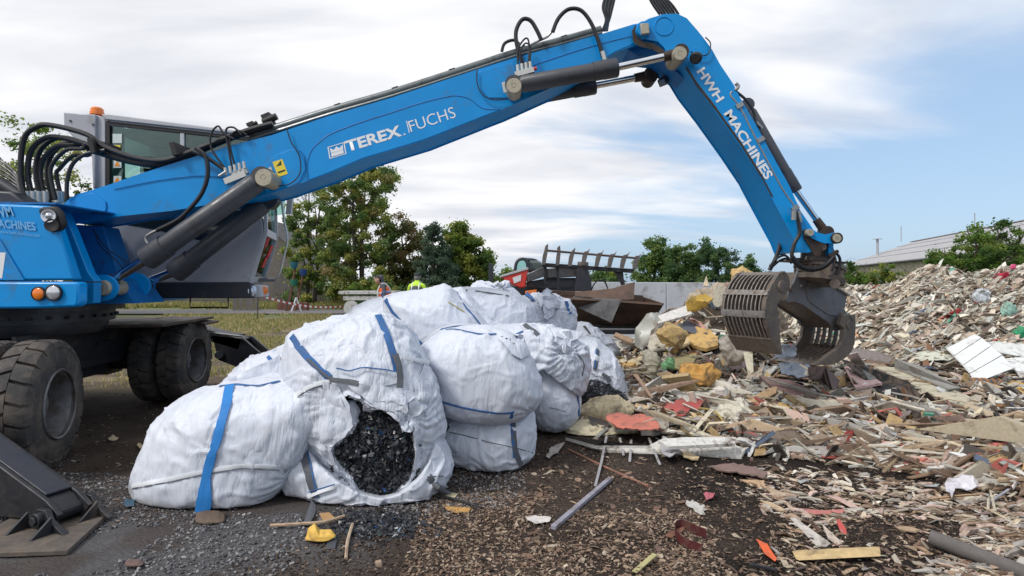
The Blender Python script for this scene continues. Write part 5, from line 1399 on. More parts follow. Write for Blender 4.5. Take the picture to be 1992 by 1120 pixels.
# 5 the full middle one, 6 below it
b, v = bag('below_mid', 'full white bag on the ground under the round one, dark strap down its right end', [(852, 830), (862, 800), (960, 785), (1032, 785), (1043, 830), (1038, 870), (1012, 902), (960, 917), (915, 912), (880, 895), (858, 866)], 5.05, .48, seed=22, gathers=[(900, 915, .2, 16, .012)])
ribbon([(997, 806), (999, 850), (1002, 880), (1014, 905)], v, .045, parent=b, matl=M['strap_grey']); ribbon([(994, 806), (996, 850), (1000, 890)], v, .02, lift=.010, parent=b, name='blue_edge')
ribbon([(862, 838), (900, 846), (960, 862), (1000, 870), (1036, 880)], v, .006, lift=.007, parent=b, matl=M['strap_grey'], name='seam')
ribbon([(855, 808), (866, 825), (874, 836)], v, .05, lift=.02, parent=b, matl=M['strap_grey']); ribbon([(850, 845), (862, 852), (866, 858)], v, .05, lift=.02, parent=b, name='blue_tab')
b, v = bag('mid', 'smooth round full white bag resting on another, thin blue piping along its lower edge', [(817, 682), (840, 660), (862, 645), (900, 638), (945, 638), (985, 648), (1012, 665), (1032, 695), (1046, 730), (1052, 762), (1038, 784), (1010, 803), (985, 812), (930, 815), (890, 806), (862, 796), (848, 760), (835, 710)], 4.88, .50, seed=27, fold=.013, amp=.004, ex=2.9, big=.02, ground=False, gathers=[(1035, 785, .22, 14, .02)])
ribbon([(855, 779), (890, 790), (930, 798), (975, 804), (996, 802)], v, .016, parent=b, name='blue_piping'); ribbon([(996, 800), (994, 812)], v, .03, parent=b, name='blue_tab')
ribbon([(858, 642), (885, 640), (905, 645), (940, 652), (965, 650)], v, .014, lift=.008, parent=b, name='blue_piping')
patch([(968, 660), (990, 648), (1018, 652), (1030, 690), (1012, 700), (992, 690)], lambda x, y: onto(x, y, v), .018, .012, 9, 6, 7, 'torn_corner', M['bag'], b)
def spc(n, r):
    c = []; nn = []
    for _ in range(n):
        t = r.uniform(0, 1); x, y = 975 + 30 * t + r.normal(0, 2), 660 + 14 * t + r.normal(0, 2.5); h, q = onto(x, y, v)
        if h is not None: c.append(tuple(h + q * .02)); nn.append(tuple(q))
    return np.array(c), np.array(nn)
chips(60, spc, (.006, .022), CHIPC, 'spilt_chips', M['chip'], parent=b, seed=5)
# 7 upper tilted
b, v = bag('upper', 'pale full bag high at the front of the heap with two long blue seams', [(748, 578), (770, 572), (820, 567), (864, 556), (876, 560), (894, 580), (925, 605), (950, 635), (958, 650), (920, 665), (860, 700), (822, 700), (800, 690), (770, 660), (750, 625)], 5.75, .52, seed=31, fold=.014, amp=.004, ex=2.8, big=.014, ground=False)
ribbon([(746, 574), (766, 610), (790, 640), (820, 670)], v, .045, parent=b); ribbon([(872, 550), (888, 568), (900, 592), (925, 620), (940, 640)], v, .022, parent=b)
ribbon([(826, 664), (850, 642), (880, 632), (930, 633)], v, .03, lift=.012, matl=M['hem'], parent=b, name='hem'); ribbon([(858, 640), (880, 634), (930, 634)], v, .01, lift=.018, parent=b, name='blue_stitching')
ribbon([(872, 588), (884, 595), (903, 607)], v, .012, lift=.008, parent=b, matl=mat('yellow_smear', (.5, .42, .18), .8), name='yellow_mark')
# 8 back left hump
b, v = bag('back_hump', 'white bag humped behind the open one, a grey seam down its outer side', [(656, 642), (668, 618), (690, 596), (718, 584), (748, 580), (800, 588), (830, 620), (820, 760), (740, 800), (670, 780), (650, 700)], 6.35, .5, seed=36, ground=True)
ribbon([(654, 628), (664, 606), (680, 592), (700, 580)], v, .02, parent=b, matl=M['strap_grey'], name='seam')
tb_ = MB(); tb_.tube([P(745, 578, 5.6), P(742, 572, 5.58), P(748, 568, 5.58), P(757, 569, 5.58)], .008, 8); tb_.build('tie_cord', M['strap_blue'], BAGS['upper'][0])
# support in the middle of the heap
b, v = bag('core', 'white bag hidden deep in the heap beneath the upper ones', [(760, 700), (800, 650), (900, 640), (960, 660), (980, 740), (960, 820), (860, 840), (770, 820), (750, 760)], 6.1, .5, n=24, seed=39)
# 9 right upright
b, v = bag('right_upright', 'upright white bag with a dark blue strap down its right edge, beside black chips', [(1030, 715), (1045, 690), (1075, 685), (1108, 702), (1124, 735), (1130, 780), (1126, 808), (1108, 832), (1080, 840), (1050, 830), (1030, 800)], 6.0, .46, seed=43, fold=.012)
ribbon([(1078, 696), (1102, 710), (1118, 740), (1124, 775), (1126, 808)], v, .045, parent=b, matl=M['strap_blue']); ribbon([(1036, 790), (1070, 792), (1100, 800)], v, .005, lift=.006, matl=M['strap_grey'], parent=b, name='seam')
# 10 tied knot
b, v = bag('tied_mid', 'crumpled white bag with its neck tied in a fan of pleats, above the upright one', [(955, 640), (985, 632), (1040, 632), (1085, 642), (1115, 655), (1140, 680), (1142, 720), (1136, 752), (1124, 768), (1105, 740), (1070, 705), (1030, 690), (990, 690), (960, 670)], 5.85, .36, matl='bag_crumpled', seed=47, fold=.026, gathers=[(1094, 678, .34, 22, .035)], ground=False)
patch([(1080, 672), (1092, 652), (1104, 650), (1118, 655), (1112, 668), (1104, 682), (1094, 690)], lambda x, y: onto(x, y, v), .05, .05, 14, 5, 3, 'tied_neck', M['bag_crumpled'], b)
ribbon([(1020, 632), (1032, 640), (1046, 652)], v, .05, lift=.015, parent=b, matl=M['strap_grey']); ribbon([(1125, 690), (1138, 700), (1132, 730)], v, .012, lift=.01, parent=b, matl=M['strap_grey'], name='tie_cord')
ribbon([(996, 658), (1004, 648), (1018, 645)], v, .02, lift=.012, parent=b, name='blue_tab')
# 11 right slumped open
b, v = bag('right_open', 'slumped white bag hanging open over dark chips, short blue strap on its upper side', [(1100, 668), (1130, 660), (1160, 664), (1186, 686), (1204, 715), (1216, 752), (1220, 786), (1204, 778), (1180, 762), (1160, 745), (1135, 740), (1108, 735)], 7.05, .45, matl='bag_crumpled', seed=52, fold=.025, ground=False)
ribbon([(1163, 680), (1160, 700), (1157, 718)], v, .05, parent=b, matl=M['strap_grey']); ribbon([(1160, 680), (1157, 716)], v, .02, lift=.01, parent=b, name='blue_edge')
ribbon([(1170, 728), (1186, 735), (1190, 742), (1180, 741)], v, .04, lift=.03, parent=b, matl=M['strap_grey'], name='strap_loop'); ribbon([(1130, 676), (1140, 684), (1142, 690)], v, .03, lift=.02, parent=b, matl=M['strap_grey'], name='strap_loop')
b2, v2_ = bag('right_dark', 'low heap of black chips in a half emptied bag under the slumped one', [(1120, 745), (1150, 735), (1185, 748), (1212, 775), (1215, 800), (1180, 812), (1125, 815)], 6.75, .35, n=30, matl='bag_grey', seed=55)
def fp2(n, r):
    c = []; nn = []
    for _ in range(n):
        x, y = r.uniform(1118, 1216), r.uniform(735, 815); h, q = onto(x, y, v2_)
        if h is not None: c.append(tuple(h + q * float(r.uniform(0, .02)))); nn.append(tuple(q))
    return np.array(c), np.array(nn)
chips(3200, fp2, (.015, .05), CHIPC, 'black_chips', M['chip'], parent=b2, flat=.6, seed=8)
# 12 upper right tied
b, v = bag('upper_right', 'pleated white bag at the back of the heap with two bright blue strap ends', [(975, 600), (1000, 585), (1040, 572), (1075, 575), (1105, 585), (1116, 605), (1120, 630), (1112, 650), (1095, 690), (1040, 700), (990, 680), (970, 640)], 7.6, .5, matl='bag_crumpled', seed=58, fold=.028, gathers=[(1066, 605, .4, 26, .035)], ground=False)
ribbon([(1026, 573), (1034, 582), (1038, 588)], v, .07, lift=.03, parent=b); ribbon([(1100, 588), (1106, 602), (1108, 612)], v, .07, lift=.02, parent=b); ribbon([(1000, 608), (1010, 598), (1026, 594)], v, .06, lift=.03, parent=b, name='blue_tab')
ribbon([(1012, 606), (1030, 622), (1048, 630)], v, .012, lift=.012, parent=b, matl=M['strap_grey'], name='seam')
patch([(1048, 590), (1056, 573), (1072, 572), (1082, 590), (1080, 612), (1066, 622), (1056, 610)], lambda x, y: onto(x, y, v), .05, .07, 12, 5, 9, 'tied_neck', M['bag_crumpled'], b)
# 13 back crumpled top
b, v = bag('back_top', 'small crumpled empty white bag lying on the very top at the back of the heap', [(917, 564), (924, 555), (945, 552), (962, 555), (975, 552), (990, 562), (1002, 572), (1008, 580), (960, 590), (920, 585)], 8.3, .38, matl='bag_crumpled', seed=61, fold=.06, amp=.02, n=44, ground=False, gathers=[(972, 562, .35, 18, .06)])
# 14 middle back big
b, v = bag('mid_back', 'wide slack white bag in the middle of the heap behind the blue seamed one', [(868, 572), (890, 560), (930, 562), (975, 566), (1010, 575), (1035, 595), (1045, 640), (1040, 680), (980, 700), (920, 690), (890, 640)], 6.9, .5, seed=66, fold=.022, ground=False)
ribbon([(925, 566), (950, 570), (990, 576)], v, .02, lift=.008, parent=b, matl=M['strap_grey'], name='seam'); ribbon([(908, 564), (905, 572), (904, 582)], v, .02, parent=b, matl=M['strap_grey'], name='dark_seam'); ribbon([(950, 620), (962, 628), (978, 630)], v, .02, lift=.008, parent=b, matl=mat('green_seam', (.03, .12, .09), .7), name='green_seam')
b, v = bag('left_inner', 'white bag with one blue seam wedged behind the highest front one', [(880, 562), (900, 560), (930, 590), (965, 620), (1000, 640), (980, 700), (900, 700), (880, 640)], 6.35, .4, seed=70, fold=.02, ground=False, n=40)
# supports at the back
b, v = bag('back_low', 'white bag at the bottom of the heap behind the upright one', [(960, 640), (1100, 640), (1120, 700), (1110, 780), (1040, 800), (960, 790)], 7.3, .55, n=24, seed=73)
b, v = bag('back_low2', 'white bag at the bottom of the heap under the crumpled empty one', [(900, 575), (1010, 575), (1040, 620), (1040, 740), (960, 760), (890, 740)], 8.2, .5, n=24, seed=76)
# 15 grey bag
b, v = bag('grey', 'dull grey half full bag lying beside the scrap, black seam across it', [(1085, 640), (1110, 628), (1145, 632), (1168, 645), (1192, 662), (1206, 682), (1200, 694), (1175, 700), (1120, 705), (1090, 690)], 9.3, .5, matl='bag_grey', seed=80, fold=.03, ground=False, n=40)
ribbon([(1136, 634), (1148, 650), (1164, 672), (1176, 690)], v, .04, parent=b, matl=M['gasket'], name='black_seam')
# ================================================================ trees and bushes
def foliage(name, label, cat, poly, Y, depth, n, leaf, cols, group=None, trunk=None, seed=0, clumps=90, csize=.5, thin=0.0, zmin=0.0, limbs=7):
    r = np.random.default_rng(seed)
    cx = sum(p[0] for p in poly) / len(poly)
    base = P(trunk[0] if trunk else cx, 0, Y); base.z = gz(base.x, Y)
    root = thing(name, label, cat, tuple(base), group)
    xs = [p[0] for p in poly]; ys = [p[1] for p in poly]; w_ = (max(xs) - min(xs)) / 2
    cc = []
    while len(cc) < clumps:
        x = r.uniform(min(xs), max(xs)); y = r.uniform(min(ys), max(ys))
        if inpoly([x], [y], poly)[0]:
            # local half width at this height gives the depth
            row = inpoly(np.linspace(min(xs), max(xs), 60), np.full(60, y), poly); hw = row.mean() * w_ * 2 / 2 / F * Y
            dd = r.uniform(-1, 1) * max(.3, min(depth, hw)) * .9
            v = P(x, y, Y) ; cc.append((v.x, v.y + dd, v.z))
    cc = np.array(cc); cc[:, 2] = np.maximum(cc[:, 2], zmin + .2)
    k = r.integers(0, len(cc), n)
    g = r.normal(0, 1, (n, 3)); g /= np.linalg.norm(g, axis=1)[:, None]; rad = r.uniform(0, 1, n) ** .6 + (r.uniform(0, 1, n) < .18) * r.uniform(0, .9, n)
    cs = csize * r.uniform(.55, 1.25, len(cc))
    c = cc[k] + g * rad[:, None] * cs[k][:, None] * np.array([1, 1, .75])
    nn = g * .7 + r.normal(0, .7, (n, 3)); nn[:, 2] += .35; nn /= np.linalg.norm(nn, axis=1)[:, None]
    t = r.normal(0, 1, (n, 3)); x = t - nn * (t * nn).sum(1)[:, None]; x /= np.linalg.norm(x, axis=1)[:, None]; y = np.cross(nn, x)
    s = leaf * r.uniform(.5, 1.3, n)
    q = np.array([[-.5, 0], [0, -.42], [.6, 0], [0, .42]])
    v = c[:, None] + (q[None, :, 0:1] * x[:, None] + q[None, :, 1:2] * y[:, None]) * s[:, None, None]
    v[..., 2] = np.maximum(v[..., 2], 0.02)
    cl = np.array(cols)[r.integers(0, len(cols), len(cc))][k] * r.uniform(.7, 1.3, (n, 1))
    np_mesh('crown', v.reshape(-1, 3), np.arange(4 * n), np.full(n, 4), M['leaf'], color=np.repeat(cl, 4, axis=0), parent=root)
    tm = MB(); topz = CH - (min(ys) - HY) / F * Y
    H_ = topz - base.z; tr = trunk[1] if trunk else .08
    stems = trunk[2] if trunk and len(trunk) > 2 else 1
    for s_ in range(stems):
        ox = (s_ - (stems - 1) / 2) * .35; b0 = base + Vector((ox, 0, -.05))
        tp = Vector((base.x + ox * 2.5 + r.normal(0, .15), base.y + r.normal(0, .2), base.z + H_ * r.uniform(.82, .93)))
        pts = [b0.lerp(tp, f) + Vector((r.normal(0, .06), r.normal(0, .06), 0)) * (f > 0) for f in (0, .2, .4, .6, .8, 1)]
        tm.tube(pts, [tr * (1 - .85 * i / 15) for i in range(16)], 7, smooth=3)
        for j in range(limbs):
            f = r.uniform(.15, .85); st = b0.lerp(tp, f); tgt = Vector(cc[int(r.integers(0, len(cc)))])
            if tgt.z < st.z: tgt.z = st.z + abs(tgt.z - st.z) * .3
            tm.tube([st, st.lerp(tgt, .5) + Vector((0, 0, .15)), tgt], [tr * .35, tr * .3, tr * .25, tr * .15, tr * .1, tr * .06, tr * .04], 5, smooth=3)
    tm.build('trunk', M['bark'], root)
    return root
_b = lambda L, k: [tuple(min(.4, q * k) for q in c) for c in L]
G1 = [(.035, .058, .018), (.055, .075, .02), (.075, .085, .022), (.045, .065, .022), (.10, .10, .028)]
G2 = [(.09, .075, .025), (.11, .08, .03), (.06, .065, .022), (.13, .085, .035), (.05, .05, .02)]
GS = [(.025, .05, .045), (.035, .065, .055), (.045, .075, .06), (.02, .04, .035)]
GY_ = [(.07, .105, .02), (.10, .125, .022), (.13, .14, .028), (.05, .085, .02), (.035, .06, .018)]
GD = [(.022, .042, .018), (.03, .055, .022), (.045, .07, .025), (.06, .085, .03)]
G2 = [(.10, .095, .035), (.12, .10, .04), (.07, .08, .028), (.13, .10, .045), (.06, .065, .025)]
G1, G2, GS, GY_, GD = _b(G1, 2.6), _b(G2, 1.8), _b([(.035, .055, .038), (.045, .068, .045), (.055, .078, .05)], 1.8), _b(GY_, 1.6), _b(GD, 2.5)
foliage('poplar_tree', 'tall ragged poplar with sky showing through, nearest the cab', 'tree', [(556, 590), (552, 520), (562, 450), (570, 385), (600, 350), (640, 330), (655, 345), (660, 420), (655, 500), (640, 590)], 36, 1.8, 20000, .15, G1, 'trees behind the far fence', (606, .13, 2), 1, 120, .38, limbs=14)
foliage('poplar_tree', 'tallest dense poplar whose top reaches the boom', 'tree', [(640, 590), (622, 520), (630, 420), (640, 350), (668, 330), (700, 316), (740, 304), (762, 318), (766, 360), (758, 410), (770, 440), (760, 520), (745, 590)], 34, 2.2, 42000, .14, G1 + G1 + G2[:2], 'trees behind the far fence', (694, .18, 2), 2, 260, .40, limbs=14)
foliage('brown_tree', 'brownish autumn tree between the tallest poplar and the blue spruce', 'tree', [(738, 590), (735, 500), (750, 440), (775, 415), (800, 428), (822, 445), (836, 480), (845, 540), (842, 590)], 36, 2.2, 26000, .14, G2, 'trees behind the far fence', (790, .14), 3, 150, .42)
foliage('spruce_tree', 'blue grey spruce between the brown tree and the round green tree', 'tree', [(800, 590), (806, 530), (822, 480), (833, 440), (839, 432), (850, 436), (862, 470), (885, 520), (895, 590)], 33, 1.9, 22000, .12, GS, 'trees behind the far fence', (845, .12), 4, 170, .32)
foliage('round_tree', 'broad yellow green tree standing last in the row, to the right of the spruce', 'tree', [(850, 560), (855, 480), (862, 442), (880, 434), (905, 440), (920, 460), (945, 480), (958, 510), (966, 545), (962, 575), (900, 590)], 35, 2.4, 34000, .14, GY_, 'trees behind the far fence', (908, .16), 5, 210, .42)
foliage('hedge_tree', 'low dark bush in front of the trees by the fence', 'bush', [(690, 590), (690, 560), (712, 542), (735, 552), (760, 548), (790, 556), (830, 560), (900, 566), (960, 572), (965, 592)], 31, 1.2, 9000, .13, G1, None, (760, .05), 6, 80, .4)
foliage('small_shrub', 'small pale green shrub against the picket fence', 'bush', [(682, 592), (680, 560), (695, 545), (712, 556), (712, 592)], 30.5, .6, 1600, .13, GY_, None, (696, .03), 7, 20, .25)
foliage('broad_tree', 'large tree with yellowing leaves behind the cab and the looped hoses', 'tree', [(-160, 600), (-150, 300), (-60, 250), (0, 238), (60, 240), (100, 256), (150, 262), (184, 300), (190, 380), (182, 470), (180, 600)], 25, 3.0, 30000, .12, GY_ + G1, None, (40, .2), 8, 300, .36)
foliage('background_tree', 'distant treetop glimpsed through the rear cab window', 'tree', [(200, 560), (215, 470), (260, 440), (330, 450), (420, 470), (500, 490), (520, 590)], 48, 2.5, 7000, .24, G1, None, (350, .14), 9, 90, .8)
hg = 'bushes behind the pale wall'
foliage('wall_bush', 'rounded bush directly right of the loader rack behind the pale wall', 'bush', [(1236, 560), (1240, 510), (1246, 490), (1256, 484), (1262, 468), (1270, 474), (1282, 460), (1292, 468), (1300, 488), (1310, 560)], 30, 1.5, 14000, .11, GY_[:1] + GD + G1[:2], hg, (1272, .09), 10, 130, .28)
foliage('wall_bush', 'darker bush in the middle of the row behind the pale wall', 'bush', [(1290, 560), (1296, 500), (1308, 486), (1318, 478), (1328, 488), (1342, 476), (1352, 492), (1366, 560)], 29, 1.5, 14000, .11, GD + G1[:1], hg, (1325, .09), 11, 130, .28)
foliage('wall_bush', 'feathery tall bush just left of the hanging hoses', 'bush', [(1350, 560), (1356, 500), (1366, 488), (1376, 462), (1384, 484), (1396, 464), (1406, 486), (1420, 474), (1436, 520), (1450, 560)], 28, 1.5, 12000, .11, GD + GS[:2], hg, (1392, .09), 12, 120, .25)
foliage('wall_bush', 'thin bush behind the yellow lump above the sorting grab', 'bush', [(1420, 560), (1430, 510), (1448, 508), (1460, 490), (1470, 518), (1490, 530), (1500, 560)], 28, 1.2, 7000, .10, GD, hg, (1458, .07), 13, 70, .2)
foliage('far_bush', 'low distant bush between the loader rack and the pale wall', 'bush', [(1130, 560), (1150, 540), (1175, 528), (1200, 534), (1215, 560)], 40, 1.2, 4500, .2, GD + GY_[:2], None, (1170, .07), 14, 40, .5)
foliage('far_bush', 'low distant trees at the end of the row beside the red loader', 'bush', [(960, 560), (975, 535), (990, 525), (1010, 528), (1030, 545), (1030, 565)], 60, 1.5, 2500, .3, GD + GY_[:2], None, (990, .07), 15, 30, .6)
GR = [(.09, .16, .03), (.12, .19, .035), (.07, .13, .03), (.05, .10, .025), (.15, .20, .045)]
foliage('acacia_bush', 'tall feathery green bush in front of the long grey roof', 'bush', [(1880, 540), (1862, 505), (1876, 480), (1886, 452), (1905, 436), (1914, 456), (1938, 444), (1962, 426), (1974, 450), (1990, 480), (2060, 500), (2060, 560), (1900, 560)], 18.5, 1.1, 19000, .085, GR, None, (1940, .06, 3), 16, 190, .20, limbs=12)
foliage('acacia_bush', 'lower left offshoot of green leaves beside the tall feathery bush', 'bush', [(1800, 505), (1806, 490), (1818, 484), (1832, 500), (1852, 508), (1880, 500), (1890, 540), (1840, 540)], 18.8, .6, 3800, .07, GR, None, (1850, .04, 2), 17, 55, .2)
foliage('weed_bush', 'straggly green weed right behind the grab rotator', 'bush', [(1634, 560), (1636, 520), (1650, 500), (1662, 520), (1680, 535), (1690, 560)], 17.5, .7, 2400, .07, GR, 'weeds growing along the beige wall', (1655, .02, 2), 18, 30, .15)
foliage('weed_bush', 'yellow green weed in the middle of the beige wall', 'bush', [(1706, 560), (1712, 530), (1724, 510), (1738, 530), (1744, 560)], 17.5, .6, 1700, .07, GY_, 'weeds growing along the beige wall', (1722, .02, 2), 19, 24, .13)
foliage('weed_bush', 'thin brownish weed between the two greener ones at the beige wall', 'bush', [(1676, 562), (1682, 530), (1700, 525), (1706, 562)], 17.6, .6, 1100, .07, G1, 'weeds growing along the beige wall', (1690, .02), 20, 18, .13)
foliage('weed_bush', 'small faint weed beside the rightmost wall joint', 'bush', [(1748, 562), (1752, 535), (1766, 528), (1774, 562)], 17.6, .5, 600, .06, G1, 'weeds growing along the beige wall', (1760, .02), 21, 12, .13)

# ================================================================ long hall on the right
hall = thing('long_hall', 'long low industrial hall with a pale grey ridged roof and beige panel wall', 'building', (34.3, 59, 0))
A0 = Vector((34.3, 59, 0)); dB = Vector((.314, .95, 0)).normalized() * -1; pB = Vector((.95, -.314, 0)).normalized()
EZ = 3.20; RI = 2.35; W2 = 6.3
def HB(s, w, z): return A0 + dB * s + pB * w + Vector((0, 0, z))
LEN = 44; npan = 14
for i in range(npan):
    s0 = .05 + i * LEN / npan
    q = MB(); q.prism([HB(s0, .05, 0), HB(s0 + LEN / npan - .07, .05, 0), HB(s0 + LEN / npan - .07, .05, EZ - .25), HB(s0, .05, EZ - .25)], pB * .15); q.build('wall_panel', M['conc_beige'], hall)
    if i % 1 == 0:
        q = MB(); q.prism([HB(s0, .03, 1.55), HB(s0 + LEN / npan - .07, .03, 1.55), HB(s0 + LEN / npan - .07, .03, 1.62), HB(s0, .03, 1.62)], pB * .02); q.build('panel_joint', M['cab_dark'], hall)
q = MB(); q.prism([HB(-.2, .12, 0), HB(LEN, .12, 0), HB(LEN, .12, EZ - .2), HB(-.2, .12, EZ - .2)], pB * (W2 * 2)); q.build('inner_wall', M['wood_fence'], hall)
# ribbed sheets, each its own strip
ns = 26
rs_me = None
for i in range(ns):
    s0 = -.6 + (LEN + .8) * i / ns; s1 = -.6 + (LEN + .8) * (i + 1) / ns - .03; vs = []; fs = []
    k = 18
    for j in range(k + 1):
        s = s0 + (s1 - s0) * j / k; dz_ = .03 * (j % 2)
        for (w_, z) in ((-.35, EZ - .12), (W2, EZ + RI), (2 * W2 + .35, EZ - .12)): vs.append(HB(s, w_, z + dz_))
    for j in range(k):
        for a in (0, 1): fs.append((j * 3 + a, j * 3 + a + 1, j * 3 + a + 4, j * 3 + a + 3))
    n_ = len(vs); vs += [v - Vector((0, 0, .05)) for v in vs]; fs += [tuple(x + n_ for x in f[::-1]) for f in fs]
    fs += [(j * 3 + 3, j * 3, j * 3 + n_, j * 3 + 3 + n_) for j in range(k)]
    q = MB(); q.add(vs, fs); q.build('roof_sheet', M['roof'], hall, smooth=0)
for w0 in (1.6, 3.4, 5.0):
    z = EZ - .12 + (RI + .12) * (w0 + .35) / (W2 + .35) + .035
    q = MB(); q.beam(HB(-.6, w0, z), HB(LEN, w0, z), .10, .02); q.build('sheet_lap', M['roof'], hall)
q = MB(); q.beam(HB(-.6, W2, EZ + RI + .06), HB(LEN, W2, EZ + RI + .06), .35, .06); q.build('ridge_cap', M['roof'], hall)
q = MB(); q.beam(HB(-.6, -.36, EZ - .2), HB(LEN, -.36, EZ - .2), .05, .07); q.build('gutter', M['cab_dark'], hall)
q = MB(); q.prism([HB(-.4, -.1, EZ - .25), HB(-.4, W2, EZ + RI - .1), HB(-.4, 2 * W2, EZ - .25)], dB * .2); q.build('gable', M['conc_beige'], hall)
vp = P(1707, 479, 55); q = MB(); q.cyl(vp - Vector((0, 0, .8)), vp + Vector((0, 0, .72)), .11, seg=12); q.cyl(vp + Vector((0, 0, .70)), vp + Vector((0, 0, .75)), .42, .38, seg=16); q.build('roof_vent', M['cab_grey'], hall)
for (a, y0, y1, Y) in ((1753, 470, 440, 54), (1896, 445, 414, 42)):
    q = MB(); q.cyl(P(a, y0, Y), P(a, y1, Y), .035, seg=6); q.build('lightning_rod', M['roof'], hall)

# ================================================================ pale retaining wall of concrete elements
wl = thing('retaining_wall', 'pale grey concrete element wall standing behind the heap of scrap', 'wall', tuple(P(1290, 640, 14.6) * 1.0)[:2] + (0,))
for i, (x0, x1) in enumerate(((1120, 1208), (1209, 1296), (1297, 1384), (1385, 1472), (1473, 1560))):
    q = MB(); t_ = 548 + 0.5 * i
    q.prism([P(x0, t_, 14.6), P(x1, t_ + .4, 14.6), Vector((P(x1, 0, 14.6).x, 14.6, -.05)), Vector((P(x0, 0, 14.6).x, 14.6, -.05))], (0, .22, 0)); q.build('wall_element', M['concrete'], wl, bevel=.015)
q = MB(); q.box((4.3, 14.9, .06), (7.5, 1.1, .12)); q.build('wall_footing', M['concrete'], wl)
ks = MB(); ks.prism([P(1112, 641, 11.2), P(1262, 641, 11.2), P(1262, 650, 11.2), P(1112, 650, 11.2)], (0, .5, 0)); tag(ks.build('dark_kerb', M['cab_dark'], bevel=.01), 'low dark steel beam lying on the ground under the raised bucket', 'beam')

# ================================================================ picket fence, road-side things
fn = thing('picket_fence', 'low weathered grey picket fence along the far side of the field', 'fence', (-13, 38.5, 0))
q = MB(); rf = np.random.default_rng(5)
x = -27.5; k = 0
while x < -8.2:
    h_ = .95 + rf.uniform(-.07, .07); q.box((x, 38.5 + rf.uniform(-.01, .01), h_ / 2 + .05), (.09, .022, h_), Matrix.Rotation(rf.normal(0, .02), 3, 'Y')); x += .125
pk = q.build('pickets', M['wood_fence'], fn); tag(pk, kind='stuff')
q = MB(); q.beam((-27.5, 38.54, .8), (-8.2, 38.54, .8), .05, .08); q.beam((-27.5, 38.54, .3), (-8.2, 38.54, .3), .05, .08); q.build('rail', M['wood_fence'], fn)
for i in range(9): q = MB(); q.box((-27.4 + i * 2.4, 38.62, .55), (.12, .12, 1.25)); q.build('fence_post', M['wood_fence'], fn)
# old barn roof behind the cab
bn = thing('old_barn', 'old barn with a steep dark grey roof falling away behind the cab', 'building', (-14.5, 43, 0))
q = MB()
def BP(px, py, Y=42): return P(px, py, Y)
gb = [BP(515, 432), BP(552, 470), BP(585, 500), BP(628, 545), BP(628, 590), BP(470, 590), BP(430, 520)]
q.prism(gb, (0, .3, 0)); q.build('gable', M['wood_fence'], bn)
rm_ = mat('old_dark_roof', (.13, .125, .125), .85, var=.2, vscale=1.5, dirt=((.09, .07, .06), .4, 1.2))
for i in range(12):
    f0, f1 = i / 12, (i + 1) / 12
    a = BP(512, 428).lerp(BP(632, 549), f0); b_ = BP(512, 428).lerp(BP(632, 549), f1)
    q = MB(); q.prism([a + Vector((0, -.4, .05)), b_ + Vector((0, -.4, .05)), b_ + Vector((0, 9, .05)), a + Vector((0, 9, .05))], Vector((.06, 0, .07))); q.build('roof_board', rm_, bn)
q = MB(); q.prism([BP(512, 428) + Vector((0, -.4, 0)), BP(400, 540) + Vector((0, -.4, 0)), BP(400, 540) + Vector((0, 9, 0)), BP(512, 428) + Vector((0, 9, 0))], (0, 0, -.1)); q.build('roof_slope', rm_, bn)
q = MB(); q.prism([BP(530, 548, 38.9), BP(558, 520, 38.9), BP(590, 560, 38.9), BP(590, 568, 38.9), BP(530, 568, 38.9)], (0, 2.2, 0)); q.build('lean_to_roof', rm_, bn)
q = MB(); q.prism([BP(536, 566, 39), BP(616, 566, 39), BP(616, 594, 39), BP(536, 594, 39)], (0, 2, 0)); q.build('lean_to_wall', M['cab_dark'], bn)
# poles with buckets
PB = [((560, 586), (576, 512), (572, 510), (.015, .12, .16), 'turquoise'), ((574, 586), (592, 522), (590, 524), (.015, .05, .18), 'dark blue'), ((556, 588), (570, 545), (572, 544), (.02, .15, .10), 'green')]
for (a, b_, c_, col_, cn) in PB:
    Y = 29.5; g0 = P(a[0], a[1], Y); g0.z = 0
    rt_ = thing('bucket_pole', f'leaning wooden pole carrying a {cn} bucket near the barn', 'pole', tuple(g0), 'poles with coloured buckets')
    q = MB(); q.tube([g0, P(b_[0], b_[1], Y)], .05, 7, smooth=1); q.build('pole', mat('red_brown_pole', (.16, .07, .045), .8) if cn != 'green' else M['bark'], rt_)
    t_ = P(c_[0], c_[1], Y - .12); q = MB(); q.lathe(t_ - Vector((0, 0, .32)), (0, 0, 1), [(0, 0), (0, .12), (.15, .17), (.34, .19), (.34, .17), (.1, .13)], 16); q.build('bucket', mat(cn.replace(' ', '_') + '_plastic', col_, .45), rt_)
# barrier tape on two stakes
tp = thing('barrier_tape', 'red and white striped barrier tape stretched low across the grass', 'tape', tuple(Vector((P(505, 580, 24).x, 24, 0))))
ptA, ptB = P(500, 575, 24), P(700, 594, 27.5)
prev = None; ns_ = 40
tw, tr_ = MB(), MB()
for i in range(ns_):
    f0, f1 = i / ns_, (i + 1) / ns_
    p0 = ptA.lerp(ptB, f0) - Vector((0, 0, .30 * math.sin(f0 * math.pi))); p1 = ptA.lerp(ptB, f1) - Vector((0, 0, .30 * math.sin(f1 * math.pi)))
    (tw if i % 2 else tr_).prism([p0, p1, p1 + Vector((0, 0, .08)), p0 + Vector((0, 0, .08))], (0, .004, 0))
tw.build('white_stripes', M['white_print'], tp)['kind'] = 'stuff'; tr_.build('red_stripes', mat('tape_red', (.45, .05, .05), .5), tp)['kind'] = 'stuff'
for p in (ptA, ptB): q = MB(); q.cyl(Vector((p.x, p.y + .05, -.05)), p + Vector((0, .05, .15)), .025, seg=8); q.build('stake', M['bark'], tp)
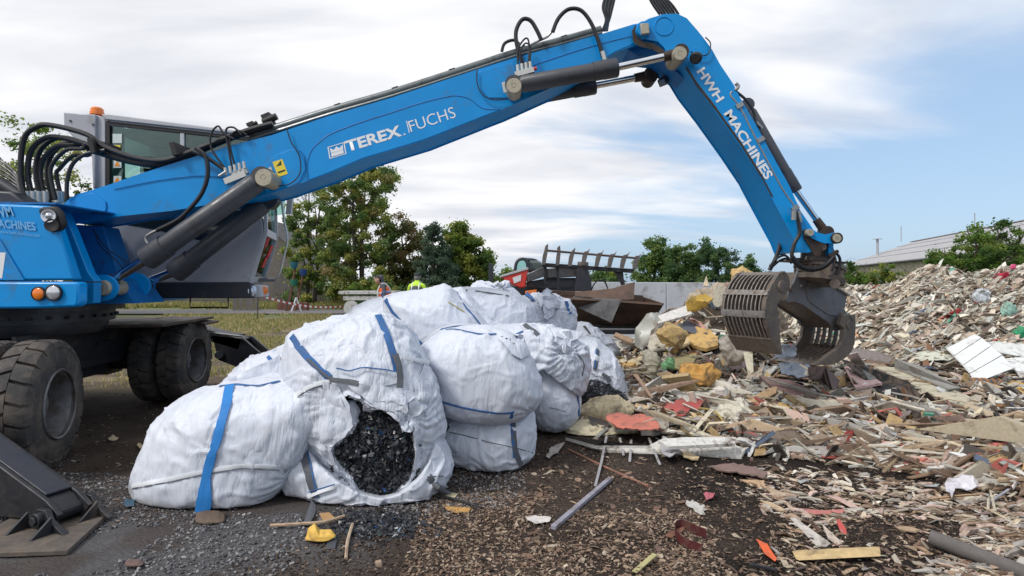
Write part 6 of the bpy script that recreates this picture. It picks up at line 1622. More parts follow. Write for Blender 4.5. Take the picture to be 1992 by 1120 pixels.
# junk under the cab: planks, bricks, a table leg
def small(name, label, cat, build, col=None, matl=None, group=None):
    mb = MB(); build(mb); o = mb.build(name, matl or M['junk'], bevel=.004)
    if col: o.color = (*col, 1)
    return tag(o, label, cat, group)
small('plank_stack', 'grey stack of old boards standing upright seen under the cab', 'boards', lambda q: [q.box((-14.6 + i * .28, 30 + .05 * (i % 3), .42), (.24, .04, .85 + .05 * (i % 2))) for i in range(5)], matl=M['wood_fence'])
small('brick_stack', 'low red brick stack seen under the cab', 'bricks', lambda q: [q.box((-12.4 + (i % 6) * .27, 30.5, .05 + .09 * (i // 6)), (.25, .3, .08)) for i in range(30)], col=(.16, .07, .055))
small('white_trestle', 'small white trestle leg standing in the grass', 'trestle', lambda q: [q.beam((-11.0, 29, .75), (-11.25, 29, 0), .06, .06), q.beam((-11.0, 29, .75), (-10.8, 29.2, 0), .06, .06)], matl=M['hem'])
small('white_trailer', 'low white flatbed glimpsed just left of the worker in orange', 'trailer', lambda q: [q.box((-6.7, 27, 1.05), (2.6, 1.6, .14)), q.box((-6.7, 26.3, .8), (2.2, .06, .2)), q.cyl((-7.4, 26.1, .35), (-7.4, 26.35, .35), .33, seg=20), q.cyl((-6.1, 26.1, .35), (-6.1, 26.35, .35), .33, seg=20)], col=(.5, .5, .5))

# ---- grass
def grass(n, xr, yr, h, cols, name, seed, dens_f=None):
    r = np.random.default_rng(seed); x = r.uniform(*xr, n); y = yr[0] + (yr[1] - yr[0]) * r.uniform(0, 1, n) ** .8
    k = fbm(np.stack([x * .9, y * .9, x * 0], -1), seed, 3) > .47
    x, y = x[k], y[k]
    if dens_f is not None: m_ = dens_f(x, y); x, y = x[m_], y[m_]
    n = len(x); z = H(x, y)
    a = r.uniform(0, 2 * math.pi, n); hh = h * r.uniform(.4, 1.3, n); wd = hh * .10 + .003 * y / 8
    lx, ly = r.normal(0, .35, n) * hh, r.normal(0, .35, n) * hh
    b = np.stack([x, y, z], -1); d = np.stack([np.cos(a) * wd, np.sin(a) * wd, a * 0], -1)
    v = np.stack([b - d, b + d, b + np.stack([lx, ly, hh], -1)], 1)
    c_ = np.array(cols)[r.integers(0, len(cols), n)] * r.uniform(.7, 1.3, (n, 1))
    o = np_mesh(name, v.reshape(-1, 3), np.arange(3 * n), np.full(n, 3), M['leaf'], color=np.repeat(c_, 3, axis=0)); return tag(o, kind='stuff')
GRC = [(.16, .17, .05), (.24, .21, .09), (.32, .26, .14), (.13, .15, .04), (.36, .29, .17)]
grass(60000, (-16, -.5), (8.5, 27), .10, GRC, 'short_grass', 3)
grass(30000, (-30, -3), (31.8, 38), .30, GRC[:4], 'long_grass', 4)
grass(2500, (-6.5, -2.2), (8.3, 11), .06, GRC, 'yard_grass', 6)
# ================================================================ loose scrap
def strew(n, getp, size, colours, name, seed, thick=.06, wid=(.12, .4), flat=.35, tdir=None, tsp=1.0, matl=None, bright=(.7, 1.25), label=None, origin=(0, 0, 0)):
    r = np.random.default_rng(seed); c, nrm = getp(n, r); n = len(c)
    base = np.array([[-1, -.8, -1], [-.1, -1.05, -1], [1, -.7, -1], [.85, .8, -1], [0, 1.1, -1], [-.9, .7, -1], [-1, -.8, 1], [-.1, -1.05, 1], [1, -.7, 1], [.85, .8, 1], [0, 1.1, 1], [-.9, .7, 1]], float)
    f6 = np.array([5, 4, 3, 2, 1, 0, 6, 7, 8, 9, 10, 11]); f4 = np.array([[i, (i + 1) % 6, (i + 1) % 6 + 6, i + 6] for i in range(6)]).ravel()
    s = size[0] * (size[1] / size[0]) ** (r.uniform(0, 1, n) ** 1.5)
    sc = np.stack([s, s * r.uniform(*wid, n), s * 0 + np.clip(s * thick, .002, .012) * r.uniform(.5, 1.6, n)], -1) / 2
    jit = 1 + r.uniform(-.35, .35, (n, 6, 3)) * np.array([.6, 1, 0]); jit = np.concatenate([jit, jit], 1)
    v = base[None] * jit * sc[:, None, :]
    # bend the middle up or down
    bend = r.normal(0, .12, (n, 1)) * s[:, None]; v[..., 2] += bend * (1 - (v[..., 0] / (s[:, None] / 2)) ** 2).clip(0, 1)
    nz = nrm + r.normal(0, flat, (n, 3)); nz /= np.linalg.norm(nz, axis=1)[:, None]
    t = r.normal(0, 1, (n, 3)) * tsp + (np.array(tdir) if tdir is not None else 0)
    x = t - nz * (t * nz).sum(1)[:, None]; x /= np.linalg.norm(x, axis=1)[:, None]; y = np.cross(nz, x)
    w_ = c[:, None, :] + v[..., 0:1] * x[:, None] + v[..., 1:2] * y[:, None] + v[..., 2:3] * nz[:, None]
    col = np.array(colours)[r.integers(0, len(colours), n)] * r.uniform(*bright, (n, 1)); cc = np.repeat(np.clip(col, 0, .85), 12, axis=0)
    off = (np.arange(n) * 12)[:, None]
    ff = np.concatenate([f6[None] + off, f4[None] + off], 1)
    lc = np.tile(np.array([6, 6] + [4] * 6), n)
    o = np_mesh(name, w_.reshape(-1, 3), ff.ravel(), lc, matl or M['shard'], color=cc, origin=origin); return tag(o, label=label, kind='stuff')
def nrm_at(x, y):
    e = .12; dzx = (H(x + e, y) - H(x - e, y)) / (2 * e); dzy = (H(x, y + e) - H(x, y - e)) / (2 * e)
    n = np.stack([-dzx, -dzy, np.ones_like(x)], -1); return n / np.linalg.norm(n, axis=1)[:, None]
BANKC = [(.52, .47, .38), (.64, .60, .53), (.42, .36, .28), (.30, .24, .18), (.67, .65, .60), (.54, .54, .48), (.22, .17, .13), (.58, .51, .42), (.48, .46, .41), (.34, .26, .19), (.66, .61, .52), (.13, .10, .08), (.46, .37, .31), (.48, .50, .46)]
RARE = [(.50, .06, .06), (.10, .32, .22), (.65, .30, .12), (.12, .16, .24), (.68, .70, .72), (.62, .36, .30)]
def bank_pts(n, r):
    x = r.uniform(4.6, 21, n); y = r.uniform(9.3, 17.2, n) ** 1; k = x < y * .95 + 1.5; x, y = x[k], y[k]
    h = H(x, y); k = h > .10; x, y, h = x[k], y[k], h[k]
    return np.stack([x, y, h + r.uniform(-.02, .09, len(x)) * (.4 + 1.2 * fbm(np.stack([x * 2, y * 2, x * 0], -1), 71, 3))], -1), nrm_at(x, y)
strew(76000, bank_pts, (.07, .60), [(a * 1.0, b * .98, c * .95) for a, b, c in BANKC] * 30 + RARE, 'shredded_waste', 11, thick=.04, wid=(.06, .24), flat=.36, tdir=(1.5, .3, .9), tsp=.38, bright=(.55, 1.3))
KEEP = []
def in_region(poly, n, r, zlift=.03, maxh=1.0):
    """even spread over the ground seen inside a pixel outline"""
    xs = [p[0] for p in poly]; ys = [p[1] for p in poly]; c = []
    px = r.uniform(min(xs), max(xs), n * 3); py = r.uniform(min(ys), max(ys), n * 3); m_ = inpoly(px, py, poly); px, py = px[m_][:n], py[m_][:n]
    kp = np.zeros(len(px), bool)
    for q in KEEP: kp |= inpoly(px, py, q)
    kp &= r.uniform(0, 1, len(px)) < .93; px, py = px[~kp], py[~kp]
    for a, b in zip(px, py):
        h = hit(a, b)
        if h is not None and h.y < 20: c.append(tuple(h))
    c = np.array(c); nn = nrm_at(c[:, 0], c[:, 1]); c[:, 2] += r.uniform(-.01, zlift, len(c)); return c, nn
HEAP = [(1150, 655), (1250, 625), (1330, 590), (1400, 560), (1470, 560), (1560, 640), (1760, 690), (2060, 700), (2060, 950), (1900, 925), (1760, 912), (1620, 895), (1500, 890), (1400, 872), (1230, 850), (1120, 850), (1130, 800), (1215, 770), (1200, 700)]
HEAPC = BANKC + [(.55, .40, .20), (.48, .33, .16), (.30, .17, .10), (.20, .12, .08), (.62, .55, .40), (.10, .085, .075), (.07, .06, .055), (.14, .10, .075), (.38, .34, .32)]
FORE = [(1000, 860), (1150, 850), (1400, 880), (1700, 930), (2060, 960), (2060, 1130), (1000, 1130)]
strew(3200, lambda n, r: in_region(FORE, n, r, .010), (.015, .09), [(.34, .25, .17), (.45, .37, .28), (.24, .16, .11), (.16, .10, .07), (.2, .14, .1), (.14, .09, .07), (.10, .07, .05)], 'small_slivers', 14, thick=.06, wid=(.12, .5), flat=.16)
R2 = [(1480, 905), (1640, 915), (1900, 960), (2060, 985), (2060, 1130), (1780, 1130), (1900, 1020), (1700, 1000), (1560, 1040), (1440, 960)]
strew(2600, lambda n, r: in_region(R2, n, r, .012), (.015, .17), [(.50, .42, .32), (.60, .55, .46), (.34, .24, .17), (.18, .12, .08), (.5, .38, .32), (.4, .37, .34)], 'edge_scrap', 21, thick=.05, wid=(.06, .3), flat=.22, tdir=(1.3, -.5, 0), tsp=.7)
R1 = [(1560, 940), (1900, 930), (2060, 960), (2060, 1130), (1480, 1130)]
strew(650, lambda n, r: in_region(R1, n, r, .012), (.015, .12), [(.45, .37, .27), (.58, .52, .42), (.30, .20, .13), (.16, .10, .07), (.5, .36, .3), (.36, .33, .3), (.08, .06, .05)], 'foreground_scrap', 15, thick=.05, wid=(.12, .5), flat=.25)
# bark and wood litter over the bare earth
def near_pts(xr, yr, p=1.0, thr=.0, sd=0, sc=1.2):
    def f(n, r):
        x = r.uniform(*xr, n); y = yr[0] + (yr[1] - yr[0]) * r.uniform(0, 1, n) ** p
        dk = (fbm(np.stack([x * 2.3, y * 2.3, x * 0], -1), 37, 4) > .50) & (x > .4) & (y < 5.4) & (r.uniform(0, 1, n) < .5)
        k = ~dk & (np.abs(x) < y * .95 + .3) & (fbm(np.stack([x * sc, y * sc, x * 0], -1), 55 + sd, 4) > thr); x, y = x[k], y[k]
        c = np.stack([x, y, H(x, y) + r.uniform(0, .008, len(x))], -1); return c, nrm_at(x, y)
    return f
LIT = [(.10, .068, .050), (.14, .098, .074), (.20, .15, .115), (.065, .046, .036), (.28, .22, .17), (.035, .027, .022), (.15, .10, .075), (.11, .075, .055), (.05, .035, .027)]
strew(70000, near_pts((-1.6, 5.6), (2.6, 7.2), 1.35, .36, 5, 1.6), (.006, .026), LIT, 'bark_litter', 16, thick=.12, wid=(.25, .6), flat=.30, matl=M['litter'], bright=(.45, 1.0))
strew(14000, near_pts((-5.6, 3.5), (2.6, 9.5), 1.2, .47), (.010, .045), LIT + [(.30, .24, .18)], 'bark_litter', 17, thick=.10, wid=(.2, .5), flat=.2, matl=M['litter'])
strew(8000, near_pts((-.6, 1.2), (2.7, 4.2), 1.0, .40, 3), (.010, .036), [(.30, .22, .16), (.24, .165, .115), (.17, .11, .08), (.36, .28, .21)], 'pale_wood_litter', 18, thick=.10, wid=(.25, .55), flat=.22, matl=M['litter'])
strew(22000, near_pts((-4.0, .1), (2.6, 5.0), 1.1, .46, 7), (.006, .022), [(.16, .155, .165), (.22, .215, .22), (.11, .108, .115), (.30, .29, .28), (.08, .078, .08)], 'gravel', 19, thick=.45, wid=(.6, .95), flat=.4, matl=M['litter'])
# spilt black chips in front of the bags
def sp(n, r):
    a = r.normal(0, 1, n) * 48 + 735; b_ = r.normal(0, 1, n) * 13 + 1022; c = [tuple(h_ + Vector((0, 0, .004 + .03 * math.exp(-((x_ - 735) / 45) ** 2 - ((y_ - 1020) / 14) ** 2) * r.uniform(0, 1)))) for x_, y_ in zip(a, b_) for h_ in [hit(x_, y_)]]
    return np.array(c), np.tile([0, 0, 1.], (n, 1))
chips(1500, sp, (.012, .05), CHIPR, 'spilt_black_chips', M['chip'], flat=.4, seed=11, thick=.12, kind='stuff')
SPC = bpy.data.objects['spilt_black_chips']

# ---------------------------------------------------------------- single pieces placed one by one
def terr(x, y):
    h = hit(x, y)
    return (h, Vector((0, -.35, 1)).normalized()) if h is not None else (None, None)
def one(o, label, cat, group=None): return tag(o, label, cat, group)
def recentre(o):
    me = o.data; n = len(me.vertices); co = np.empty(n * 3, dtype=np.float32); me.vertices.foreach_get('co', co); co = co.reshape(-1, 3) + np.array(o.location)
    og = np.array([(co[:, 0].min() + co[:, 0].max()) / 2, (co[:, 1].min() + co[:, 1].max()) / 2, co[:, 2].min()])
    me.vertices.foreach_set('co', (co - og).astype(np.float32).ravel()); o.location = og; return o
def foam(name, label, cat, outline, Y, hd, col, n=30, seed=1, fold=.05, amp=.03, ex=3.2, ground=True, matl=None, big=.02):
    KEEP.append([(a, b + 2) for a, b in outline]); pos, fs = lump(outline, Y, hd, n=n, seed=seed, fold=fold, amp=amp, ex=ex, ground=ground, big=big)
    o = mesh_from(pos, fs, name, matl or M['junk'], smooth=False if n < 18 else True); o.color = (*col, 1); return tag(o, label, cat)
def Yat(px, py):
    h = hit(px, py); return h.y if h is not None else 8
def sheet(name, label, cat, poly, col, lift=.02, amp=.03, freq=6, step=8, seed=1, th=.006, matl=None, rag=1.5, surf=None):
    KEEP.append([(a, b + 3) for a, b in poly]); o = patch(poly, surf or terr, lift, amp, freq, step, seed, name, matl or M['junk'], None, th, colour=col, rag=rag); return tag(o, label, cat)
def board(name, label, cat, pts, th, col, matl=None, bevel=.002):
    """flat board through corners (px, py, height above ground, None) or (px, py, lift, Y)"""
    vs = []; KEEP.append([(p[0], p[1] + 4) for p in pts])
    for p in pts:
        if len(p) == 4 and p[3] is not None: vs.append(P(p[0], p[1], p[3]) + Vector((0, 0, p[2])))
        else:
            h = hit(p[0], p[1]); 
            # lift towards the eye so the corner stays where it is seen
            k = p[2] / max(.2, (CH - h.z)); vs.append(h + (EYE - h) * min(.6, max(0, k)))
    nrm = (vs[1] - vs[0]).cross(vs[2] - vs[0]).normalized()
    if nrm.z < 0: nrm = -nrm
    mb = MB(); mb.prism(vs, -nrm * th); o = mb.build(name, matl or M['junk'], bevel=bevel); o.color = (*col, 1); return tag(o, label, cat)
def stick(name, label, cat, pts, r, col, matl=None, seg=6, smooth=2, box=None):
    vs = []
    for p in pts:
        if len(p) > 2 and p[2] > 1.5: vs.append(P(p[0], p[1], p[2]))
        else: vs.append(hit(p[0], p[1], (p[2] if len(p) > 2 else 0) + r))
    mb = MB()
    if box: 
        for a, b in zip(vs[:-1], vs[1:]): mb.beam(a, b, box[0], box[1])
    else: mb.tube(vs, r, seg, smooth=smooth)
    o = mb.build(name, matl or M['junk'], bevel=0 if not box else .002); o.color = (*col, 1); return tag(o, label, cat)
CREAM = (.56, .45, .27); YEL = (.52, .36, .15); PALE = (.62, .60, .52); WHITE = (.70, .71, .70)
# on and around the centre heap
foam('foam_block', 'torn yellow foam block on the very top of the scrap heap', 'foam', [(1428, 545), (1430, 528), (1445, 522), (1456, 528), (1470, 540), (1468, 556), (1450, 562), (1432, 560)], 9.7, .16, YEL, seed=3, ground=False, fold=.05)
foam('foam_block', 'pinkish lump beneath the yellow foam block on top of the heap', 'foam', [(1418, 552), (1440, 552), (1462, 560), (1460, 578), (1430, 580), (1418, 568)], 9.75, .16, (.50, .30, .29), seed=4, ground=False)
foam('plastic_bundle', 'white crumpled bundle under the pink lump on the heap', 'bundle', [(1412, 578), (1430, 566), (1455, 572), (1460, 600), (1430, 612), (1410, 600)], 9.7, .2, (.60, .60, .62), seed=5, ground=False)
foam('heap_core', 'brown clump of mixed scrap packed into the top of the heap', 'scrap', [(1385, 620), (1410, 590), (1450, 575), (1500, 590), (1520, 640), (1460, 680), (1390, 670)], 10.0, .5, (.25, .19, .14), seed=6, ground=False, n=24, fold=.10, amp=.05)
board('offcut', 'cream edged blue panel standing upright on the heap', 'panel', [(1384, 578, 0, 9.3), (1394, 554, 0, 9.35), (1408, 556, 0, 9.35), (1404, 594, 0, 9.3), (1392, 600, 0, 9.3)], .03, (.58, .52, .40))
board('panel_offcut', 'dark blue triangular panel pointing down beside the cream edged one', 'panel', [(1382, 590, 0, 9.4), (1414, 572, 0, 9.5), (1418, 620, 0, 9.4), (1398, 640, 0, 9.3)], .03, (.03, .12, .22))
board('wood_batten', 'thin brown slat leaning down from the blue triangular panel', 'batten', [(1398, 640, 0, 9.28), (1402, 622, 0, 9.28), (1406, 626, 0, 9.28), (1392, 652, 0, 9.2)], .015, (.30, .2, .13))
board('foam_shard', 'small pale pointed shard standing on the skyline of the heap', 'shard', [(1368, 556, 0, 9.8), (1374, 536, 0, 9.9), (1380, 556, 0, 9.8)], .03, (.60, .50, .36))
foam('heap_core', 'tan scrap mass below the pale pointed shard', 'scrap', [(1330, 620), (1350, 585), (1390, 560), (1420, 575), (1420, 640), (1350, 650)], 9.9, .4, (.42, .35, .26), seed=8, ground=False, n=22, fold=.10, amp=.05)
sheet('foam_sheet', 'bright yellow foam sheet draped over the left shoulder of the heap', 'foam sheet', [(1334, 600), (1350, 584), (1372, 578), (1386, 586), (1372, 604), (1352, 614), (1336, 616)], (.58, .38, .08), .12, .07, 5, 6, 4, .03, surf=lambda x, y: (P(x, y, 8.9), Vector((-.2, -.8, .5)).normalized()))
board('white_door_leaf', 'long pale plank reaching up the heap to the yellow foam sheet', 'panel', [(1268, 618, 0, 8.8), (1340, 592, 0, 9.0), (1346, 610, 0, 8.7), (1276, 630, 0, 8.6)], .04, (.60, .58, .55))
sheet('milky_film', 'large milky bundle of film next to the raised rusty bucket', 'film', [(1232, 665), (1236, 640), (1256, 618), (1276, 614), (1284, 630), (1264, 650), (1258, 674), (1248, 684), (1236, 680)], PALE, .10, .10, 6, 6, 6, .01, matl=M['film_white'], surf=lambda x, y: (P(x, y, 8.5), Vector((-.1, -.9, .4)).normalized()))
board('grey_box_lid', 'flat blue grey plastic piece lying high on the left of the heap', 'plastic', [(1324, 642, 0, 8.6), (1330, 624, 0, 8.9), (1362, 628, 0, 8.9), (1360, 650, 0, 8.6)], .03, (.11, .12, .15))
sheet('tan_sheet', 'dull beige foam sheet below the milky film', 'foam sheet', [(1250, 680), (1284, 650), (1318, 648), (1330, 660), (1300, 690), (1270, 692)], (.46, .42, .34), .10, .04, 5, 7, 7, .03)
foam('yellow_lump', 'yellow crumpled foam lump beside the blue grey plastic piece', 'foam', [(1284, 648), (1298, 636), (1318, 640), (1330, 650), (1318, 664), (1296, 662)], 8.2, .14, YEL, seed=9, ground=False)
sheet('foam_slab', 'wide ochre foam slab lying face up in the middle of the heap', 'foam slab', [(1330, 664), (1352, 652), (1380, 656), (1394, 678), (1396, 692), (1372, 698), (1346, 690)], (.56, .36, .13), .14, .03, 4, 7, 8, .05)
sheet('foam_slab', 'crumpled yellow white foam fold left of the wide ochre slab', 'foam slab', [(1304, 676), (1318, 660), (1338, 664), (1344, 684), (1322, 690)], (.60, .46, .26), .12, .06, 8, 6, 9, .03)
sheet('plastic_sheet', 'white torn plastic below the crumpled yellow white fold', 'plastic', [(1292, 690), (1298, 672), (1314, 668), (1312, 688), (1300, 696)], WHITE, .10, .05, 8, 6, 10)
foam('milky_bag', 'translucent cream bag stuffed with scrap at the foot of the grab', 'plastic bag', [(1408, 690), (1404, 665), (1420, 650), (1440, 655), (1448, 680), (1440, 702), (1418, 704)], 7.4, .2, (.56, .50, .42), seed=11, fold=.05, ground=False)
foam('foam_roll', 'cream cylindrical foam roll standing upright in the scrap', 'foam', [(1254, 690), (1264, 684), (1276, 690), (1282, 706), (1278, 722), (1264, 724), (1256, 710)], 7.4, .09, (.64, .58, .44), seed=12, ground=False, fold=.015)
sheet('foam_slab', 'flat buff foam piece left of the upright foam roll', 'foam slab', [(1198, 704), (1236, 704), (1254, 696), (1258, 714), (1232, 722), (1210, 716)], (.50, .42, .26), .06, .03, 5, 7, 12, .03)
sheet('honeycomb_piece', 'yellowish honeycomb panel right of the green scrap', 'panel', [(1304, 728), (1310, 702), (1352, 700), (1350, 716), (1324, 730)], (.42, .36, .18), .10, .015, 5, 6, 13, .02)
foam('green_scrap', 'small green plastic lump beside the upright foam roll', 'plastic', [(1290, 706), (1298, 699), (1308, 702), (1306, 712), (1294, 712)], 7.3, .05, (.20, .42, .20), seed=14, ground=False, n=14)
foam('orange_foam', 'orange brown layered foam clump in front of the honeycomb panel', 'foam', [(1328, 722), (1345, 710), (1372, 716), (1392, 724), (1380, 740), (1350, 742), (1332, 736)], 7.0, .14, (.55, .30, .08), seed=15, ground=False, fold=.05)
board('wood_board', 'brown plywood board tilted below the orange clump', 'board', [(1278, 726, .12, None), (1300, 722, .14, None), (1358, 752, .06, None), (1356, 764, .05, None), (1340, 766, .05, None)], .02, (.34, .23, .13))
board('foam_board', 'olive sided foam board just right of the tilted plywood', 'board', [(1288, 730, .16, None), (1340, 724, .18, None), (1356, 752, .08, None), (1330, 752, .08, None)], .05, (.40, .30, .16))
sheet('pink_laminate', 'dusty pink square of laminate near the lower edge of the grab', 'laminate', [(1408, 722), (1412, 708), (1444, 712), (1452, 722), (1446, 732), (1410, 732)], (.30, .21, .21), .10, .02, 4, 7, 14, .02)
board('perforated_strip', 'pale perforated strip hanging under the claw tip', 'strip', [(1446, 684, 0, 6.9), (1464, 684, 0, 6.9), (1466, 722, 0, 6.6), (1456, 730, 0, 6.6)], .012, (.52, .48, .36))
sheet('clear_film', 'crinkled clear blue film caught between the jaws of the grab', 'film', [(1502, 690), (1514, 672), (1534, 670), (1546, 682), (1542, 698), (1520, 702)], (.3, .36, .44), .0, .09, 10, 5, 15, .003, matl=M['film_blue'], surf=lambda x, y: (P(x, y, 5.85), Vector((0, -.9, .3)).normalized()))
sheet('dark_film', 'large dark blue plastic film hanging below the jaws', 'film', [(1512, 720), (1540, 708), (1572, 712), (1576, 750), (1548, 756), (1516, 744)], (.1, .13, .18), .10, .05, 8, 6, 16, .004, matl=M['film_dark'])
board('maroon_board', 'long dusky maroon board under the dark blue film', 'board', [(1476, 730, .12, None), (1540, 740, .12, None), (1628, 780, .05, None), (1592, 782, .04, None), (1510, 760, .06, None)], .02, (.22, .14, .13))
board('wood_board', 'splintered orange brown board pointing up to the jaws', 'board', [(1440, 786, .04, None), (1496, 756, .10, None), (1512, 752, .10, None), (1510, 764, .08, None), (1462, 792, .04, None)], .02, (.50, .33, .18))
sheet('tan_petals', 'thin curled tan sheet standing left of the splintered board', 'sheet', [(1446, 752), (1456, 738), (1476, 728), (1484, 720), (1480, 744), (1462, 752)], (.48, .38, .28), .10, .05, 8, 6, 17, .006)
# behind and right of the grab
board('black_sheet', 'large black wedge shaped sheet tilted beside the grab', 'sheet', [(1638, 698, .40, None), (1690, 716, .36, None), (1768, 742, .22, None), (1806, 782, .06, None), (1790, 788, .04, None), (1720, 770, .08, None)], .02, (.012, .012, .014))
board('pink_board', 'pale pink foam board leaning under the black wedge', 'board', [(1636, 702, .30, None), (1650, 700, .30, None), (1716, 744, .14, None), (1664, 754, .10, None), (1650, 728, .18, None)], .03, (.50, .33, .31))
board('grey_pink_board', 'grey mauve foam board standing at the right claw tip', 'board', [(1578, 712, .30, None), (1606, 712, .26, None), (1634, 740, .12, None), (1622, 766, .04, None), (1606, 740, .10, None), (1580, 734, .16, None)], .04, (.34, .27, .27))
board('white_sheet', 'white torn card standing on the pink foam board', 'card', [(1646, 690, .34, None), (1668, 684, .36, None), (1684, 710, .28, None), (1660, 706, .28, None)], .01, (.64, .60, .56))
board('metal_sheet', 'long grey brown trim sheet crossing the scrap from the grab', 'sheet metal', [(1652, 676, .22, None), (1700, 682, .22, None), (1742, 694, .20, None), (1730, 704, .20, None), (1690, 698, .22, None), (1660, 690, .24, None)], .02, (.20, .17, .16))
board('beige_beam', 'long greenish beige panel strip running down to the lower edge of the bank', 'panel', [(1700, 712, .30, None), (1740, 714, .28, None), (1880, 768, .12, None), (1946, 802, .05, None), (1938, 806, .04, None), (1848, 782, .10, None)], .02, (.47, .43, .32))
board('grey_channel', 'long grey metal channel lying beneath the beige panel strip', 'metal channel', [(1740, 698, .34, None), (1782, 708, .30, None), (1870, 754, .16, None), (1846, 756, .16, None), (1742, 714, .30, None)], .02, (.26, .25, .23))
stick('steel_profile', 'straight bright metal profile under the beige panel strip', 'metal profile', [(1768, 744, .14), (1978, 826, .02)], .02, (.36, .35, .32), box=(.05, .03))
sheet('corrugated_piece', 'pale corrugated plastic strip half buried under the white door panels', 'plastic', [(1754, 700), (1790, 694), (1856, 696), (1860, 706), (1840, 716), (1790, 712)], (.55, .56, .46), .12, .02, 3, 7, 20, .01)
# white panels
WP = [[(1844, 676), (1896, 650), (1910, 656), (1858, 690)], [(1859, 691), (1911, 657), (1928, 672), (1876, 708)], [(1877, 709), (1929, 673), (1950, 690), (1890, 724)], [(1891, 725), (1951, 691), (1972, 716), (1902, 743)]]
wpn = thing('white_door', 'large white ribbed door panel lying askew at the foot of the shredded bank', 'door', tuple(hit(1900, 745)))
for k, r_ in enumerate(WP):
    hb_ = [(x, y, 9.2 - (y - 650) * .018) for x, y in r_]
    q = MB(); q.prism([P(*p) for p in hb_], Vector((.0, .05, -.02))); o = q.build('door_board', mat('white_lacquer%d' % k, (.72, .73, .72), .45, var=.05, dirt=((.4, .36, .3), .15, 3)), wpn, bevel=.006)
board('white_door_leaf', 'white sheet behind the ribbed door panel, cut by the picture edge', 'panel', [(1912, 664, 0, 9.6), (1992, 668, 0, 9.6), (2040, 690, 0, 9.4), (1990, 694, 0, 9.3), (1938, 684, 0, 9.4)], .03, (.66, .67, .64))
board('white_door_leaf', 'second white door leaf lying partly beneath the ribbed one', 'panel', [(1942, 700, 0, 9.2), (2000, 692, 0, 9.3), (2060, 720, 0, 8.6), (1990, 742, 0, 8.4), (1974, 716, 0, 8.8)], .03, (.70, .71, .70))
q = MB(); a_, b_ = hit(1880, 756, .08), hit(1940, 756, .08); q.cyl(a_, b_, .055, seg=16)
o = q.build('ribbed_tube', M['log_grey']); tag(o, 'short beige tube with rusty rings below the white door', 'tube')
q = MB()
for k in range(5): c_ = a_.lerp(b_, .06 + .22 * k); q.cyl(c_, c_ + (b_ - a_) * .06, .068, seg=16)
rr_ = q.build('rusty_ring', mat('rust_ring', (.35, .17, .07), .7, var=.2), o)
foam('amber_lump', 'amber yellow foam lump at the right edge below the white doors', 'foam', [(1956, 762), (1974, 750), (2010, 752), (2010, 770), (1970, 772)], 7.6, .12, (.55, .33, .06), seed=21, ground=False, n=16)
foam('green_lump', 'bright green plastic scrap on the bank at the right edge', 'plastic', [(1976, 648), (1984, 640), (2010, 644), (2010, 660), (1986, 656)], 11.0, .1, (.03, .30, .14), seed=22, ground=False, n=14)
foam('red_lump', 'red rag lying near the crest of the bank', 'rag', [(1926, 548), (1940, 538), (1952, 534), (1950, 544), (1934, 552)], 14.2, .14, (.42, .02, .05), seed=23, ground=False, n=16, fold=.08)
foam('pink_bucket', 'small pink plastic tub on the skyline of the bank at the right', 'tub', [(1964, 524), (1966, 514), (1976, 514), (1977, 523)], 14.4, .07, (.70, .10, .22), seed=24, ground=False, n=12, fold=0, amp=.004)
foam('teal_lump', 'pale teal crumpled plastic in the right part of the bank', 'plastic', [(1950, 612), (1958, 596), (1972, 600), (1970, 618), (1956, 622)], 12.0, .12, (.25, .42, .35), seed=25, ground=False, n=16, fold=.07)
foam('white_lump', 'white crumpled film lump in the upper middle of the bank', 'plastic', [(1896, 576), (1904, 566), (1916, 570), (1916, 580), (1902, 582)], 12.8, .12, (.60, .64, .68), seed=26, ground=False, n=16, fold=.07)
# left front of the scrap
foam('foam_boulder', 'cream shrink wrapped foam boulder lying next to the heap of bags', 'foam', [(1128, 808), (1132, 792), (1160, 782), (1200, 778), (1232, 792), (1238, 812), (1226, 824), (1180, 826), (1140, 824)], 6.25, .2, (.56, .47, .30), n=36, seed=27, fold=.025, ex=3.0)
foam('foam_wedge', 'long cream foam wedge in front of the shrink wrapped boulder', 'foam', [(1102, 840), (1104, 826), (1130, 822), (1180, 828), (1236, 824), (1240, 850), (1200, 868), (1160, 864), (1120, 856)], 5.85, .2, (.62, .55, .38), n=36, seed=28, fold=.025, ex=2.6)
sheet('red_cloth', 'salmon red sheet crumpled over the cream foam wedge', 'sheet', [(1174, 838), (1188, 832), (1200, 830), (1222, 838), (1250, 832), (1272, 844), (1282, 862), (1260, 866), (1232, 864), (1200, 862), (1180, 852)], (.55, .17, .12), .16, .03, 5, 5, 29, .008)
board('white_plank', 'long thin white foam plank lying along the front of the scrap', 'plank', [(1100, 850, .05, None), (1160, 866, .06, None), (1262, 866, .07, None), (1290, 852, .10, None), (1426, 850, .10, None), (1432, 866, .06, None), (1450, 872, .04, None), (1442, 888, .02, None), (1280, 878, .02, None), (1180, 876, .02, None)], .03, (.62, .60, .55))
board('white_plank', 'shorter pale plank lying on the long white foam plank', 'plank', [(1280, 856, .16, None), (1330, 850, .16, None), (1432, 850, .14, None), (1430, 862, .13, None), (1300, 868, .13, None)], .03, (.64, .62, .58))
sheet('red_shreds', 'coral red shredded sheet in the middle of the scrap', 'sheet', [(1282, 808), (1296, 796), (1308, 800), (1324, 790), (1334, 800), (1350, 794), (1372, 800), (1358, 812), (1340, 812), (1330, 826), (1312, 824), (1308, 812), (1290, 814)], (.42, .09, .08), .10, .035, 6, 5, 30, .006)
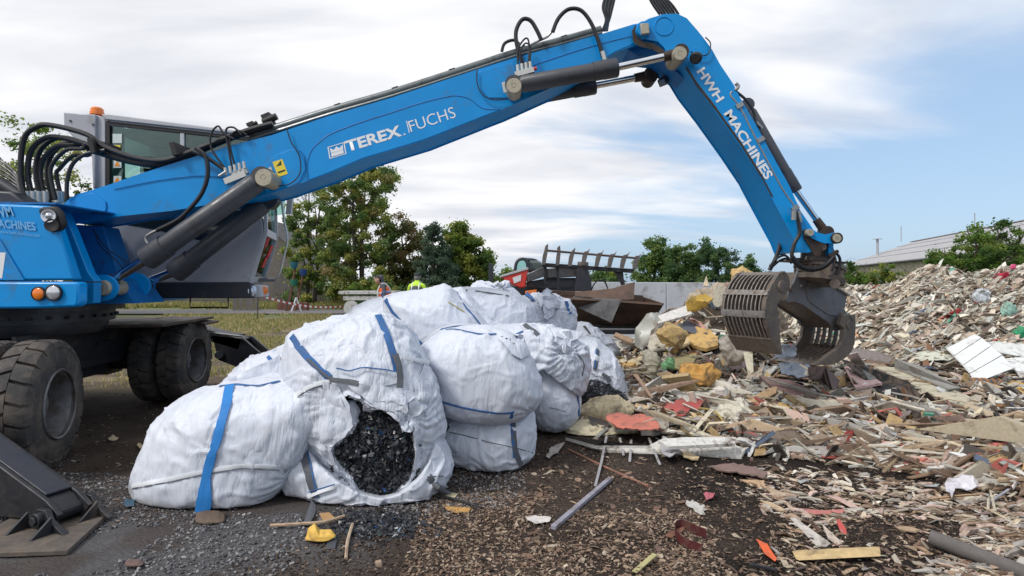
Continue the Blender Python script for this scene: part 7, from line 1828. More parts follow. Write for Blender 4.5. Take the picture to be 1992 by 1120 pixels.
board('wood_batten', 'pale slat standing slantwise behind the coral red sheet', 'batten', [(1338, 846, .06, None), (1346, 848, .05, None), (1390, 796, .14, None), (1382, 794, .14, None)], .015, (.62, .55, .42))
stick('curved_cane', 'thin yellow curved cane right of the slantwise slat', 'cane', [(1360, 818, .12), (1392, 826, .12), (1420, 850, .04)], .012, (.42, .32, .10), smooth=5)
sheet('dark_flake', 'black backed white laminate scrap right under the white plank', 'laminate', [(1284, 880), (1290, 860), (1300, 872), (1326, 892), (1300, 904), (1288, 896)], (.42, .41, .42), .07, .03, 6, 6, 31, .01)
sheet('cream_chunk', 'little cream chip beside the black backed laminate', 'foam', [(1320, 886), (1340, 886), (1360, 896), (1356, 902), (1330, 898)], (.62, .48, .28), .04, .02, 6, 6, 32, .012)
sheet('pale_sheet', 'translucent pale sheet lying flat between the bags and the foam roll', 'sheet', [(1230, 770), (1244, 758), (1280, 758), (1292, 768), (1272, 780), (1240, 776)], (.50, .50, .40), .04, .02, 5, 7, 33, .006)
board('white_batten', 'two ply white slat pointing towards the foam boulder', 'batten', [(1286, 748, .10, None), (1296, 746, .12, None), (1344, 770, .06, None), (1330, 776, .05, None)], .02, (.64, .61, .56))
sheet('long_foam', 'long pale grey foam strip below the two ply slat', 'foam', [(1318, 786), (1340, 776), (1400, 772), (1410, 778), (1380, 790), (1330, 794)], (.52, .50, .44), .08, .03, 6, 7, 34, .02)
sheet('grey_plastic', 'light grey plastic sheet crumpled at the centre of the scrap', 'plastic', [(1352, 752), (1398, 756), (1404, 768), (1370, 776), (1350, 768)], (.46, .42, .30), .10, .05, 8, 6, 35, .01)
foam('tangled_plastic', 'white tangled plastic mass right of the slantwise slat', 'plastic', [(1388, 816), (1404, 790), (1440, 796), (1470, 812), (1476, 832), (1440, 838), (1400, 830)], 6.1, .2, (.62, .58, .48), seed=36, fold=.07, amp=.03, n=30)
stick('grey_log', 'grey round tube lying at the front edge of the scrap', 'tube', [(1452, 866, .05), (1524, 888, .04)], .045, (.3, .28, .27), matl=M['log_grey'], seg=14, smooth=1)
foam('white_bundle', 'white foam scrap perched just behind the grey round tube', 'foam', [(1532, 872), (1536, 848), (1556, 840), (1576, 848), (1574, 872), (1552, 884)], 5.9, .1, (.60, .57, .50), seed=37, fold=.06, n=20, ground=False)
sheet('red_sheet', 'dull red folded sheet to the right of the white foam scrap', 'sheet', [(1576, 878), (1590, 884), (1620, 888), (1640, 894), (1646, 904), (1610, 902), (1586, 896)], (.42, .09, .08), .05, .03, 6, 6, 38, .008)
q = MB(); c_ = hit(1658, 904, .03); q.lathe(c_, (.1, -.4, 1), [(-.03, .055), (-.03, .075), (.03, .08), (.03, .06), (-.03, .055)], 20); tag(q.build('olive_ring', mat('olive_plastic', (.16, .15, .03), .5)), 'olive green plastic ring lying beside the red folded sheet', 'ring')
board('foam_plate', 'flat grey white slab with a curved edge in the right middle ground', 'slab', [(1728, 880, .07, None), (1754, 866, .10, None), (1772, 880, .07, None), (1782, 896, .03, None), (1764, 902, .02, None), (1744, 898, .03, None)], .02, (.46, .43, .39))
board('foam_plate', 'beige slab behind the grey white one', 'slab', [(1690, 830, .08, None), (1724, 822, .10, None), (1738, 844, .06, None), (1700, 856, .04, None)], .02, (.52, .42, .34))
stick('long_lath', 'long pale lath lying across the right of the scrap', 'lath', [(1700, 792, .14), (1860, 832, .08), (1990, 862, .06)], .02, (.60, .50, .36), box=(.05, .015))
stick('long_lath', 'long tan lath in front of the olive ring', 'lath', [(1750, 870, .10), (1990, 912, .04)], .02, (.52, .36, .22), box=(.07, .02))
stick('long_lath', 'second tan lath crossing the first by the white slab', 'lath', [(1690, 852, .10), (1862, 850, .08), (1990, 872, .06)], .02, (.50, .40, .28), box=(.04, .02))
stick('red_rod', 'thin bright red rod in the right of the scrap', 'rod', [(1868, 826, .08), (1950, 840, .05)], .014, (.55, .02, .03))
stick('red_rod', 'red rod lying lower than the other one, with a pink end', 'rod', [(1780, 888, .05), (1832, 892, .04)], .014, (.60, .02, .03)); stick('pink_rod', 'short pink stick touching the lower red rod', 'rod', [(1838, 888, .05), (1868, 880, .06)], .013, (.55, .03, .14))
stick('red_rod', 'red rod at the very edge of the picture below the long laths', 'rod', [(1950, 906, .04), (2020, 903, .04)], .016, (.50, .03, .04))
q = MB(); c0, c1 = hit(1878, 812, .06), hit(1922, 826, .05)
q.lathe(c0, (c1 - c0), [(0, .09), (0, .10), (.30, .10), (.30, .09), (0, .09)], 20); o = q.build('cardboard_tube', M['junk']); o.color = (.42, .34, .24, 1); tag(o, 'short wide cardboard tube on the right of the scrap', 'tube')
# foreground pieces
stick('metal_profile', 'long bare grey metal profile lying alone on the earth', 'metal profile', [(1076, 1030, .0), (1188, 938, .02)], .012, (.30, .29, .34), box=(.035, .025))
stick('metal_strip', 'narrow grey strip leaning out of the foam wedge', 'metal strip', [(1158, 948, .0), (1170, 905, .02), (1180, 862, .06)], .01, (.33, .32, .33), box=(.022, .006))
stick('metal_strip', 'short grey strip below the salmon sheet', 'metal strip', [(1213, 890, .01), (1206, 866, .06)], .01, (.34, .33, .34), box=(.022, .006)); stick('metal_strip', 'short upright grey strip next to the salmon sheet', 'metal strip', [(1225, 900, .0), (1228, 868, .05)], .01, (.36, .35, .36), box=(.022, .006)); stick('metal_strip', 'slanted grey strip right of the salmon sheet', 'metal strip', [(1284, 906, .0), (1262, 866, .06)], .01, (.34, .33, .34), box=(.022, .006))
stick('brown_rod', 'long thin reddish brown rod lying in front of the foam wedge', 'rod', [(1106, 876, .0), (1180, 912, .0), (1262, 948, .0)], .010, (.28, .14, .10))
stick('thin_rod', 'thin pale wire like rod crossing the scrap above the coral sheet', 'rod', [(1228, 788, .05), (1330, 792, .06), (1400, 786, .06)], .006, (.55, .5, .42))
sheet('film_shred', 'small translucent white shred on the earth before the bags', 'shred', [(1062, 892), (1072, 874), (1098, 868), (1088, 880), (1068, 896)], (.42, .38, .34), .02, .02, 8, 5, 40, .003)
sheet('paper_scrap', 'torn white paper scrap by the end of the bare metal profile', 'paper', [(1022, 1008), (1040, 1006), (1072, 1010), (1070, 1018), (1044, 1022), (1028, 1016)], (.60, .56, .52), .015, .012, 8, 5, 41, .003)
sheet('paper_scrap', 'splashed white scrap on the dark earth in the middle foreground', 'paper', [(1332, 976), (1352, 980), (1374, 992), (1370, 1004), (1350, 998), (1338, 988)], (.50, .48, .44), .01, .012, 10, 4, 42, .003, rag=4)
sheet('brown_bark', 'mauve brown board flake lying on the earth right of the middle', 'board', [(1376, 912), (1412, 908), (1470, 914), (1490, 926), (1486, 936), (1440, 930), (1400, 922)], (.23, .15, .13), .03, .015, 4, 7, 43, .012)
board('wood_chip', 'triangular pale chip lying against the mauve brown flake', 'wood chip', [(1438, 932, .02, None), (1486, 934, .03, None), (1490, 952, .0, None)], .012, (.45, .30, .18))
board('tan_board', 'slim tan board fragment in the foreground right of the middle', 'board', [(1478, 940, .03, None), (1520, 956, .02, None), (1552, 962, .01, None), (1548, 968, .01, None), (1512, 966, .01, None)], .012, (.42, .30, .2))
board('tan_board', 'short tan splinter below the slim tan board', 'board', [(1478, 972, .02, None), (1500, 976, .02, None), (1540, 996, .01, None), (1512, 992, .01, None)], .010, (.48, .36, .23))
board('pink_strip', 'pink painted strip lying in the right foreground', 'strip', [(1556, 988, .02, None), (1600, 992, .02, None), (1642, 990, .02, None), (1640, 998, .01, None), (1580, 1000, .01, None)], .015, (.46, .17, .15))
board('white_splinter', 'long white splintered veneer in the right foreground', 'veneer', [(1536, 1006, .03, None), (1546, 1006, .03, None), (1616, 1056, .01, None), (1608, 1062, .01, None), (1588, 1060, .01, None)], .008, (.52, .48, .43))
board('white_splinter', 'second splintered veneer standing beside the long white one', 'veneer', [(1600, 1018, .05, None), (1608, 1026, .04, None), (1640, 1056, .01, None), (1630, 1060, .01, None), (1612, 1046, .02, None)], .008, (.48, .40, .34))
board('yellow_plank', 'short clean yellow pine plank in the right foreground', 'plank', [(1546, 1074, .035, None), (1556, 1072, .04, None), (1712, 1065, .04, None), (1714, 1082, .03, None), (1554, 1090, .03, None)], .03, (.55, .40, .20))
sheet('orange_plastic', 'bright orange plastic strip sticking up near the bottom edge', 'plastic', [(1470, 1052), (1492, 1062), (1510, 1094), (1506, 1100), (1486, 1082)], (.72, .13, .04), .02, .01, 4, 5, 46, .003, rag=0)
stick('yellow_batten', 'narrow green yellow slat pointing up from the bottom edge', 'batten', [(1234, 1120, .01), (1274, 1092, .03)], .01, (.42, .38, .18), box=(.03, .008))
q = MB(); pts_ = [hit(1374, 1050, .03) + Vector((0, 0, 0)), hit(1352, 1042, .03), hit(1328, 1034, .04), hit(1314, 1040, .04), hit(1318, 1056, .03), hit(1340, 1068, .02), hit(1366, 1074, .01)]
pc = catmull(pts_, 5); vs = []; fs_ = []
for i, p in enumerate(pc): vs += [p + Vector((0, 0, -.02)), p + Vector((0, 0, .035)), p + Vector((0, .006, .035)), p + Vector((0, .006, -.02))]
for i in range(len(pc) - 1):
    for k in range(4): fs_.append((i * 4 + k, i * 4 + (k + 1) % 4, i * 4 + 4 + (k + 1) % 4, i * 4 + 4 + k))
q.add(vs, fs_); o = q.build('maroon_strip', M['junk']); o.color = (.09, .018, .02, 1); tag(o, 'dark maroon strip curled into a hook on the dark earth', 'strip')
board('red_brown_bark', 'narrow red brown splinter touching the curled maroon strip', 'splinter', [(1294, 1042, .02, None), (1304, 1034, .03, None), (1338, 1020, .03, None), (1328, 1034, .02, None), (1306, 1046, .01, None)], .01, (.22, .10, .07))
sheet('pink_crumple', 'crumpled pink scrap near the splashed white one', 'scrap', [(1368, 968), (1374, 960), (1390, 964), (1386, 974), (1374, 978)], (.45, .12, .15), .02, .03, 12, 4, 47, .003)
sheet('white_curl', 'curled white laminate with black specks in the right foreground', 'laminate', [(1832, 960), (1836, 950), (1866, 950), (1898, 960), (1882, 966), (1854, 968), (1846, 984), (1836, 974)], (.60, .58, .62), .07, .05, 8, 5, 48, .008)
stick('grey_log', 'thick grey round timber running out of the lower right corner', 'timber', [(1808, 1068, .03), (1900, 1094, .0), (2010, 1130, -.02)], .042, (.3, .28, .27), matl=M['log_grey'], seg=16, smooth=2)
foam('white_cylinder', 'rounded white plastic lump above the thick grey timber', 'plastic', [(1914, 1044), (1926, 1034), (1950, 1034), (1966, 1044), (1960, 1054), (1926, 1056)], 3.9, .06, (.62, .58, .46), seed=49, n=20, fold=.004, amp=.003, ground=False)
foam('root_clump', 'earthy clump of fibres around the thick grey timber', 'clump', [(1850, 1070), (1860, 1048), (1900, 1040), (1960, 1050), (2010, 1060), (2010, 1100), (1920, 1096), (1870, 1086)], 3.95, .2, (.10, .08, .06), seed=50, n=30, fold=.05, amp=.04, ground=False)
stick('pale_stick', 'thin stick rising out of the scrap at the right edge', 'stick', [(1922, 1000, .02), (1926, 980, .08), (1936, 1004, .02)], .008, (.5, .45, .35)); stick('grey_stick', 'thin grey stick slanting at the right edge', 'stick', [(1920, 988, .02), (1962, 972, .06)], .008, (.3, .3, .34))
stick('black_rod', 'short black rod near the bottom edge by the orange strip', 'rod', [(1458, 1108, .02), (1512, 1116, .01)], .01, (.02, .02, .025))
# left foreground
foam('wood_stump', 'sawn off wooden block lying in front of the lying bag', 'wood block', [(382, 1012), (392, 1005), (424, 1004), (436, 1012), (428, 1030), (406, 1046), (388, 1036)], 3.72, .09, (.12, .085, .062), seed=51, n=20, fold=.006, amp=.006, ex=4)
foam('yellow_foam', 'yellow foam scrap lying in front of the open bag', 'foam', [(596, 1058), (604, 1030), (614, 1024), (622, 1036), (640, 1034), (648, 1042), (632, 1062), (610, 1066)], 3.40, .04, (.72, .45, .10), seed=52, n=22, fold=.012, amp=.008, ground=True)
sheet('orange_leaf', 'flat amber leaf shaped flake right of the open bag', 'flake', [(860, 984), (880, 988), (916, 990), (912, 998), (888, 1000), (870, 994)], (.50, .28, .09), .012, .006, 5, 5, 53, .004, rag=0)
sheet('cream_flake', 'small cream flake behind the amber one by the strap end', 'flake', [(864, 970), (880, 962), (892, 964), (884, 972)], (.50, .45, .28), .02, .01, 5, 4, 54, .004)
stick('black_stick', 'thin black stick lying between the bag strap and the amber flake', 'stick', [(836, 966, .01), (880, 975, .01), (938, 990, .0)], .009, (.03, .03, .035))
stick('tan_twig', 'bent tan twig lying in front of the big open bag', 'twig', [(526, 1028, .01), (580, 1028, .02), (630, 1024, .02), (670, 1012, .02)], .010, (.42, .30, .2), smooth=4)
stick('tan_twig', 'peeled pale twig pointing down towards the bottom edge', 'twig', [(686, 1028, .02), (676, 1060, .01), (673, 1090, .0)], .010, (.48, .36, .26), smooth=4)
board('orange_chip', 'orange brown wood chip under the hanging strap end', 'wood chip', [(620, 998, .02, None), (640, 996, .03, None), (654, 1008, .01, None), (630, 1016, .01, None)], .015, (.40, .24, .11))
board('dark_chip', 'square dark slate like flake next to the yellow foam scrap', 'flake', [(636, 1056, .01, None), (646, 1044, .02, None), (656, 1048, .02, None), (652, 1066, .01, None), (632, 1068, .01, None)], .008, (.06, .065, .08))
foam('small_rock', 'reddish stone at the very bottom left', 'stone', [(242, 1104), (250, 1094), (270, 1092), (280, 1102), (268, 1112), (248, 1114)], 3.10, .04, (.14, .09, .08), seed=55, n=12, fold=.004, amp=.006)
sheet('cream_shell', 'small cream flake on the ground beside the front wheel', 'flake', [(210, 856), (216, 850), (232, 852), (230, 858), (214, 860)], (.50, .42, .28), .02, .02, 8, 3, 56, .004)
sheet('cream_shell', 'tiny yellowish flake near the far corner of the lying bag', 'flake', [(268, 868), (272, 864), (280, 876), (276, 880)], (.52, .42, .25), .02, .02, 8, 3, 57, .004)
sheet('blue_flake', 'small dark blue flake half under the lying bag', 'flake', [(240, 984), (248, 974), (264, 978), (262, 990), (246, 990)], (.04, .09, .14), .02, .01, 5, 4, 58, .004)
foam('grate_block', 'old broken grey plank end near the bottom centre', 'plank end', [(734, 1120), (730, 1092), (742, 1090), (748, 1120)], 3.12, .015, (.30, .22, .16), seed=59, n=12, fold=.004, amp=.004, ground=False)
# bent grating sheet of the loader lies beside the grey bag
board('brown_plank', 'brown board end right of the grey bag', 'board', [(1194, 652, 0, 9.3), (1198, 646, 0, 9.4), (1232, 658, 0, 9.2), (1230, 668, 0, 9.1)], .04, (.30, .20, .13))

strew(16000, lambda n, r: in_region(HEAP, n, r, .09), (.035, .42), (HEAPC + [(.68, .67, .64), (.66, .63, .56), (.70, .70, .69)]) * 8 + RARE * 2, 'mixed_scrap', 12, thick=.05, wid=(.08, .42), flat=.55, tdir=(1, -.2, 0), tsp=.8, bright=(.4, 1.15))
strew(620, lambda n, r: in_region(HEAP, n, r, .12), (.35, 1.15), [(.55, .47, .34), (.44, .33, .22), (.60, .56, .47), (.26, .18, .13), (.4, .38, .35)], 'laths', 22, thick=.02, wid=(.02, .06), flat=.16, tdir=(1.5, -.6, 0), tsp=.7)
strew(260, lambda n, r: in_region(HEAP, n, r, .07), (.16, .40), [(.50, .44, .35), (.32, .24, .17), (.58, .55, .48), (.20, .15, .13), (.10, .09, .085), (.42, .33, .30)], 'torn_sheets', 23, thick=.03, wid=(.3, .7), flat=.28, tdir=(1, -.3, 0), tsp=.9)
HEAPB = [(1400, 800), (2060, 760), (2060, 965), (1900, 940), (1760, 918), (1600, 902), (1420, 865)]
strew(15000, lambda n, r: in_region(HEAPB, n, r, .06), (.025, .50), [(.60, .54, .43), (.52, .44, .33), (.62, .60, .54), (.40, .30, .2), (.25, .17, .11), (.13, .09, .07), (.50, .36, .30), (.30, .22, .16), (.20, .14, .10), (.66, .64, .60), (.48, .14, .12), (.66, .6, .5)], 'slivers', 13, thick=.05, wid=(.04, .15), flat=.30, tdir=(1.4, -.5, 0), tsp=.6)
# ---------------------------------------------------------------- loose pieces one could pick up singly, built from six shapes
def lib(name, pos, faces, smooth=False):
    me = bpy.data.meshes.new(name); me.from_pydata([tuple(v) for v in pos], [], faces); me.materials.append(M['junk'])
    if smooth: me.shade_smooth(); me.set_sharp_from_angle(angle=math.radians(40))
    me.update(); return me
def mk_plate(seed, L, W, th, k=7, bend=.1):
    r = random.Random(seed); pts = []
    for i in range(k):
        a = 2 * math.pi * i / k + r.uniform(-.25, .25); rad = r.uniform(.7, 1.1); ex_ = 2.6
        c_, s_ = math.cos(a), math.sin(a); f_ = (abs(c_) ** ex_ + abs(s_) ** ex_) ** (-1 / ex_)
        pts.append((c_ * f_ * L / 2 * rad, s_ * f_ * W / 2 * rad))
    z = lambda x, y: bend * (1 - (2 * x / L) ** 2) * L * .3 + r.uniform(-.006, .006)
    zz = [z(*p) for p in pts]; top = [(p[0], p[1], q + th) for p, q in zip(pts, zz)] + [(0, 0, bend * L * .3 + th)]; bot = [(p[0], p[1], q) for p, q in zip(pts, zz)]
    fs = [(i, (i + 1) % k, k) for i in range(k)] + [(k + 1 + (i + 1) % k, k + 1 + i, i, (i + 1) % k)[::1] for i in range(k)] + [tuple(range(2 * k, k, -1))]
    return top + bot, fs
def mk_foam(seed, s):
    v, f = cubesphere(5) if 5 not in _CS else _CS[5]; _CS[5] = (v, f)
    r = np.random.default_rng(seed); e = (np.abs(v) ** 4).sum(1) ** (-.25)
    p = v * e[:, None] * np.array(s) / 2; p = p + (fbm(p * 14 + seed * 5, seed, 3) - .5)[:, None] * v * .09; p[:, 2] += s[2] / 2 * .7
    return p, [tuple(int(i) for i in q) for q in f]
KINDS = {
    'wood_batten': [lib('wood_batten', *mk_plate(i, .62 + .2 * (i % 3), .045, .014, 7, .03)) for i in range(4)],
    'broken_board': [lib('broken_board', *mk_plate(20 + i, .38, .16, .018, 8, .04)) for i in range(4)],
    'plastic_flake': [lib('plastic_flake', *mk_plate(40 + i, .30, .20, .008, 8, .28)) for i in range(4)],
    'foam_chunk': [lib('foam_chunk', *mk_foam(60 + i, (.28, .2, .12)), smooth=True) for i in range(4)],
    'laminate_strip': [lib('laminate_strip', *mk_plate(80 + i, .42, .09, .006, 7, .18)) for i in range(4)],
}
KCOL = {
    'wood_batten': [((.52, .42, .28), 'pale'), ((.40, .27, .16), 'brown'), ((.62, .56, .44), 'whitish')],
    'broken_board': [((.34, .24, .16), 'brown'), ((.50, .37, .22), 'tan'), ((.24, .18, .165), 'mauve grey')],
    'plastic_flake': [((.62, .61, .56), 'off white'), ((.40, .42, .42), 'grey'), ((.58, .52, .40), 'cream'), ((.06, .065, .08), 'black')],
    'foam_chunk': [((.56, .42, .22), 'ochre'), ((.62, .56, .43), 'cream'), ((.52, .33, .12), 'amber')],
    'laminate_strip': [((.62, .60, .55), 'off white'), ((.50, .34, .29), 'pinkish'), ((.34, .30, .26), 'grey brown'), ((.45, .08, .07), 'red')],
}
AREAS = [([(1190, 640), (1340, 600), (1400, 640), (1400, 740), (1220, 740)], 'on the near side of the heap left of the grab', 60),
         ([(1400, 620), (1480, 640), (1640, 710), (1640, 780), (1400, 780)], 'below the sorting grab', 48),
         ([(1220, 740), (1400, 740), (1480, 860), (1300, 870), (1230, 800)], 'around the coral red sheet', 56),
         ([(1480, 780), (1700, 790), (1740, 900), (1560, 900), (1480, 860)], 'between the grey tube and the black wedge', 52),
         ([(1700, 760), (2000, 780), (2000, 930), (1740, 910)], 'among the long laths at the right', 50),
         ([(1640, 640), (1840, 640), (1880, 760), (1700, 720)], 'at the foot of the shredded bank', 34),
         ([(1500, 920), (2000, 930), (2000, 1080), (1760, 1040), (1560, 1060)], 'on the dark earth in the right foreground', 13)]
rp = random.Random(99)
LAND = []
bpy.context.view_layer.update()
for o in bpy.data.objects:
    if o.parent is None and 'label' in o and o.get('category') and o.type == 'MESH' and .5 < o.location.y < 12 and len(o['label'].split()) <= 16:
        nm = o.name.split('.')[0].replace('_', ' '); c_ = o.matrix_world @ (sum((Vector(b) for b in o.bound_box), Vector()) / 8); q_ = PX(c_)
        if 1100 < q_[0] < 2000: LAND.append((q_[0], q_[1], o['label']))
SHORT = {}
for a, b, l in LAND:
    t_ = l.split()
    for stop in ('in', 'on', 'at', 'lying', 'beside', 'below', 'near', 'right', 'left', 'of', 'standing', 'behind', 'leaning', 'above', 'crossing', 'under', 'between', 'with', 'running', 'tilted', 'hanging', 'to', 'around', 'draped', 'pointing', 'caught', 'half', 'reaching', 'perched', 'stuffed', 'crumpled', 'just', 'by', 'next', 'sticking', 'rising', 'slanting', 'out', 'against', 'high', 'upright'):
        if stop in t_[2:]: t_ = t_[:2 + t_[2:].index(stop)]
    k_ = ' '.join(t_); SHORT.setdefault(k_, []).append((a, b))
LM = [(v[0][0], v[0][1], k_) for k_, v in SHORT.items() if len(v) == 1 and 2 <= len(k_.split()) <= 6]
USED = set()
for poly, where, cnt in AREAS:
    xs = [p[0] for p in poly]; ys = [p[1] for p in poly]; k = 0; tries = 0
    while k < cnt and tries < 4000:
        tries += 1
        x, y = rp.uniform(min(xs), max(xs)), rp.uniform(min(ys), max(ys))
        if not inpoly([x], [y], poly)[0]: continue
        h = hit(x, y)
        if h is None or h.y > 14: continue
        kind = rp.choices(list(KINDS), [6, 4, 4, 1.6, 4])[0]
        if 'foreground' in where and kind == 'foam_chunk': kind = 'laminate_strip'
        col_, cn = rp.choice(KCOL[kind])
        if cn == 'red' and rp.random() < .8: continue
        s_ = rp.uniform(.5, 1.1) * (.7 if h.y < 5 else 1); sq = s_ * .8
        w_ = kind.replace('_', ' '); a, b, lm = min(LM, key=lambda q: (q[0] - x) ** 2 + (1.6 * (q[1] - y)) ** 2)
        dr = ('left of' if x < a else 'right of') if abs(x - a) > 1.3 * abs(y - b) else ('behind' if y < b else 'in front of')
        szw = 'small' if s_ < .62 else ('large' if s_ > .95 else 'middling')
        lab = f'{szw} {cn} {w_} {dr} the {lm}'
        if lab in USED or len(lab.split()) > 16: continue
        USED.add(lab)
        o = bpy.data.objects.new(kind, rp.choice(KINDS[kind])); COL.objects.link(o); o.scale = (sq, sq, sq)
        nq = nrm_at(np.array([h.x]), np.array([h.y]))[0]; nq = (Vector(nq) + Vector((rp.gauss(0, .28), rp.gauss(0, .28) - .08, 0))).normalized()
        o.rotation_euler = (Vector((0, 0, 1)).rotation_difference(nq) @ Matrix.Rotation(rp.uniform(0, 6.28), 3, 'Z').to_quaternion()).to_euler()
        o.location = h + Vector((0, 0, .015 + (.04 if h.y > 6 else 0)))
        b_ = rp.uniform(.8, 1.15); o.color = (min(.8, col_[0] * b_), min(.8, col_[1] * b_), min(.8, col_[2] * b_), 1)
        tag(o, lab, w_.split()[-1], f'loose {w_} pieces in the scrap'); k += 1
# ================================================================ red telescopic loader with bucket and rack
TY = 11.6
tl = thing('telescopic_loader', 'red and grey telescopic loader holding a rusty bucket with a toothed rack above the bags', 'loader', (0.9, 13.0, 0))
def tp_(name, polys, matl, bevel=.008, par=None):
    mb = MB()
    for (pts, y, d) in polys: mb.prism(pg(pts, y), (0, d, 0))
    return mb.build(name, matl, par or tl, bevel=bevel)
bk = bpy.data.objects.new('bucket', None); COL.objects.link(bk); bk.parent = tl; ORIG[bk.name] = ORIG[tl.name]
def quad(name, pts, matl, par, th=.02):
    vs = [P(*p) for p in pts]; n = (vs[1] - vs[0]).cross(vs[2] - vs[0]).normalized() * th; mb = MB(); mb.prism(vs, n); return mb.build(name, matl, par)
quad('bucket_floor', [(1190, 630, 10.9), (1263, 632, 10.9), (1289, 590, 10.2), (1208, 584, 10.2)], M['rust'], bk, .04)
quad('bucket_floor', [(1060, 622, 10.9), (1190, 630, 10.9), (1208, 584, 10.3), (1060, 576, 10.3)], M['rust'], bk, .04)
quad('bent_sheet', [(1104, 589, 10.6), (1190, 628, 10.1), (1209, 583, 10.1), (1117, 576, 10.8)], M['steel_sheet'], bk, .015)
quad('bucket_back', [(1056, 566, 11.5), (1250, 577, 11.5), (1262, 632, 11.3), (1060, 622, 11.3)], M['rust'], bk, .04)
quad('bucket_side', [(1250, 577, 11.5), (1289, 590, 10.2), (1263, 632, 10.9), (1258, 630, 11.3)], M['rust'], bk, .03)
quad('curved_sheet', [(1118, 568, 10.7), (1150, 566, 10.65), (1190, 562, 10.6), (1235, 549, 10.5), (1233, 583, 10.3), (1208, 584, 10.3), (1119, 577, 10.6)], M['rust'], bk, .015)
q = MB(); q.beam(P(1056, 568, 11.35), P(1250, 579, 11.35), .10, .10); q.build('top_beam', M['rust'], bk, bevel=.01)
q = MB(); q.beam(P(1100, 634, 10.9), P(1250, 636, 10.9), .12, .05); q.build('bucket_under_shadow', M['black_steel'], bk)  # black strip standing in for the shadow below the bucket
rk = bpy.data.objects.new('rack', None); COL.objects.link(rk); rk.parent = tl; ORIG[rk.name] = ORIG[tl.name]
q = MB(); q.beam(P(1055, 515, TY), P(1232, 527, TY), .09, .085); q.build('lower_bar', M['black_steel'], rk, bevel=.008)
q = MB(); q.tube([P(1062, 487, TY - .1), P(1238, 502, TY - .1)], .022, 10, smooth=1); q.build('upper_bar', M['rust'], rk)
rg_ = mat('worn_tine_steel', (.16, .14, .13), .5, metal=.4, var=.3, vscale=6)
for (tx, ty_, bx, by) in ((1066, 473, 1057, 515), (1089, 476.5, 1084, 516), (1119, 481, 1108, 518), (1148, 483, 1134, 516), (1175, 486, 1160, 519), (1200.5, 488, 1184.5, 521), (1226, 489, 1209, 523), (1248, 492.5, 1234, 524)):
    d_ = tx - bx
    o_ = [(bx - 3, by), (bx + 4, by), (bx + 5 + d_ * .25, by - 18), (bx + 4 + d_ * .55, by - 27), (tx + .5, ty_), (tx - 5, ty_ + 5), (bx - 1 + d_ * .3, by - 27), (bx - 2 + d_ * .1, by - 18)]
    q = MB(); q.prism(pg(o_, TY - .12), (0, .07, 0)); q.build('tine', rg_, rk, bevel=.004)
tp_('centre_mast', [([(1124, 522), (1144, 522), (1150, 542), (1152, 566), (1118, 566), (1122, 542)], TY - .05, .25)], M['cab_dark'], .01, rk)
q = MB(); q.cyl(P(1124, 515, TY), P(1144, 516, TY), .07, seg=14); q.build('mast_pivot', rg_, rk)
for pts in ([(1081, 518), (1088, 518), (1087, 540), (1092, 552), (1090, 566), (1082, 566), (1084, 545)], [(1058, 518), (1064, 520), (1062, 548), (1072, 551), (1070, 554), (1058, 552)], [(1194, 526), (1212, 528), (1214, 545), (1216, 553), (1210, 555), (1204, 542)]):
    tp_('hanger_leg', [(pts, TY, .08)], M['black_steel'], .004, rk)
q = MB()
for k_ in range(3): q.tube([P(1150, 566, TY + .1), P(1156, 552, TY), P(1166, 545, TY + .02 * k_), P(1176, 548 - k_, TY), P(1184, 566, TY)], .012, 6, smooth=4)
q.build('bucket_hose', M['hose'], tl)
tp_('telescopic_boom', [([(1024, 533), (1062, 516), (1064, 536), (1026, 549)], 12.0, .45), ([(1062, 522), (1122, 518), (1122, 538), (1064, 541)], 12.05, .35)], M['steel_sheet'], .015)
tp_('lower_arm', [([(1026, 548), (1070, 540), (1120, 540), (1124, 560), (1060, 562), (1026, 558)], 12.1, .5)], M['cab_dark'], .015)
tp_('red_boom_head', [([(972, 538), (1000, 532), (1024, 522), (1028, 524), (1024, 546), (1022, 558), (1012, 560), (994, 552)], 12.0, .5)], M['red'], .02)
tp_('white_decal', [([(997, 540), (1014, 534), (1013, 546), (1000, 551)], 11.99, .004)], M['hem'], 0)
tp_('boom_top_strip', [([(972, 536), (1024, 520), (1028, 520), (1028, 524), (972, 540)], 11.98, .54)], M['cab_light'], .005)
q = MB(); q.tube([P(1002, 528, 12.6), P(1004, 513, 12.6), P(1010, 505, 12.6), P(1020, 504, 12.6), P(1026, 512, 12.6), P(1028, 526, 12.6)], .035, 8, smooth=5); q.tube([P(1046, 530, 13.3), P(1046, 510, 13.3), P(1036, 505, 13.3), P(1022, 504, 12.6)], .035, 8, smooth=4); q.build('loader_cab_frame', M['cab_dark'], tl)
tp_('loader_cab_glass', [([(1004, 527), (1006, 513), (1012, 507), (1020, 506), (1025, 513), (1026, 526)], 12.65, .02)], M['glass'], 0)
tp_('loader_hood', [([(1024, 506), (1052, 507), (1056, 515), (1056, 528), (1026, 530)], 12.8, .8)], mat('dark_green_grey', (.07, .09, .085), .3, coat=.4), .06)
tp_('loader_body', [([(960, 552), (1120, 556), (1120, 600), (960, 600)], 12.9, 1.6)], M['cab_dark'], .05)
tp_('orange_panel', [([(1022, 566), (1044, 563), (1044, 576), (1022, 578)], 11.9, .2)], M['orange'], .01)
for x_ in (.1, 1.9):
    for y_ in (12.6, 14.6):
        q = MB(); c_ = Vector((x_ - .5, y_ + .0, .5)); q.lathe(c_, (0, -1, 0), [(-.15, .28), (-.17, .46), (-.12, .5), (.12, .5), (.17, .46), (.15, .28), (.05, .25), (.05, 0)], 32); q.build('loader_wheel', M['tyre'], tl)
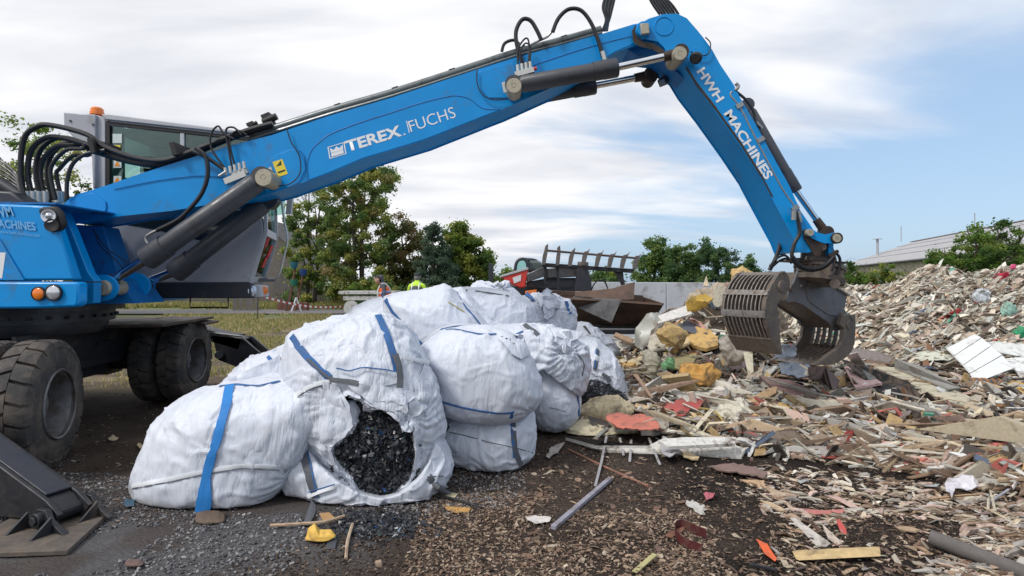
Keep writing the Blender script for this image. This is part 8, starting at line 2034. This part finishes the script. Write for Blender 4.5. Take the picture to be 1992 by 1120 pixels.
tp_('exhaust_post', [([(951, 512), (959, 512), (960, 548), (950, 548)], 12.6, .12)], M['cab_dark'], .01)

# ================================================================ two workers
def skinned(name, joints, edges, matl, parent, sub=2, root=0):
    me = bpy.data.meshes.new(name); og = ORIG[parent.name]
    me.from_pydata([tuple(Vector(j[0]) - og) for j in joints], edges, []); me.materials.append(matl)
    o = link(name, me, parent)
    sm = o.modifiers.new('skin', 'SKIN'); sm.use_smooth_shade = True
    for i, j in enumerate(joints):
        r = j[1]; me.skin_vertices[0].data[i].radius = (r, r) if not hasattr(r, '__len__') else r
        me.skin_vertices[0].data[i].use_root = (i == root)
    ss = o.modifiers.new('smooth', 'SUBSURF'); ss.levels = sub; ss.render_levels = sub
    return o
def person(label, x, y, face, lean, vest, under, hair_m, cap=False, head_tilt=0.0):
    """standing worker; face is the direction looked at (angle from +X), lean bends the upper body forward"""
    base = Vector((x, y, gz(x, y))); root = thing('person', label, 'person', tuple(base))
    f = Vector((math.cos(face), math.sin(face), 0)); s = Vector((-f.y, f.x, 0)); u = Vector((0, 0, 1))
    def W(a, b, c): return base + f * a + s * b + u * c
    la = math.sin(lean); lc = math.cos(lean); hip = 0.95
    def T(a, b, c): # torso frame above the hips
        return base + f * (a * lc + (c - hip) * la) + s * b + u * (hip + (c - hip) * lc - a * la)
    body = [(W(0, 0, .95), (.16, .13)), (T(0, 0, 1.12), (.155, .12)), (T(0, 0, 1.32), (.18, .125)), (T(0, 0, 1.46), (.14, .10)), (T(.01, 0, 1.54), .058),
            (T(.03, 0, 1.62), .085), (T(.035, 0, 1.70), .092), (T(.03, 0, 1.76), .07)]
    ed = [(i, i + 1) for i in range(7)]
    def limb(start, pts):
        p = start
        for q_ in pts: body.append(q_); ed.append((p, len(body) - 1)); p = len(body) - 1
    for b in (-1, 1):
        limb(3, [(T(0, b * .19, 1.43), .065), (T(.03, b * .25, 1.18), .05), (T(.22, b * .18, 1.02), .04), (T(.30, b * .14, 1.00), .032)])
        limb(0, [(W(0, b * .10, .86), .095), (W(.02, b * .12, .50), .07), (W(-.02, b * .13, .10), .045), (W(.10, b * .14, .05), .042)])
    skinned('body', body, ed, under, root)
    # skin-coloured head over the neck
    hc = T(.04, 0, 1.66)
    if head_tilt: hc = hc + f * .05 - u * .03
    def ell(name, c, r, matl, n=10, cut=None):
        v, fs = _CS.get(n) or cubesphere(n); p = v * np.array(r)
        R = np.array([list(f), list(s), list(u)]); w_ = p @ R + np.array(c)
        if cut is not None: k = cut(v); fs = fs[k[fs].all(1)]
        return np_mesh(name, w_, fs.ravel(), np.full(len(fs), 4), matl, parent=root, smooth=True)
    ell('head', hc, (.098, .078, .118), M['skin'])
    mb = MB(); mb.cyl(T(.02, 0, 1.48), hc, .055, .055, seg=12); mb.build('neck', M['skin'], root)
    nf = MB(); nf.box(hc + f * .10 - u * .01, (.03, .03, .045)); nf.build('nose', M['skin'], root, bevel=.008)
    for b in (-1, 1): ell('ear', hc + s * b * .08, (.02, .012, .03), M['skin'], 4)
    for b in (-1, 1): ell('eye', hc + s * b * .033 + f * .086 + u * .02, (.012, .014, .010), M['hair'], 4)
    if cap:
        ell('hair', hc - f * .012 - u * .005, (.102, .084, .112), mat('grey_hair', (.18, .17, .16), .7), cut=lambda v: (v[:, 0] < .2))
        ell('cap', hc + u * .035, (.108, .088, .092), M['cloth_dark'], cut=lambda v: v[:, 2] > -.1)
        q = MB(); q.prism([hc + f * .09 + s * .07 + u * .04, hc + f * .19 + s * .05 + u * .03, hc + f * .19 - s * .05 + u * .03, hc + f * .09 - s * .07 + u * .04], u * .01); q.build('cap_peak', M['cloth_dark'], root)
    else: ell('hair', hc + u * .015 - f * .01, (.106, .088, .116), hair_m, cut=lambda v: (v[:, 2] > .15) | (v[:, 0] < -.05))
    # vest: shell around the chest
    vj = [(T(0, 0, 1.00), (.21, .17)), (T(0, 0, 1.15), (.21, .17)), (T(0, 0, 1.32), (.235, .175)), (T(0, 0, 1.49), (.17, .13))]
    skinned('vest', vj, [(0, 1), (1, 2), (2, 3)], vest, root, sub=2)
    for zz in (1.12, 1.27):
        q = MB()
        ring_ = [T(.168 * math.cos(t_) * 1.0, .205 * math.sin(t_), zz) for t_ in [2 * math.pi * i / 24 for i in range(24)]]
        vs = ring_ + [p + u * .05 for p in ring_]; q.add(vs, [(i, (i + 1) % 24, (i + 1) % 24 + 24, i + 24) for i in range(24)]); q.build('reflective_band', M['reflect'], root)
    for b in (-1, 1):
        q = MB(); q.tube([T(.17, b * .10, 1.02), T(.18, b * .10, 1.3), T(.06, b * .10, 1.50), T(-.06, b * .10, 1.50), T(-.16, b * .10, 1.3), T(-.15, b * .10, 1.02)], .018, 6, smooth=3); q.build('reflective_braces', M['reflect'], root)
    for b in (-1, 1):
        hp = T(.30, b * .14, 1.00); hd_ = (T(.36, b * .12, .98) - hp).normalized()
        hj = [(hp, (.03, .018)), (hp + hd_ * .06, (.038, .016))]; he = [(0, 1)]
        for k, (o_, l) in enumerate(((-.03, .065), (-.01, .075), (.01, .07), (.028, .055))):
            hj += [(hp + hd_ * .09 + s * o_, .0085), (hp + hd_ * (.09 + l * .5) + s * o_ - u * .01, .008), (hp + hd_ * (.09 + l) + s * o_ - u * .03, .007)]; n_ = len(hj); he += [(1, n_ - 3), (n_ - 3, n_ - 2), (n_ - 2, n_ - 1)]
        hj += [(hp + hd_ * .03 - s * b * .04, .011), (hp + hd_ * .07 - s * b * .055 - u * .01, .009)]; n_ = len(hj); he += [(0, n_ - 2), (n_ - 2, n_ - 1)]
        skinned('hand', hj, he, M['skin'], root, sub=1)
    for b in (-1, 1):
        q = MB(); q.box(W(.05, b * .135, .05), (.27, .10, .10), Matrix.Rotation(face, 3, 'Z')); q.build('boot', M['cloth_dark'], root, bevel=.03)
    return root
p1 = P(754, 545, 15.0); person('worker in an orange hi-vis vest with dark hair, head bowed, behind the heap of bags', p1.x - .02, 15.0, math.radians(-165), .18, M['hv_orange'], M['cloth_grey'], M['hair'], head_tilt=1)
p2 = P(811, 545, 15.3); person('worker with a dark cap and yellow and grey hi-vis vest, seen from behind', p2.x, 15.3, math.radians(80), .0, M['cloth_grey'], M['hv_yellow'], M['hair'], cap=True)
